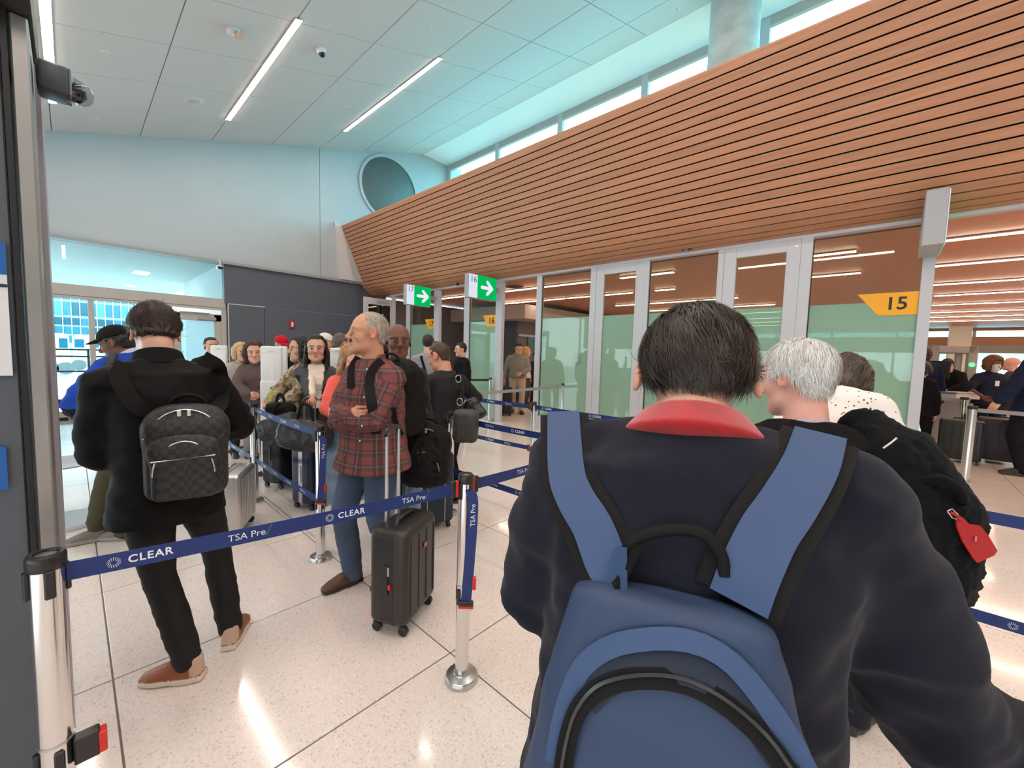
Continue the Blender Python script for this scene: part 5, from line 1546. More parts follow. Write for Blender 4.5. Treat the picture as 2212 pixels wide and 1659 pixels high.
def add_cap(info, col, brim_col=None, brim=0.075, yaw=0.0):
    """baseball cap worn on the head"""
    hs, Rh, hc = info['hs'], info['Rh'], info['hc']
    f = Field((-0.12, -0.15, 0.0), (0.12, 0.14, 0.16), 0.007)
    f.ell((0, -0.012, 0.045), (0.092, 0.112, 0.096), k=0.0)
    X, Y, Z = f.grid(); f.D = np.maximum(f.D, (0.042-Z+0*X)*1.0).astype(np.float32)
    V, F = f.mesh(2)
    Rz = Rh@rotz(yaw)
    c = link('cap', npmesh((V*hs)@Rz.T+hc, F, 'cap', np.tile(np.array(col), (len(V), 1))), info['root'], M_cloth)
    vs = []; fs = []
    for i in range(13):
        a = -1.15+2.3*i/12
        x0, y0 = 0.088*math.sin(a), -0.012+0.108*math.cos(a)
        ext = brim*max(0.0, math.cos(a*1.15))
        zz = 0.052+0.010*math.cos(a)
        for (x, y, z) in ((x0, y0, zz), (x0*1.02, y0+ext, zz-0.012-0.25*x0*x0/0.02*0.02), (x0*1.02, y0+ext, zz-0.017-0.25*x0*x0/0.02*0.02), (x0, y0, zz-0.006)):
            vs.append((x, y, z))
    for i in range(12):
        for k in range(4): a = i*4+k; b = i*4+(k+1) % 4; fs.append((a, b, b+4, a+4))
    V = np.array(vs)
    link('brim', npmesh((V*hs)@Rz.T+hc, np.array(fs), 'brim', np.tile(np.array(brim_col or col), (len(V), 1))), c, M_cloth)
    return c
# ================================================================ BAGS AND CASES
from mathutils.bvhtree import BVHTree
def bvh_of(objs):
    bpy.context.view_layer.update()
    Vs, Fs, n = [], [], 0
    for o in objs:
        M = o.matrix_world; me = o.data
        Vs += [M@v.co for v in me.vertices]; Fs += [[i+n for i in p.vertices] for p in me.polygons]; n = len(Vs)
    return BVHTree.FromPolygons(Vs, Fs)
def drape(bvh, px, py, off=0.01, fallback=None):
    """point on the surface seen at a pixel, lifted off it"""
    r = Vector(ray(px, py)); h = bvh.ray_cast(Vector(CO), r)
    if h[0] is None: return None if fallback is None else at(px, py, fallback)
    return np.array(h[0]+h[1]*off)
def soft(name, root, build_f, lo, hi, step, m, col=None, noise=0.0, nf=(20, 20, 20), relax=1, paint=None):
    """soft part built in world coordinates, stored relative to its root empty"""
    f = Field(lo, hi, step); build_f(f)
    V, F = f.mesh(relax)
    if noise:
        N = vnormals(V, F); V = V+N*(noise*(0.7*(1-2*np.abs(vnoise(V, nf, 2.2)))+0.4*vnoise(V, tuple(3*x for x in nf), 4)))[:, None]
    C = np.tile(np.array(col if col is not None else (0.5, 0.5, 0.5)), (len(V), 1))
    if paint: C = paint(V, C)
    M = np.array(root.matrix_world) if False else None
    V = V-np.array(root.location)
    return link(name, npmesh(V, F, name, np.clip(C, 0, 1)), root, m or M_cloth)
M_zip = mat('zip_metal', (0.55, 0.52, 0.46), 0.3, metal=1.0)
M_nylon = mat('black_nylon', (0.010, 0.0095, 0.010), 0.7, spec=0.15, bump=0.25, bscale=600)
M_tpull = mat('handle_grey', srgb(150, 152, 156), 0.35, metal=0.6)
def backpack(label, loc, right, inward, up, w, h, d, body_mat, pocket_mat=None, trim=None, col=None, step=0.008, straps=True, handle=True, pocket=0.55, zips=True, zip_mat=None, pull=False, tag_mat=None, noise=0.0, tilt_bulge=0.0, drop_handle=0.0):
    """loc = centre of the face that lies on the back (world)"""
    loc = np.array(loc, float); r = np.array(right, float); r /= np.linalg.norm(r); u = np.array(up, float); u -= r*(u@r); u /= np.linalg.norm(u); i = np.array(inward, float); i -= r*(i@r)+u*(i@u); i /= np.linalg.norm(i)
    root = empty('backpack', tuple(loc-u*h/2), label=label, cat='backpack')
    W = lambda x, y, z: loc+r*x-i*y+u*z               # y = outwards from the back
    R = np.stack([r, -i, u], 1)
    ext = abs(r)*w/2+abs(i)*d+abs(u)*h/2+0.05
    zm = zip_mat or M_zip; tm = trim or M_nylon
    def fb(f):
        f.rbox(W(0, d*0.45, -h*0.07), (w/2, d*0.45, h*0.43), min(0.05, d*0.3), R=R, k=0.0)
        f.ell(W(0, d*0.42, h*0.25), (w/2*0.98, d*0.42, h*0.25), R=R, k=0.03, e=2.8)
        if tilt_bulge: f.ell(W(0, d*0.7, -h*0.15), (w*0.42, d*0.45, h*0.32), R=R, k=0.06)
    soft('body', root, fb, loc-ext-abs(i)*0.02, loc+ext, step, body_mat, col, noise)
    if pocket:
        def fp(f):
            f.rbox(W(0, d*0.92, -h*0.20), (w*0.40, d*0.14, h*0.26*pocket/0.55), 0.03, R=R, k=0.0)
            f.ell(W(0, d*0.90, -h*0.20+h*0.24*pocket/0.55), (w*0.40, d*0.16, h*0.13), R=R, k=0.03, e=2.6)
        soft('front_pocket', root, fp, loc-ext-abs(i)*0.1, loc+ext+abs(i)*0.1, step, pocket_mat or body_mat, col, noise)
    rel = lambda P: P-np.array(root.location)
    if zips:
        arc = [rel(W(w*0.485*math.sin(a), d*0.80, h*0.02+h*0.43*math.cos(a))) for a in np.linspace(-1.25, 1.25, 22)]
        tube('main_zip', arc, 0.0035, zm, root, 6)
        if pocket:
            arc = [rel(W(w*0.36*math.sin(a), d*1.055, -h*0.24+h*0.33*pocket/0.55*math.cos(a))) for a in np.linspace(-1.5, 1.5, 22)]
            tube('pocket_zip', arc, 0.0035, zm, root, 6)
        for sx in (-1, 1):
            c = rel(W(sx*0.016, d*0.86, h*0.415)); b = box('zip_pull', tuple(c), (0.014, 0.005, 0.028), zm, root, 0.002)
            b.rotation_euler = Matrix(R.tolist()).to_euler()
    if handle:
        arc = [rel(W(w*0.22*math.cos(a), d*0.18, h*0.47+0.045*math.sin(a)-drop_handle)) for a in np.linspace(0, math.pi, 12)]
        tube('handle', arc, 0.009, tm, root, 8)
    if pull:
        c = rel(W(-0.05, d*0.98, -h*0.25)); box('key_tag', tuple(c), (0.012, 0.012, 0.06), tag_mat or M_red, root, 0.003)
    return root, W
def strap_on(root, bvh, pix, width, m, nm='strap', off=0.010, thick=0.012, fallback=None, cross=None):
    pts = []
    for p in pix:
        q = drape(bvh, p[0], p[1], p[2] if len(p) > 2 else off, fallback)
        if q is not None: pts.append(q)
    ov = getattr(strap_on, 'over', None)
    if ov is not None: pts = [pts[0]+ov]+pts
    pts = spline(pts, 24)
    ups = []
    for k in range(len(pts)):
        t = pts[min(k+1, len(pts)-1)]-pts[max(k-1, 0)]; v = CO-pts[k]
        if ov is not None: v = -FF*1.0+np.array([0, 0, 0.35])
        u = np.cross(t, v); ups.append(u/np.linalg.norm(u))
    base = np.array(root.location)
    return ribbon(nm, [p-base for p in pts], ups, width, thick, m, root)
def suitcase(label, loc, yaw, w, d, h, m, trim=None, handle=0.0, ribs=5, wheels=True, stripe=None, zip_band=True, handle_mat=None, logo=None, soft_side=False, tilt=0.0, vertical_ribs=True, cat='suitcase', grip_top=True, bev=0.035, zip_pull=None):
    """upright case: local x = width, y = depth (front at -y), base on the floor"""
    o = empty('suitcase', (loc[0], loc[1], 0), yaw, label=label, cat=cat)
    wz = 0.055 if wheels else 0.01
    bm = bmesh.new(); add_box(bm, (0, 0, wz+h/2), (w, d, h), None, bev, 4)
    link('shell', shade_auto(bm_mesh(bm), 0.8), o, m)
    tm = trim or M_blkpl
    if zip_band:
        bm = bmesh.new(); add_box(bm, (0, 0, wz+h/2), (w+0.004, 0.020, h+0.004), None, bev*0.98, 4)
        link('zip_band', shade_auto(bm_mesh(bm), 0.8), o, tm)
    if ribs:
        for sy in (-1, 1):
            for k in range(ribs):
                x = (k-(ribs-1)/2)*w*0.72/max(1, ribs-1)
                if vertical_ribs: box('rib', (x, sy*(d/2+0.001), wz+h*0.5), (0.010, 0.008, h*0.80), m, o, 0.003)
                else: box('rib', (0, sy*(d/2+0.001), wz+h*(0.2+0.6*k/max(1, ribs-1))), (w*0.8, 0.008, 0.010), m, o, 0.003)
    if stripe:
        for x in stripe[0]: box('piping', (x, -d/2-0.002, wz+h*0.5), (0.007, 0.006, h*0.93), stripe[1], o, 0.002)
    if wheels:
        for sx in (-1, 1):
            for sy in (-1, 1):
                x, y = sx*(w/2-0.04), sy*(d/2-0.035)
                c = cyl('wheel', (x-0.011, y, 0.026), (x+0.011, y, 0.026), 0.026, M_blkpl, o, seg=16)
                box('wheel_fork', (x, y+0.006, 0.045), (0.032, 0.030, 0.026), M_blkpl, o, 0.006)
    if grip_top:
        tube('top_grip', [(-0.09, 0.0, wz+h-0.002), (-0.08, 0, wz+h+0.022), (0.08, 0, wz+h+0.022), (0.09, 0, wz+h-0.002)], 0.010, tm, o, 8)
        box('side_grip', (-w/2-0.006, 0.0, wz+h*0.5), (0.012, 0.022, 0.16), tm, o, 0.004)
    if handle:
        hm = handle_mat or M_tpull; yb = d/2-0.035
        for sx in (-1, 1):
            cyl('handle_tube', (sx*0.062, yb, wz+h-0.04), (sx*0.062, yb, wz+h+handle*0.5), 0.0095, hm, o, seg=12)
            cyl('handle_tube', (sx*0.062, yb, wz+h+handle*0.5), (sx*0.062, yb, wz+h+handle-0.01), 0.0075, hm, o, seg=12)
        tube('handle_grip', spline([(-0.072, yb, wz+h+handle-0.03), (-0.066, yb, wz+h+handle), (0, yb, wz+h+handle+0.012), (0.066, yb, wz+h+handle), (0.072, yb, wz+h+handle-0.03)], 16), 0.013, M_blkpl, o, 10)
    if logo:
        box('badge', logo[0], logo[1], logo[2], o, 0.001)
    if zip_pull:
        box('zip_pull', zip_pull[0], (0.012, 0.012, 0.05), M_zip, o, 0.003)
        box('red_tab', zip_pull[1], (0.014, 0.014, 0.028), M_red, o, 0.003)
    if tilt: o.rotation_euler = (tilt, 0, yaw)
    return o
# ================================================================ THE QUEUE, NEAR PEOPLE
D2R = math.pi/180
navy = srgb(29, 30, 41)
# ---- man in navy sweatshirt with red collar, nearest the viewer
elR = at(2020, 1545, 0.66); wrR = at(2300, 1690, 0.66)
elL = at(1178, 1268, 0.84); wrL = at(1330, 1250, 1.08)
front = person('man in navy sweatshirt with red collar, seen from behind in the foreground', None, 71*D2R, head_at=at(1500, 820, 0.82), skin='fair', build=1.40, belly=0.05, shw=0.225,
    lean=0.02, stoop=0.12, head=(0.0, 0.46, 0.0), hs=1.02, neck=0.012, neckfwd=0.02,
    arms={'l': ((elL, wrL), 'w'), 'r': ((elR, wrR), 'w')},
    top=dict(col=navy, name='sweatshirt', infl=0.020, hem=0.74, flare=1.0, mat=mat('navy_fleece', navy, 0.9, spec=0.15, bump=0.3, bscale=450, sheen=0.08, var=0.12, vscale=6)),
    bottom=dict(col=srgb(40, 42, 50)), shoes=dict(upper=srgb(150, 140, 128), sole=srgb(200, 190, 178)), step=0.0085, headstep=0.0042, fold=0.013,
    hair=dict(kind='short', col=srgb(52, 41, 36), t=0.015, rough=0.006, strands=26000, comb=(0.3, -0.3, -0.9), wide=1.15, nape=0.034, whorl=(-0.02, -0.05, 0.14), strand_len=0.040, strand_w=0.0013, top=0.006),
    face=dict(wide=1.15, ear=0.014), sleeve=1.22, collar=dict(r=0.088, h=0.022, t=0.011, cone=1.45, col=srgb(196, 24, 30), mat=mat('red_velour', srgb(168, 14, 20), 0.85, sheen=0.4, var=0.15, vscale=30, bump=0.2, bscale=400)))
# ---- his blue backpack
Bt = bvh_of([front['top']])
M_bp = mat('slate_blue_nylon', srgb(41, 61, 93), 0.6, bump=0.25, bscale=500, var=0.06, vscale=9)
M_bp2 = mat('dusty_blue_trim', srgb(54, 77, 116), 0.65, bump=0.2, bscale=500)
M_bpd = mat('dark_blue_lining', srgb(28, 38, 56), 0.7, bump=0.3, bscale=300)
pk = drape(Bt, 1480, 1440, 0.0)
u_ = np.array([0, 0, 1.0]); i_ = rotz(-73*D2R)@np.array([0, 1.0, 0]); r_ = np.cross(i_, u_)
bproot = empty('backpack', (pk[0], pk[1], 0.62), label='slate blue backpack worn on the navy sweatshirt', cat='backpack')
def on_back(px, py, off):                       # point off the back surface along the wearer's back direction
    q = drape(Bt, px, py, 0.0, 0.6); return q-i_*off
def bag(f):
    k = 0.03
    C0 = on_back(1450, 1300, 0.045); C1 = on_back(1440, 1560, 0.075)
    zt = on_back(1450, 1232, 0.03)[2]
    cx0 = C0-i_*0.0
    base = np.array([cx0[0], cx0[1], 0])
    # tapering flat tube, wide at the bottom
    P = []
    for z, a in ((zt-0.045, 0), (zt-0.16, 0), (zt-0.30, 0), (zt-0.46, 0)):
        P.append(np.array([cx0[0], cx0[1], z]))
    P[0] += i_*0.02-r_*0.004; P[2] += -i_*0.012+r_*0.006; P[3] += -i_*0.015+r_*0.010
    f.tube(P, [0.125, 0.155, 0.185, 0.200], [0.045, 0.065, 0.08, 0.085], tuple(r_), k=0.0, e=3.0, capk=0.6)
    bag.P = P
lo = pk-np.array([0.35, 0.35, 0.55]); hi = pk+np.array([0.3, 0.3, 0.35])
soft('body', bproot, bag, lo, hi, 0.007, M_bp, None, 0.003, (14, 14, 10))
PB = bag.P
def pocket(f):
    f.tube([PB[1]-i_*0.055-np.array([0, 0, 0.09]), PB[2]-i_*0.058, PB[3]-i_*0.055], [0.11, 0.158, 0.175], [0.030, 0.040, 0.042], tuple(r_), k=0.0, e=2.6, capk=1.3)
soft('front_pocket', bproot, pocket, lo, hi, 0.007, M_bp, None, 0.004, (12, 12, 9))
Bb = bvh_of([o for o in bproot.children])
def arcpx(fn, n=26): return [fn(t) for t in np.linspace(0, 1, n)]
def band(pix, w, m, nm, off=0.004, th=0.006):
    pts = [p for p in (drape(Bb, x, y, off) for x, y in pix) if p is not None]
    pts = spline(pts, 30)
    return pts
def ribbon_on(pix, w, m, nm, off=0.005, th=0.005):
    pts = [p for p in (drape(Bb, x, y, off) for x, y in pix) if p is not None]
    if len(pts) < 3: return None
    pts = spline(pts, 34); ups = []
    for k in range(len(pts)):
        t = pts[min(k+1, len(pts)-1)]-pts[max(k-1, 0)]; v = CO-pts[k]; u = np.cross(t, v); ups.append(u/np.linalg.norm(u))
    return ribbon(nm, [p-np.array(bproot.location) for p in pts], ups, w, th, m, bproot)
ribbon_on([(1262, 1500), (1302, 1462), (1360, 1432), (1440, 1424), (1512, 1440), (1578, 1482), (1640, 1548), (1700, 1640), (1730, 1690)], 0.045, M_bpd, 'flap_lining', 0.003, 0.003)
ribbon_on([(1205, 1640), (1212, 1590), (1222, 1540), (1238, 1490), (1262, 1440), (1310, 1400), (1370, 1382), (1450, 1376), (1520, 1390), (1580, 1430), (1640, 1500), (1690, 1580), (1725, 1650), (1750, 1710), (1765, 1760)], 0.024, M_bp2, 'flap_edge', 0.006, 0.006)
ribbon_on([(1218, 1680), (1224, 1630), (1234, 1580), (1254, 1530), (1290, 1490), (1350, 1465), (1430, 1462), (1500, 1478), (1570, 1520), (1640, 1585), (1690, 1655), (1715, 1710)], 0.022, M_nylon, 'zip_tape', 0.006, 0.007)
ribbon_on([(1220, 1660), (1232, 1590), (1252, 1530), (1292, 1480), (1352, 1455), (1432, 1452), (1502, 1468), (1574, 1510), (1646, 1578), (1696, 1650)], 0.004, mat('zip_black', (0.03, 0.03, 0.03), 0.3), 'zip_teeth', 0.011, 0.004)
# straps over the shoulders: blue webbing on wider black padding
Ba = bvh_of([front['top']]+list(bproot.children))
def top_hit(bvh, px, y0):
    y = y0
    while y > y0-150 and bvh.ray_cast(Vector(CO), Vector(ray(px, y)))[0] is not None: y -= 3
    return y+9
def shoulder_strap(pix, w):
    x0 = pix[0][0]; pix = [(x0, top_hit(Ba, x0, pix[1][1]))]+pix[1:]
    strap_on(bproot, Ba, [(x, y, 0.013) for x, y in pix], w*1.5, M_nylon, 'strap_padding', thick=0.010)
    strap_on(bproot, Ba, [(x, y, 0.020) for x, y in pix], w, M_bp2, 'strap', thick=0.008)
shoulder_strap([(1222, 946), (1234, 1010), (1256, 1080), (1290, 1150), (1328, 1220), (1350, 1268)], 0.062)
shoulder_strap([(1762, 958), (1728, 1020), (1690, 1090), (1648, 1165), (1606, 1240), (1584, 1290)], 0.066)
hp = [drape(Ba, x, y, o_) for x, y, o_ in ((1352, 1222, 0.012), (1372, 1180, 0.028), (1440, 1152, 0.034), (1510, 1160, 0.030), (1552, 1200, 0.020), (1562, 1240, 0.012))]
tube('handle', [p-np.array(bproot.location) for p in spline(hp, 20)], 0.0085, M_nylon, bproot, 8)
# ---- white haired man in dark sweater
white = person('white haired man in a dark sweater beside the frosted panes, seen from behind', None, 66*D2R, head_at=at(1718, 818, 1.42), skin='pink', build=1.10, lean=0.03, stoop=0.12,
    head=(-0.75, 0.20, 0.05), hs=1.03, top=dict(col=srgb(40, 36, 36), name='sweater', infl=0.016, mat=mat('black_wool', srgb(27, 25, 26), 0.9, spec=0.1, bump=0.3, bscale=350)),
    bottom=dict(col=srgb(45, 45, 50)), shoes=dict(upper=srgb(160, 150, 138), sole=srgb(190, 182, 170)), step=0.010, headstep=0.005, fold=0.005,
    hair=dict(kind='short', col=srgb(250, 244, 236), t=0.014, rough=0.004, strands=7000, comb=(-0.3, -0.5, -0.8), whorl=(0.02, -0.05, 0.14), strand_w=0.0012),
    face=dict(brow=srgb(200, 195, 188)), collar=dict(r=0.066, h=0.020, t=0.006, cone=1.35, col=srgb(190, 172, 184)), arms={'l': ((-0.30, 0.22, 0.98), (-1, -0.6, 0)), 'r': ((0.28, 0.10, 0.95), (1, -0.8, 0))})
# grey shirt collar line under the pink one
Bw = bvh_of([white['top']])
wb, Wb = backpack('black furry-looking backpack with a red luggage tag, worn by the white haired man', white['root'].location, (1, 0, 0), (0, 1, 0), (0, 0, 1), 0.01, 0.01, 0.01, M_nylon) if False else (None, None)
M_fuzz = mat('black_fleece', (0.008, 0.009, 0.010), 0.95, spec=0.05, bump=0.8, bscale=260, sheen=0.05)
kb = empty('backpack', tuple(at(2020, 1290, 1.16)), label='black plush backpack with a carry loop and red luggage tag', cat='backpack')
def kf(f):
    f.tube([at(1868, 925, 1.36), at(1930, 990, 1.28), at(2000, 1120, 1.22), at(2010, 1250, 1.20)], [0.07, 0.12, 0.145, 0.10], [0.06, 0.085, 0.09, 0.07], (RR[0], RR[1], RR[2]), k=0.0, e=2.5)
    f.tube([at(1960, 985, 1.34), at(2020, 1040, 1.30), at(2040, 1100, 1.27)], [0.05, 0.06, 0.05], k=0.04)
    f.tube([at(2070, 1225, 1.21), at(2075, 1285, 1.20)], [0.045, 0.025], k=0.04)
soft('body', kb, kf, at(1900, 950, 1.3)-0.5, at(2010, 1200, 1.22)+0.4, 0.010, M_fuzz, None, 0.007, (30, 30, 30))
rb_ = np.array(kb.location)
tube('handle', [p-rb_ for p in spline([at(1985, 1045, 1.18), at(2030, 1035, 1.15), at(2070, 1060, 1.14), at(2078, 1095, 1.14), at(2064, 1125, 1.145), at(2050, 1130, 1.15)], 20)], 0.014, M_fuzz, kb, 8)
q_ = [p for p in (drape(Bw, x, y, 0.006) for x, y in ((1800, 892), (1835, 905), (1870, 930), (1890, 960))) if p is not None]
if len(q_) > 1: tube('strap', [p-rb_ for p in spline(q_+[at(1915, 985, 1.27)], 12)], 0.014, M_nylon, kb, 8)
tube('piping', [p-rb_ for p in spline([at(1908, 968, 1.18), at(1925, 956, 1.18), at(1937, 946, 1.18)], 8)], 0.0025, mat('cream_piping', (0.75, 0.72, 0.66), 0.6), kb, 6)
# ---- red luggage tag
lt = empty('luggage_tag', tuple(at(2062, 1108, 1.115)), label='red luggage tag with a metal buckle hanging from the black plush backpack', cat='luggage tag')
lb = np.array(lt.location)
Q = [(2066, 1120), (2078, 1116), (2094, 1132), (2118, 1136), (2136, 1158), (2155, 1190), (2148, 1200), (2112, 1216), (2104, 1208), (2080, 1170), (2068, 1140)]
bm = bmesh.new()
fv = [bm.verts.new(tuple(at(x, y, 1.11)-lb)) for x, y in Q]; fc = bm.faces.new(fv)
ex = bmesh.ops.extrude_face_region(bm, geom=[fc]); bmesh.ops.translate(bm, vec=tuple(FF*0.004), verts=[v for v in ex['geom'] if isinstance(v, bmesh.types.BMVert)])
link('leather_plate', bm_mesh(bm), lt, mat('red_leather', srgb(176, 26, 30), 0.45, bump=0.3, bscale=200))
tube('buckle', [at(x, y, 1.105)-lb for x, y in ((2046, 1104), (2056, 1099), (2070, 1112), (2066, 1122), (2056, 1118), (2046, 1104))], 0.0018, M_chrome, lt, 6)
tube('tag_strap', [at(x, y, 1.107)-lb for x, y in ((2050, 1106), (2064, 1112), (2076, 1124))], 0.005, mat('red_leather'), lt, 6)
box('embossing', tuple(at(2108, 1164, 1.107)-lb), (0.003, 0.003, 0.014), mat('emboss_pale', srgb(220, 150, 140), 0.5), lt)
# ---- woman in white patterned blouse, head bowed
blouse = bpy.data.materials.new('white_flecked_cotton'); blouse.use_nodes = True
_nt = blouse.node_tree; _b = _nt.nodes['Principled BSDF']; _tc = _nt.nodes.new('ShaderNodeTexCoord'); _mp = _nt.nodes.new('ShaderNodeMapping'); _mp.inputs['Scale'].default_value = (55, 55, 38)
_v = _nt.nodes.new('ShaderNodeTexVoronoi'); _v.inputs['Scale'].default_value = 1.0; _r = _nt.nodes.new('ShaderNodeValToRGB'); _r.color_ramp.interpolation = 'CONSTANT'
_r.color_ramp.elements[0].color = (*srgb(70, 70, 84), 1); _r.color_ramp.elements[1].position = 0.20; _r.color_ramp.elements[1].color = (*srgb(232, 226, 220), 1)
_nt.links.new(_tc.outputs['Object'], _mp.inputs[0]); _nt.links.new(_mp.outputs[0], _v.inputs['Vector']); _nt.links.new(_v.outputs['Distance'], _r.inputs[0]); _nt.links.new(_r.outputs[0], _b.inputs['Base Color']); _b.inputs['Roughness'].default_value = 0.8
wom = person('woman with greying brown hair in a white flecked blouse, bending her head', None, 100*D2R, head_at=at(1824, 826, 1.95), female=True, skin='fair', lean=0.12, stoop=0.45, roll=-0.22, neck=-0.01, neckfwd=0.02, head=(0.15, 0.60, 0.05), hs=0.98,
    top=dict(col=(0.8, 0.78, 0.76), name='blouse', mat=blouse), bottom=dict(col=srgb(40, 40, 48)), hair=dict(kind='bob', col=srgb(84, 72, 62), t=0.020, strands=4500, comb=(0.1, -0.3, -1), length=0.14, grey=None), step=0.012)

# ---- man in black jacket with the checkered backpack
lv = person('man in black jacket and brown sneakers looking down, seen from behind at left', None, 4*D2R, head_at=at(336, 726, 1.92), skin='fair', build=1.0, lean=0.02, stoop=0.22, roll=-0.03, head=(-0.05, 0.70, 0.0),
    hs=1.04, top=dict(col=srgb(14, 14, 16), name='jacket', infl=0.028, hem=0.76, flare=1.0, mat=mat('black_jacket', srgb(15, 15, 17), 0.7, spec=0.2, bump=0.2, bscale=250)),
    bottom=dict(col=srgb(12, 12, 14), mat=mat('black_denim', srgb(15, 15, 17), 0.8, bump=0.2, bscale=500), wide=0.92, end=0.10), shoes=dict(upper=srgb(146, 84, 52), sole=srgb(226, 212, 196), accent=srgb(206, 172, 150)),
    feet_w={'l': (gz(412, 1466), -1.0), 'r': (gz(500, 1392), 0.45)}, arms={'l': ((-0.10, 0.28, 1.10), (-0.6, -1, -0.5)), 'r': ((0.12, 0.30, 1.10), (1.2, -0.6, -0.5))},
    hair=dict(kind='short', col=srgb(52, 34, 28), t=0.020, rough=0.007, strands=7000, comb=(0, 0.2, 0.8), strand_len=0.04, strand_w=0.0013, top=0.010), collar=dict(r=0.080, h=0.045, t=0.012, col=srgb(16, 16, 18)), step=0.010, headstep=0.005, fold=0.008)
chk = bpy.data.materials.new('checkered_canvas'); chk.use_nodes = True
_nt = chk.node_tree; _b = _nt.nodes['Principled BSDF']; _tc = _nt.nodes.new('ShaderNodeTexCoord'); _c = _nt.nodes.new('ShaderNodeTexChecker'); _c.inputs['Scale'].default_value = 44
_c.inputs[1].default_value = (0.030, 0.030, 0.032, 1); _c.inputs[2].default_value = (0.012, 0.012, 0.013, 1)
_nt.links.new(_tc.outputs['Object'], _c.inputs['Vector']); _nt.links.new(_c.outputs[0], _b.inputs['Base Color']); _b.inputs['Roughness'].default_value = 0.5
Bl = bvh_of([lv['top']])
lp = drape(Bl, 418, 965, -0.02, 1.6)
iw = rotz(-16*D2R)@np.array([0, 1.0, -0.03]); rw = np.cross(iw, (0, 0, 1)); upw = np.array([0, 0, 1.0])+0.10*rw+0.02*iw
lvb, LW = backpack('black checkered backpack with metal zips worn on the black jacket', lp, rw, iw, upw, 0.285, 0.40, 0.155, chk, chk, zip_mat=mat('zip_silver', (0.72, 0.70, 0.66), 0.25, metal=1.0), pocket=0.62)
lrel = lambda P: P-np.array(lvb.location)
tube('slant_zip', [lrel(LW(x, 0.155*1.07, -0.40*0.045+0.05*x)) for x in np.linspace(-0.105, 0.105, 10)], 0.004, mat('zip_silver'), lvb, 6)
for sx in (-1, 1):
    pts_ = [LW(sx*0.09, 0.02, 0.17), LW(sx*0.115, -0.02, 0.25)]
    q = [drape(Bl, *p, 0.012, 1.6) for p in (((300, 880), (262, 820), (276, 790)) if sx < 0 else ((475, 862), (470, 800), (440, 775)))]
    pts_ = [LW(sx*0.095, 0.03, 0.165)]+q
    pts_ = spline(pts_, 16); ups = []
    for k in range(len(pts_)):
        t = pts_[min(k+1, len(pts_)-1)]-pts_[max(k-1, 0)]; v = CO-pts_[k]; u = np.cross(t, v); ups.append(u/np.linalg.norm(u))
    ribbon('strap', [lrel(p) for p in pts_], ups, 0.06, 0.014, M_nylon, lvb)

# ---- man in plaid shirt, arms folded
def plaidmat():
    m = bpy.data.materials.new('red_grey_plaid'); m.use_nodes = True; nt = m.node_tree; b = nt.nodes['Principled BSDF']; N = nt.nodes.new; L = nt.links.new
    a = N('ShaderNodeAttribute'); a.attribute_name = 'cloth'; s = N('ShaderNodeSeparateXYZ'); L(a.outputs['Vector'], s.inputs[0])
    def bandf(src, period, duty, shift):
        m1 = N('ShaderNodeMath'); m1.operation = 'MULTIPLY_ADD'; m1.inputs[1].default_value = 1/period; m1.inputs[2].default_value = shift; L(src, m1.inputs[0])
        fr = N('ShaderNodeMath'); fr.operation = 'FRACT'; L(m1.outputs[0], fr.inputs[0])
        lt = N('ShaderNodeMath'); lt.operation = 'LESS_THAN'; lt.inputs[1].default_value = duty; L(fr.outputs[0], lt.inputs[0]); return lt.outputs[0]
    def mixc(fac, A, Bc):
        x = N('ShaderNodeMix'); x.data_type = 'RGBA'; L(fac, x.inputs[0])
        if hasattr(A, 'is_linked') or hasattr(A, 'node'): L(A, x.inputs[6])
        else: x.inputs[6].default_value = (*A, 1)
        x.inputs[7].default_value = (*Bc, 1); return x.outputs[2]
    def half(o, k):
        h = N('ShaderNodeMath'); h.operation = 'MULTIPLY'; h.inputs[1].default_value = k; L(o, h.inputs[0]); return h.outputs[0]
    P = 0.080
    c = mixc(half(bandf(s.outputs[1], P, 0.48, 0.0), 0.62), srgb(132, 76, 70), srgb(72, 68, 72))
    c = mixc(half(bandf(s.outputs[0], P, 0.48, 0.2), 0.62), c, srgb(58, 54, 58))
    c = mixc(half(bandf(s.outputs[1], P, 0.07, 0.75), 0.22), c, srgb(190, 150, 140))
    c = mixc(half(bandf(s.outputs[0], P, 0.07, 0.95), 0.22), c, srgb(190, 150, 140))
    L(c, b.inputs['Base Color']); b.inputs['Roughness'].default_value = 0.85; b.inputs['Specular IOR Level'].default_value = 0.2
    return m
M_plaid = plaidmat()
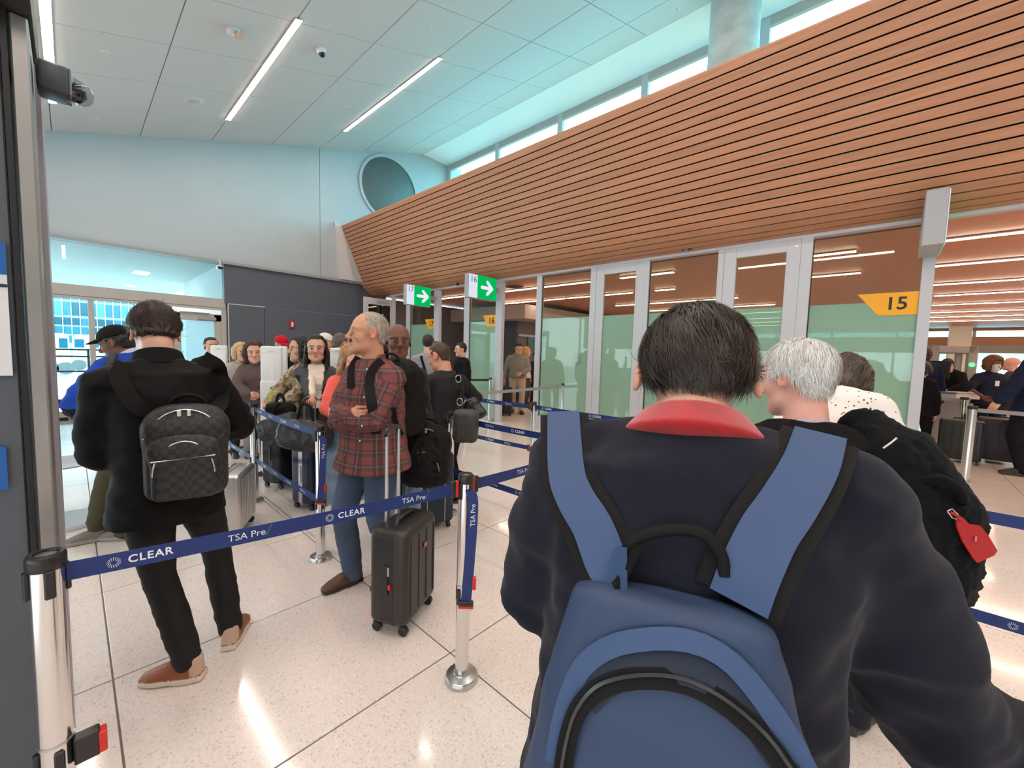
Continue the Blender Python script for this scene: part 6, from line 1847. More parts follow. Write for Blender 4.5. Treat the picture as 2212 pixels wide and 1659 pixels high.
plaid = person('man in red plaid shirt and jeans with folded arms, looking left', None, -98*D2R, head_at=at(796, 720, 2.50), skin='tan', build=1.16, belly=0.035, head=(0.40, -0.02, 0.0), hs=1.08, shw=0.195,
    top=dict(col=(0.4, 0.1, 0.1), name='shirt', mat=M_plaid, infl=0.018, hem=0.80, flare=1.05, clothuv=True, extra=lambda f, d: None), bottom=dict(col=srgb(66, 84, 112), mat=mat('blue_denim', srgb(66, 80, 104), 0.85, var=0.2, vscale=7, bump=0.2, bscale=600), infl=0.014),
    shoes=dict(upper=srgb(92, 62, 44), sole=srgb(60, 44, 36)), arms={'l': ((0.03, 0.25, 1.12), (-1, 0.0, -0.9)), 'r': ((-0.06, 0.235, 1.16), (1, 0.0, -0.9))},
    hands={'l': dict(palm=(0, -1, 0.1), curl=0.3, dir=(1, -0.25, 0.10)), 'r': dict(palm=(0, -1, 0), curl=0.3, dir=(-1, -0.25, 0.0))},
    hair=dict(kind='receding', col=srgb(168, 156, 142), t=0.004, rough=0.0012, strands=3500, strand_len=0.012, strand_w=0.0012, comb=(0, -0.6, -0.8)), face=dict(stubble=0.12, brow=srgb(140, 110, 88)),
    collar=dict(r=0.068, h=0.042, t=0.006, open=0.032, col=srgb(120, 62, 56)), feet={'l': (-0.09, -0.12, -0.1), 'r': (0.10, 0.08, 0.15)}, step=0.009, headstep=0.0045, fold=0.007, sleeve=1.0)
Bp = bvh_of([plaid['top']])
pin = rotz(98*D2R)@np.array([0, 1.0, 0]); prt = np.cross(pin, (0, 0, 1))
pb = plaid['toloc']
pc_ = rotz(98*D2R)@(plaid['pts'][2]+np.array([0.03, -0.115, -0.04]))+np.array([*plaid['pos'], 0])
pbag, PW = backpack('black trekking backpack worn over the plaid shirt, with a red zip tag', pc_, prt, pin, (0, 0, 1.0), 0.33, 0.52, 0.24, M_nylon, M_nylon, pull=True, pocket=0.5, noise=0.006, zip_mat=mat('zip_dark', (0.10, 0.10, 0.10), 0.35))
strap_on(pbag, Bp, [(812, 935), (806, 880), (800, 830), (808, 800), (826, 782)], 0.055, M_nylon, off=0.010, thick=0.012, fallback=2.4)
strap_on(pbag, Bp, [(762, 840), (764, 800), (776, 776)], 0.05, M_nylon, off=0.010, thick=0.012, fallback=2.4)
strap_on(pbag, Bp, [(846, 880), (852, 910), (866, 940)], 0.03, M_nylon, off=0.010, thick=0.008, fallback=2.4)
# shirt buttons
for k, (x, y) in enumerate(((793, 798), (789, 826), (787, 858), (782, 920), (778, 952), (772, 878))):
    q = drape(Bp, x, y, 0.002, 2.3)
    if q is None: continue
    q = q-np.array(plaid['root'].location); q = rotz(plaid['hd'])@q
    cyl('button', tuple(q-np.array([0, 0.002, 0])), tuple(q+np.array([0, 0.002, 0])), 0.006, mat('button_pearl', (0.72, 0.66, 0.62), 0.3), plaid['root'], seg=10)
# ================================================================ THE QUEUE, FURTHER PEOPLE
denim = mat('pale_denim', srgb(128, 150, 176), 0.85, var=0.22, vscale=6)
blackcloth = mat('black_cloth', srgb(17, 17, 20), 0.8, bump=0.2, bscale=400)
# ---- man in blue jacket with black cap
blue = person('man in bright blue jacket, olive trousers and black cap behind the checkered backpack', None, -42*D2R, head_at=at(252, 742, 3.0), skin='brown', build=1.22, neck=0.015, neckfwd=0.03, shw=0.215, stoop=0.30, head=(-0.35, 0.35, 0.0),
    top=dict(name='jacket', infl=0.040, hem=0.72, col=srgb(30, 66, 160), paint=lambda V, C, d: np.where((V[:, 2:3] < 1.12*d['s']), np.array(srgb(16, 20, 34)), C)), bottom=dict(col=srgb(70, 68, 50), infl=0.022), shoes=dict(upper=srgb(120, 112, 104), sole=srgb(150, 145, 138)),
    feet_w={'l': (gz(205, 1166), -0.7), 'r': (gz(272, 1164), -0.2)}, hair=dict(kind='short', col=(0.02, 0.018, 0.016), t=0.006), collar=dict(r=0.078, h=0.03, col=srgb(180, 190, 215)), fold=0.010, arms={'l': ((-0.24, 0.26, 1.05), (-1, -0.6, 0)), 'r': ((0.22, 0.28, 1.05), (1, -0.6, 0))})
add_cap(blue, srgb(20, 20, 20))
Bx = bvh_of([blue['top']])
bs_ = empty('sling_bag', tuple(at(196, 1010, 2.85)), label='dark sling bag strapped over the bright blue jacket', cat='bag')
_q = [p for p in (drape(Bx, x, y, 0.012) for x, y in ((246, 770), (238, 785), (228, 805), (218, 830), (208, 860))) if p is not None]
if len(_q) > 2: tube('strap', [p-np.array(bs_.location) for p in spline(_q, 14)], 0.026, mat('dark_webbing', srgb(30, 34, 48), 0.6), bs_, 8)
def sbf(f): f.tube([at(205, 880, 2.78), at(205, 960, 2.74), at(225, 1000, 2.72)], [0.09, 0.12, 0.07], [0.05, 0.06, 0.04], tuple(RR), k=0.0)
soft('pouch', bs_, sbf, at(205, 900, 2.8)-0.4, at(205, 900, 2.8)+0.4, 0.012, mat('dark_webbing', srgb(30, 34, 48), 0.6), None, 0.005)
# ---- person whose white sneakers show between the legs of the black-jacket man
wsn = person('person in black with white sneakers behind the checkered backpack', None, 15*D2R, head_at=at(318, 752, 4.2), skin='fair', stoop=0.1, top=dict(name='jacket', col=srgb(24, 24, 28), infl=0.02), bottom=dict(col=srgb(14, 14, 16)), shoes=dict(upper=srgb(226, 222, 218), sole=srgb(220, 214, 208)), hair=dict(kind='short', col=(0.03, 0.022, 0.018), t=0.010), feet_w={'l': (gz(250, 1078), -0.1), 'r': (gz(292, 1075), 0.2)}, step=0.016, headstep=0.009)
# ---- older man behind the plaid shirt
old = person('older man in a dark shirt standing right behind the plaid shirt', None, 186*D2R, head_at=at(860, 738, 3.05), skin='brown', build=1.08, head=(0.32, -0.02, 0.0), hs=1.10, top=dict(name='shirt', col=srgb(30, 30, 38), infl=0.016, mat=mat('dark_shirt', srgb(32, 32, 40), 0.8)), bottom=dict(col=srgb(90, 106, 130), mat=denim),
    hair=dict(kind='fringe', col=srgb(120, 112, 106), t=0.003, rough=0.001), face=dict(brow=srgb(60, 48, 42)), collar=dict(r=0.066, h=0.035, open=0.035, col=srgb(40, 40, 48)), headstep=0.005)
# ---- man in black sweater with shoulder bag
blk = person('man with buzzed hair in a black sweater, back turned, carrying a shoulder bag', None, 2*D2R, head_at=at(948, 770, 3.98), skin='tan', build=1.05, stoop=0.15, head=(-0.45, 0.35, 0.0), hs=1.10, top=dict(name='sweater', col=srgb(12, 12, 14), infl=0.020, mat=blackcloth), bottom=dict(col=srgb(16, 18, 28)),
    hair=dict(kind='short', col=srgb(66, 46, 38), t=0.003, rough=0.001), headstep=0.005, arms={'l': ((-0.18, 0.3, 1.15), (-1, -0.6, -0.3)), 'r': ((0.30, 0.10, 0.98), (1, -0.7, 0))}, feet={'l': (-0.12, 0.02, -0.1), 'r': (0.13, -0.02, 0.3)})
Bk = bvh_of([blk['top']])
M_bagg = mat('grey_leather_bag', srgb(62, 60, 60), 0.55, bump=0.3, bscale=120, var=0.15, vscale=9)
sb = empty('shoulder_bag', tuple(at(1005, 960, 3.45)), label='grey leather shoulder bag hanging by a black strap behind the blue belt', cat='bag')
def sgf(f):
    f.rbox(at(1006, 920, 3.42), (0.105, 0.07, 0.14), 0.05, R=rotz(-50*D2R), k=0.0)
soft('body', sb, sgf, at(1006, 920, 3.42)-0.3, at(1006, 920, 3.42)+0.3, 0.010, M_bagg, None, 0.005)
tube('strap', [p-np.array(sb.location) for p in spline([at(990, 885, 3.44), drape(Bk, 991, 850, 0.02, 3.5), drape(Bk, 988, 815, 0.02, 3.55), drape(Bk, 982, 785, 0.02, 3.6)], 16)], 0.014, M_nylon, sb, 8)
for k, (x, y) in enumerate(((990, 818), (993, 868))): tube('ring', [at(x+6*math.cos(a), y+8*math.sin(a), 3.40)-np.array(sb.location) for a in np.linspace(0, 6.28, 12)], 0.003, M_chrome, sb, 6)
sb2 = empty('handbag', tuple(at(1030, 905, 3.7)), label='small glossy black handbag hanging beside the grey shoulder bag', cat='bag')
def hgf(f): f.tube([at(1020, 868, 3.65), at(1030, 895, 3.65)], [0.055, 0.09], [0.04, 0.05], tuple(RR), k=0.0, e=2.6)
soft('body', sb2, hgf, at(1025, 885, 3.65)-0.25, at(1025, 885, 3.65)+0.25, 0.010, mat('gloss_leather', (0.02, 0.02, 0.022), 0.25), None, 0.004)
tube('strap', [at(x, y, 3.64)-np.array(sb2.location) for x, y in ((1017, 870), (1016, 845), (1014, 820))], 0.006, M_nylon, sb2, 6)
# ---- blonde woman in coral top looking down
coral = person('blonde woman in coral top and pale jeans looking down', None, 196*D2R, head_at=at(763, 776, 3.75), female=True, skin='fair', head=(-0.15, 0.45, 0.0), hs=1.12, top=dict(name='sweater', col=srgb(232, 92, 78), infl=0.022, hem=0.90, mat=mat('coral_knit', srgb(236, 96, 82), 0.85, sheen=0.2)), bottom=dict(mat=denim, infl=0.026, wide=1.15), shoes=dict(upper=srgb(228, 220, 208), sole=srgb(232, 226, 216), accent=(0.03, 0.03, 0.03), heel=1),
    hair=dict(kind='long', col=srgb(168, 126, 84), t=0.012, strands=3500, comb=(0, 0, -1), length=0.16), headstep=0.005, arms={'l': ((-0.05, 0.28, 1.02), (-1, -0.4, -0.4)), 'r': ((0.10, 0.28, 1.02), (1, -0.4, -0.4))}, feet_w={'l': (gz(790, 1070), 3.3-0.3-196*D2R*0), 'r': (gz(748, 1088), -0.45)} if False else None, feet={'l': (-0.10, 0.0, -0.2), 'r': (0.16, 0.05, 0.75)}, fold=0.009)
# ---- dark haired woman in grey shawl coat
def coatpaint(V, C, d):
    f = (V@d['fwd']); x = np.abs(V@d['rgt']); z = V[:, 2]
    m = (f > 0.03) & (x < 0.045+0.055*(z-1.0)/0.5) & (z > 0.98*d['s']); C[m] = srgb(232, 222, 208)
    lap = (f > 0.03) & (x >= 0.045+0.055*(z-1.0)/0.5) & (x < 0.15); C[lap] = srgb(70, 70, 72)
    sh = (z > 1.36*d['s']); C[sh & ~m] = srgb(74, 73, 74)
    return C
_c = gz(672, 1100); GRIP = np.array([_c[0]+0.10-0.342*0.095+0.03, _c[1]+0.10+0.94*0.095+0.06, 1.045])
dark = person('woman with long dark hair in a black coat with grey lapels and cream blouse', None, 203*D2R, head_at=at(683, 753, 4.30), female=True, skin='olive', head=(0.03, 0.0, 0.0), hs=1.18, top=dict(name='coat', col=srgb(26, 27, 32), infl=0.022, hem=0.62, flare=1.06, paint=coatpaint), bottom=dict(col=srgb(14, 14, 16), infl=0.018), shoes=dict(upper=srgb(20, 20, 22)),
    hair=dict(kind='long', col=srgb(34, 24, 22), t=0.010, strands=3000, comb=(0, 0, -1), length=0.13, wide=0.92), headstep=0.0048, step=0.010, arms={'l': ((-0.16, 0.27, 1.06), (-1, -0.6, -0.3)), 'r': ((at(664, 820, 4.22), GRIP), 'w')}, hands={'l': dict(palm=(0, 0, 1), curl=0.5), 'r': dict(palm=(0, -0.2, -1), curl=0.8, dir=(0.0, 1, -0.3))})
_w = rotz(-dark['hd'])@dark['J']['l'][2]+np.array([*dark['pos'], 0]); _f = rotz(-dark['hd'])@np.array([0.06, 0.08, 0.02])
tie = empty('phone', tuple(_w+_f), label='pale smartphone in the hand of the long dark haired woman', cat='phone')
b = box('phone_body', (0, 0, 0), (0.07, 0.14, 0.009), mat('phone_pale', srgb(190, 182, 172), 0.3), tie, 0.003); b.rotation_euler = (0.2, 0, 0.9)
b = box('phone_screen', (0, 0, 0.006), (0.064, 0.13, 0.002), M_blackgl, tie); b.rotation_euler = (0.2, 0, 0.9)
# ---- soldier in camouflage
camo = bpy.data.materials.new('camouflage'); camo.use_nodes = True
_nt = camo.node_tree; _b = _nt.nodes['Principled BSDF']; _tc = _nt.nodes.new('ShaderNodeTexCoord'); _n = _nt.nodes.new('ShaderNodeTexNoise'); _n.inputs['Scale'].default_value = 14; _n.inputs['Detail'].default_value = 3
_r = _nt.nodes.new('ShaderNodeValToRGB'); _r.color_ramp.interpolation = 'CONSTANT'; e = _r.color_ramp.elements
e[0].color = (*srgb(104, 88, 66), 1); e[1].position = 0.44; e[1].color = (*srgb(150, 134, 104), 1); k = e.new(0.52); k.color = (*srgb(178, 162, 134), 1); k = e.new(0.62); k.color = (*srgb(122, 116, 88), 1)
_nt.links.new(_tc.outputs['Object'], _n.inputs['Vector']); _nt.links.new(_n.outputs['Fac'], _r.inputs[0]); _nt.links.new(_r.outputs[0], _b.inputs['Base Color']); _b.inputs['Roughness'].default_value = 0.85
sold = person('woman in tan camouflage uniform reaching for a luggage handle', None, -112*D2R, head_at=at(650, 754, 4.45), female=True, skin='olive', head=(0.35, 0.02, 0.0), hs=1.16, top=dict(name='jacket', mat=camo, infl=0.024, hem=0.80), bottom=dict(mat=camo, infl=0.024), shoes=dict(upper=srgb(120, 96, 70)),
    hair=dict(kind='bob', col=srgb(28, 22, 20), t=0.012, length=0.12, strands=1500, comb=(0, -0.3, -1)), arms={'l': ((-0.06, 0.42, 0.96), (-1, -0.4, -0.5)), 'r': ((0.1, 0.45, 1.0), (1, -0.3, -0.5))}, hands={'r': dict(curl=0.9), 'l': dict(curl=0.8)})
# ---- people by the kiosks
taupe = person('woman with brown bob in a taupe jacket at the kiosk', None, 188*D2R, head_at=at(549, 760, 5.5), female=True, skin='fair', hs=1.22, head=(0.1, 0.12, 0.05), top=dict(name='jacket', col=srgb(104, 88, 86), infl=0.028, hem=0.80), bottom=dict(col=srgb(150, 140, 136)), hair=dict(kind='bob', col=srgb(66, 42, 32), t=0.016, length=0.10, strands=1800, comb=(0, -0.3, -1)), arms={'l': ((-0.03, 0.30, 1.02), (-1, -0.3, -0.5)), 'r': ((0.12, 0.30, 1.04), (1, -0.3, -0.5))}, step=0.014)
blond = person('blonde woman in a pale hooded jacket left of the taupe jacket', None, 176*D2R, head_at=at(521, 760, 5.5), female=True, skin='fair', hs=1.05, top=dict(name='jacket', col=srgb(176, 168, 162), infl=0.03, hood=True), hair=dict(kind='bob', col=srgb(196, 164, 116), t=0.010, length=0.06), step=0.016, headstep=0.008)
kman = person('man with short black hair looking over the farthest kiosk', None, 172*D2R, head_at=at(456, 747, 6.0), skin='olive', hs=1.02, top=dict(name='jacket', col=srgb(26, 28, 34), infl=0.02), hair=dict(kind='short', col=(0.012, 0.01, 0.01), t=0.008), step=0.016, headstep=0.008)
rcap = person('man in a red cap and black top behind the white kiosks', None, 150*D2R, head_at=at(608, 745, 6.1), skin='fair', hs=1.02, head=(0.3, 0.3, 0), top=dict(name='jacket', col=srgb(20, 20, 24), infl=0.02), hair=dict(kind='short', col=srgb(60, 40, 30), t=0.004), step=0.016, headstep=0.008)
add_cap(rcap, srgb(196, 26, 44))
wcap = person('person in a white cap mostly hidden behind the dark haired woman', None, 150*D2R, head_at=at(704, 740, 6.0), skin='fair', hs=1.02, head=(-0.4, 0.1, 0), top=dict(name='jacket', col=srgb(36, 38, 48), infl=0.02), hair=dict(kind='short', col=srgb(60, 40, 30), t=0.004), step=0.016, headstep=0.008)
add_cap(wcap, srgb(226, 220, 214))
ghair = person('man with wavy grey hair behind the blonde woman', None, 60*D2R, head_at=at(738, 741, 5.7), skin='fair', hs=1.05, head=(0.4, 0.1, 0), top=dict(name='jacket', col=srgb(30, 34, 52), infl=0.02), hair=dict(kind='short', col=srgb(92, 84, 78), t=0.012, rough=0.008), step=0.016, headstep=0.008)
# ---- people at lanes 16 and 17
gsh = person('man in a light grey shirt with a black strap at the lane 17 glass', None, 28*D2R, head_at=at(925, 741, 6.3), skin='fair', hs=1.05, head=(0.3, 0.1, 0), top=dict(name='shirt', col=srgb(150, 152, 160), infl=0.02), hair=dict(kind='short', col=srgb(44, 32, 28), t=0.008), step=0.016, headstep=0.008)
Bg = bvh_of([gsh['top']])
gb = empty('crossbody_bag', tuple(at(930, 880, 6.1)), label='black crossbody bag on the light grey shirt', cat='bag')
def gbf(f): f.rbox(at(936, 862, 6.05), (0.12, 0.06, 0.09), 0.03, k=0.0)
soft('pouch', gb, gbf, at(936, 862, 6.05)-0.3, at(936, 862, 6.05)+0.3, 0.014, M_nylon)
tube('strap', [p-np.array(gb.location) for p in spline([drape(Bg, 910, 770, 0.015, 6.1), drape(Bg, 918, 800, 0.02, 6.1), at(932, 850, 6.05)], 10)], 0.02, M_nylon, gb, 6)
dk1 = person('dark haired person in a black coat facing left beyond lane 17', None, -70*D2R, head_at=at(995, 755, 7.6), skin='fair', hs=1.05, head=(0.0, 0.1, 0), top=dict(name='coat', col=srgb(20, 20, 22), infl=0.03), hair=dict(kind='short', col=(0.02, 0.016, 0.014), t=0.010), step=0.018, headstep=0.009)
dk2 = person('dark haired person partly hidden behind the buzzed head', None, 20*D2R, head_at=at(943, 752, 7.6), skin='fair', hs=1.0, top=dict(name='coat', col=srgb(24, 24, 28), infl=0.03), hair=dict(kind='short', col=(0.02, 0.016, 0.014), t=0.010), step=0.018, headstep=0.009)
beige = person('man in grey sweater and beige trousers walking out of lane 16', None, 226*D2R, head_at=at(1121, 752, 10.2), skin='fair', build=1.2, belly=0.05, hs=1.25, head=(-0.15, 0.5, 0), stoop=0.1, top=dict(name='sweater', col=srgb(140, 134, 124), infl=0.02, hem=0.92), bottom=dict(col=srgb(196, 168, 146), infl=0.02), shoes=dict(upper=srgb(60, 46, 38)), hair=dict(kind='short', col=srgb(44, 34, 30), t=0.012), collar=dict(r=0.07, h=0.04, col=srgb(50, 52, 60)), step=0.018, headstep=0.009, arms={'l': ((-0.1, 0.28, 1.02), (-1, -0.5, -0.3)), 'r': ((0.33, 0.02, 0.85), (1, -0.6, 0))}, feet={'l': (-0.10, 0.12, -0.3), 'r': (0.10, -0.1, 0.1)})
bchild = person('woman with short blonde hair in a white top behind the grey sweater', None, 160*D2R, head_at=at(1138, 760, 12.0), female=True, skin='fair', hs=1.2, top=dict(name='top', col=srgb(206, 206, 208), infl=0.02), bottom=dict(col=srgb(70, 72, 80)), hair=dict(kind='bob', col=srgb(196, 150, 90), t=0.016, length=0.05), step=0.02, headstep=0.01)
dk3 = person('dark dressed person half hidden by the lane 16 frame', None, 200*D2R, head_at=at(1158, 770, 12.5), skin='fair', hs=1.1, top=dict(name='coat', col=srgb(46, 46, 52), infl=0.03), hair=dict(kind='short', col=(0.02, 0.016, 0.014), t=0.010), step=0.02, headstep=0.01)
# ---- people in the security hall at right
suit = person('man in navy suit with dark trousers beyond the thick barrier post', None, 30*D2R, head_at=at(2246, 742, 5.7), skin='fair', build=1.12, lean=-0.02, top=dict(name='jacket', col=srgb(26, 36, 66), infl=0.03, hem=0.74, flare=1.08), bottom=dict(col=srgb(20, 22, 34), infl=0.02), hair=dict(kind='short', col=(0.03, 0.025, 0.02), t=0.012), arms={'l': ((-0.44, 0.12, 0.92), (-0.6, -0.8, 0)), 'r': ((0.30, 0.1, 0.9), (1, -0.6, 0))}, feet={'l': (-0.20, -0.05, -0.7), 'r': (0.14, -0.10, 0.1)}, step=0.014)
sec = person('woman in black beside the lane 15 post, half hidden', None, 110*D2R, head_at=at(1994, 796, 6.6), female=True, skin='fair', hs=1.05, top=dict(name='jacket', col=srgb(18, 18, 22), infl=0.02, hem=0.8), bottom=dict(col=srgb(16, 16, 18)), hair=dict(kind='bob', col=srgb(50, 34, 28), t=0.008, length=0.02), arms={'r': ((0.22, 0.10, 0.80), (1, -0.5, 0)), 'l': ((-0.22, 0.10, 0.80), (-1, -0.5, 0))}, step=0.016, headstep=0.008)
bald = person('bald man in dark blue uniform behind the lane 15 post', None, 250*D2R, head_at=at(2002, 764, 8.2), skin='dark', hs=1.05, top=dict(name='uniform', col=srgb(24, 34, 62), infl=0.02), step=0.018, headstep=0.009)
bend = person('dark haired man in black jacket bending over the trays', None, -60*D2R, head_at=at(2046, 788, 9.4), skin='fair', lean=0.45, stoop=0.25, hs=1.08, head=(0, 0.35, 0), top=dict(name='jacket', col=srgb(18, 18, 20), infl=0.03), hair=dict(kind='short', col=srgb(34, 22, 18), t=0.016), arms={'l': ((-0.15, 0.55, 0.95), (-1, -0.3, -0.5)), 'r': ((0.15, 0.55, 0.95), (1, -0.3, -0.5))}, step=0.018, headstep=0.009)
tsa = person('security officer with curly brown hair and a white face mask', None, 236*D2R, head_at=at(2146, 786, 7.6), female=True, skin='brown', hs=1.1, head=(0.1, 0.2, 0), build=1.15, top=dict(name='uniform', col=srgb(30, 36, 58), infl=0.02, sleeve_end=0.6), bottom=dict(col=srgb(20, 24, 40)), hair=dict(kind='bob', col=srgb(112, 76, 44), t=0.034, rough=0.012, length=0.06), arms={'l': ((-0.08, 0.32, 1.02), (-1, -0.3, -0.4)), 'r': ((0.30, 0.24, 1.02), (1, -0.5, -0.3))}, step=0.014, headstep=0.007)
f = Field((-0.08, 0.0, -0.13), (0.08, 0.14, 0.01), 0.006); f.tube([(0, 0.055, -0.03), (0, 0.058, -0.095)], [0.060, 0.045], [0.065, 0.055], (1, 0, 0), k=0)
X, Y, Z = f.grid(); f.D = np.maximum(f.D, 0.045-Y+0*X+0*Z).astype(np.float32); V, F = f.mesh(1)
link('face_mask', npmesh((V*tsa['hs'])@tsa['Rh'].T+tsa['hc'], F, 'face_mask', np.tile(np.array(srgb(206, 214, 214)), (len(V), 1))), tsa['root'], M_cloth)
q = rotz(0)@(tsa['pts'][2]+tsa['fwd']*0.15+tsa['rgt']*-0.01)
box('badge', tuple(q), (0.07, 0.012, 0.10), mat('badge_white', (0.8, 0.8, 0.8), 0.5), tsa['root'], 0.006)
pink = person('bald pink-headed man behind the navy suit', None, 20*D2R, head_at=at(2184, 786, 8.6), skin='pink', hs=1.15, top=dict(name='shirt', col=srgb(60, 60, 70), infl=0.02), step=0.018, headstep=0.009)
# ================================================================ LUGGAGE ON THE FLOOR
M_case = mat('black_abs', srgb(44, 41, 40), 0.42, bump=0.15, bscale=500)
w1, w2, w3 = gz(878, 1378), gz(803, 1362), gz(935, 1303)
dx = (w3-w1)[:2]; yaw = math.atan2(dx[1], dx[0])
cc = (w2+w3)/2
suitcase('black hard shell cabin suitcase with raised handle in the foreground', (cc[0], cc[1]), yaw, 0.365, 0.225, 0.515, M_case, handle=0.50, ribs=4, logo=((0.02, -0.118, 0.43), (0.030, 0.003, 0.028), mat('badge_copper', srgb(196, 104, 70), 0.4)), zip_pull=((-0.186, -0.012, 0.36), (-0.19, -0.02, 0.28)), handle_mat=mat('alu_tube', (0.60, 0.60, 0.62), 0.3, metal=0.9), bev=0.045)
# teal soft case behind the plaid man's backpack
p = gz(905, 1150)
teal = suitcase('dark teal soft suitcase with cream piping behind the plaid man', (p[0]+0.10, p[1]+0.06), -12*D2R, 0.42, 0.27, 0.60, mat('teal_canvas', srgb(38, 52, 62), 0.75, bump=0.2, bscale=500), ribs=0, stripe=((-0.10, -0.04, 0.12), mat('cream_cord', srgb(206, 190, 168), 0.6)), zip_band=False, handle=0.0)
# black backpack stacked on it
bp2, BW2 = backpack('black backpack full of pockets resting on the teal suitcase', at(925, 975, 2.95), RR*np.array([1, 1, 0]), (FF[0], FF[1], 0), (0.05, 0, 1.0), 0.33, 0.42, 0.20, M_nylon, M_nylon, pull=True, noise=0.010, zip_mat=mat('zip_grey', (0.28, 0.27, 0.26), 0.4), tilt_bulge=1)
# dark blue / silver case of the long haired woman
p = gz(672, 1100)
suitcase('dark blue suitcase with a silver ribbed side under a black duffel', (p[0]+0.10, p[1]+0.10), 20*D2R, 0.38, 0.26, 0.58, mat('midnight_blue_shell', srgb(30, 38, 66), 0.3), ribs=4, handle=0.38, handle_mat=mat('handle_dark', (0.25, 0.25, 0.27), 0.3, metal=0.8), trim=mat('silver_band', (0.55, 0.56, 0.60), 0.25, metal=0.8))
def duffel(label, c, ax, L, r, m, px_handle=None):
    c = np.array(c, float); ax = np.array(ax, float); ax /= np.linalg.norm(ax)
    o = empty('duffel_bag', tuple(c-np.array([0, 0, r])), label=label, cat='bag')
    def ff(f):
        f.tube([c-ax*L*0.34, c, c+ax*L*0.34], [r*0.92, r*1.05, r*0.92], [r*0.95, r, r*0.95], None if False else tuple(np.cross(ax, (0, 0, 1))), k=0.0, e=2.6, capk=0.8)
    soft('body', o, ff, c-L-r, c+L+r, 0.011, m, None, 0.012, (14, 14, 14))
    pts = spline([c-ax*L*0.2+np.array([0, 0, r*0.9]), c-ax*L*0.1+np.array([0, 0, r*1.9]), c+ax*L*0.1+np.array([0, 0, r*1.9]), c+ax*L*0.2+np.array([0, 0, r*0.9])], 16)
    tube('handle', [q-np.array(o.location) for q in pts], 0.011, M_nylon, o, 8)
    s = [c-ax*L*0.3+np.array([0, 0, r*0.98]), c+np.array([0, 0, r*1.06]), c+ax*L*0.3+np.array([0, 0, r*0.98])]
    tube('zip', [q-np.array(o.location) for q in spline(s, 12)], 0.006, M_blkpl, o, 6)
    return o
duffel('black leather-look duffel on top of the dark blue suitcase', at(660, 940, 3.55), RR*np.array([1, 1, 0])+np.array([0, 0, -0.1]), 0.36, 0.135, mat('duffel_black', (0.018, 0.018, 0.02), 0.42, bump=0.3, bscale=200))
dfl = duffel('black and grey duffel bag hanging from the left luggage handle', at(604, 922, 3.95), RR*np.array([1, 1, 0])+np.array([0, 0, 0.35]), 0.34, 0.11, mat('duffel_grey', (0.03, 0.032, 0.036), 0.5, bump=0.3, bscale=200))
p = gz(612, 1052)
suitcase('tall black suitcase standing behind the lower blue belt', (p[0]+0.05, p[1]+0.10), 25*D2R, 0.36, 0.26, 0.66, mat('black_canvas', (0.014, 0.014, 0.016), 0.7), ribs=0, handle=0.35, handle_mat=M_tpull)
sh_ = duffel('black shoulder bag with looped handles under the camouflage sleeve', at(606, 888, 4.12), RR*np.array([1, 1, 0]), 0.22, 0.085, M_nylon)
# yellow-green tag on the handle
yt = empty('luggage_tag', tuple(at(585, 855, 3.9)), label='pale yellow luggage tag at the camouflage cuff', cat='luggage tag')
b = box('tag_plate', (0, 0, 0), (0.035, 0.004, 0.11), mat('tag_yellow', srgb(206, 190, 96), 0.5), yt, 0.002); b.rotation_euler = (0.1, 0.35, -0.8)
tube('tag_loop', [(0, 0, 0.05), (0.02, 0, 0.09), (0.05, 0.0, 0.08)], 0.004, mat('tag_yellow'), yt, 6)
# silver ribbed case right of the black-jacket man
p = gz(505, 1160)
suitcase('silver ribbed metal suitcase beside the black jacket man', (p[0]+0.02, p[1]+0.13), 60*D2R, 0.42, 0.24, 0.46, mat('silver_aluminium', (0.62, 0.60, 0.58), 0.32, metal=0.9), ribs=9, trim=mat('silver_frame', (0.70, 0.69, 0.67), 0.3, metal=0.9))
# lane 16 cases
p = gz(1094, 898)
suitcase('narrow black suitcase at the left side of the lane 16 opening', (p[0]+0.1, p[1]+0.1), 40*D2R, 0.40, 0.26, 0.62, mat('black_canvas'), ribs=0, handle=0.45)
p = gz(1135, 872)
suitcase('small black suitcase behind the beige trousers', (p[0], p[1]+0.2), 30*D2R, 0.42, 0.3, 0.50, mat('black_canvas'), ribs=0, handle=0.0)
# security hall cases
p = gz(2062, 1002)
suitcase('black ribbed suitcase left of the thick barrier post', (p[0]+0.25, p[1]-0.05), 85*D2R, 0.48, 0.30, 0.62, mat('black_shell', (0.014, 0.016, 0.017), 0.4), ribs=5, handle=0.0)
p = gz(2150, 1004)
suitcase('dark purple suitcase beside the navy suit', (p[0]+0.2, p[1]-0.1), 85*D2R, 0.62, 0.34, 0.66, mat('aubergine_shell', srgb(40, 30, 44), 0.35), ribs=4, handle=0.0)
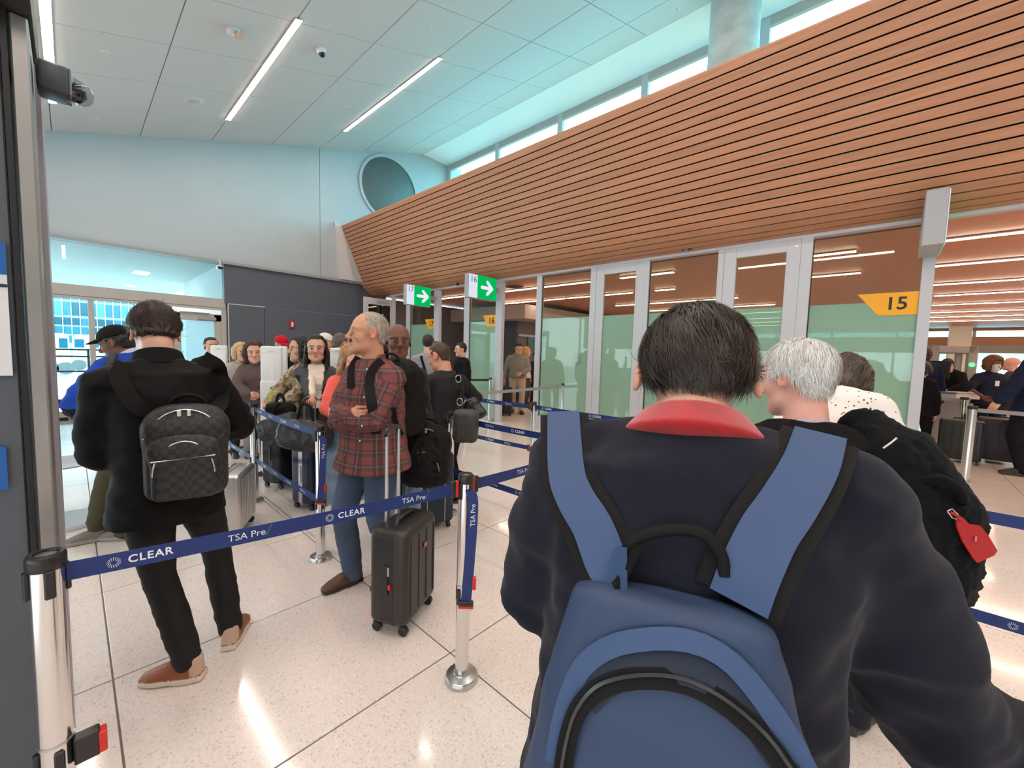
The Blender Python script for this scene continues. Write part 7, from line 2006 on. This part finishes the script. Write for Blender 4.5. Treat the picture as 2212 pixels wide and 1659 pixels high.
# ================================================================ KIOSKS
def kiosk(px0, px1, py0, py1, depth, label, base=True, tilt=0.0):
    c = at((px0+px1)/2, (py0+py1)/2, depth); w = (px1-px0)/FOCAL*depth*0.86; h = (py1-py0)/FOCAL*depth
    yaw = math.atan2(RR[1], RR[0])+0.15
    o = empty('kiosk', (c[0], c[1], 0), yaw, label=label, cat='kiosk', group='white check-in kiosks')
    bm = bmesh.new(); add_box(bm, (0, 0, c[2]), (w, 0.05, h), None, 0.022, 4)
    link('screen_housing', shade_auto(bm_mesh(bm), 0.8), o, mat('kiosk_white', (0.78, 0.78, 0.77), 0.35))
    box('housing_seam', (0, -0.0262, c[2]+h*0.33), (w*0.80, 0.002, 0.004), mat('seam_grey', (0.55, 0.55, 0.55), 0.5), o)
    box('mark', (0, -0.0265, c[2]+h*0.37), (w*0.26, 0.002, 0.012), mat('seam_grey'), o)
    box('neck', (w*0.05, 0.02, c[2]-h*0.25), (w*0.32, 0.10, h*0.55), mat('kiosk_white'), o, 0.01)
    zb = c[2]-h*0.42
    box('pedestal', (w*0.05, 0.06, zb/2+0.02), (0.26, 0.20, zb), mat('kiosk_white'), o, 0.02, 3)
    box('foot', (w*0.05, 0.06, 0.012), (0.34, 0.34, 0.024), M_blkpl, o, 0.004)
    box('screen', (0, 0.027, c[2]), (w*0.85, 0.003, h*0.85), M_blackgl, o)
    return o
kiosk(562, 612, 748, 832, 4.75, 'white rounded check-in kiosk nearest the camouflage sleeve')
kiosk(598, 622, 748, 830, 5.12, 'white check-in kiosk just behind the nearest kiosk')
kiosk(455, 493, 746, 800, 5.7, 'white check-in kiosk in front of the black haired man')
kiosk(712, 745, 752, 800, 5.0, 'white check-in kiosk partly hidden by the blonde woman')
# ================================================================ SECURITY EQUIPMENT
p = gz(2075, 950)
sc_ = empty('body_scanner', (14.6, -1.75, 0), -0.05, label='grey walk-through scanner arch with green lamps', cat='scanner')
M_scn = mat('scanner_grey_metal', srgb(160, 152, 150), 0.45)
ya = float(onx(2018, 780, 14.6)[1])+1.75; yb = float(onx(2098, 780, 14.6)[1])+1.75
zt_ = float(onx(2060, 748, 14.6)[2])
for y in (ya, yb): box('arch_leg', (0, y, zt_/2), (0.7, 0.16, zt_), M_scn, sc_, 0.02)
ym_ = (ya*0.35+yb*0.65)
box('arch_divider', (0, ym_, zt_/2), (0.5, 0.12, zt_), M_scn, sc_, 0.02)
box('arch_head', (0, (ya+yb)/2, zt_-0.09), (0.7, abs(ya-yb)+0.16, 0.18), M_scn, sc_, 0.02)
for y in (ya, yb): 
    o = lathe('green_lamp', [(0, 0), (0.05, 0), (0.045, 0.02), (0, 0.025)], emat('lamp_green', (0.1, 1.0, 0.25), 2.5), sc_, 16, loc=(-0.36, y, 1.56)); o.rotation_euler = (0, -math.pi/2, 0)
tb = empty('inspection_table', tuple(np.array(gz(2055, 955))*np.array([1, 1, 0])+np.array([0.55, -0.15, 0])), -0.1, label='white topped inspection table with dark base panels', cat='table')
box('table_top', (0.3, 0.2, 0.86), (1.2, 0.75, 0.08), M_alu, tb, 0.01)
box('table_body', (0.3, 0.25, 0.44), (1.1, 0.55, 0.76), mat('table_dark', srgb(64, 58, 58), 0.6), tb, 0.01)
box('table_leg', (-0.3, 0.2, 0.42), (0.12, 0.6, 0.84), M_alu, tb, 0.01)
for k, (px, py, lab) in enumerate(((2035, 845, 'grey bin with a blue rim on the inspection table'), (2080, 846, 'white stacked tray on the inspection table'))):
    q = at(px, py, 7.9)
    t = empty('tray', (q[0], q[1], 0.90), 0.2*k, label=lab, cat='tray')
    bm = bmesh.new(); add_box(bm, (0, 0, 0.05), (0.44, 0.34, 0.10), None, 0.012, 2); link('tray_shell', bm_mesh(bm), t, mat('tray_grey' if k == 0 else 'tray_white', srgb(150, 155, 165) if k == 0 else srgb(220, 216, 210), 0.5))
    box('tray_rim', (0, 0, 0.105), (0.47, 0.37, 0.018), mat('tray_blue', srgb(30, 70, 140), 0.5) if k == 0 else M_alu, t, 0.006)
ms = empty('monitor', tuple(np.array(at(2012, 800, 8.4))*np.array([1, 1, 0])), 1.4, label='monitor with a bright blue screen behind the woman in black', cat='monitor')
zz = float(at(2012, 798, 8.4)[2])
box('screen', (0, 0.02, zz), (0.50, 0.012, 0.32), emat('screen_blue', srgb(50, 60, 210), 0.9), ms)
box('bezel', (0, 0.035, zz), (0.54, 0.02, 0.36), M_blkpl, ms, 0.004)
box('stand', (0, 0.05, zz/2), (0.06, 0.05, zz), M_blkpl, ms)
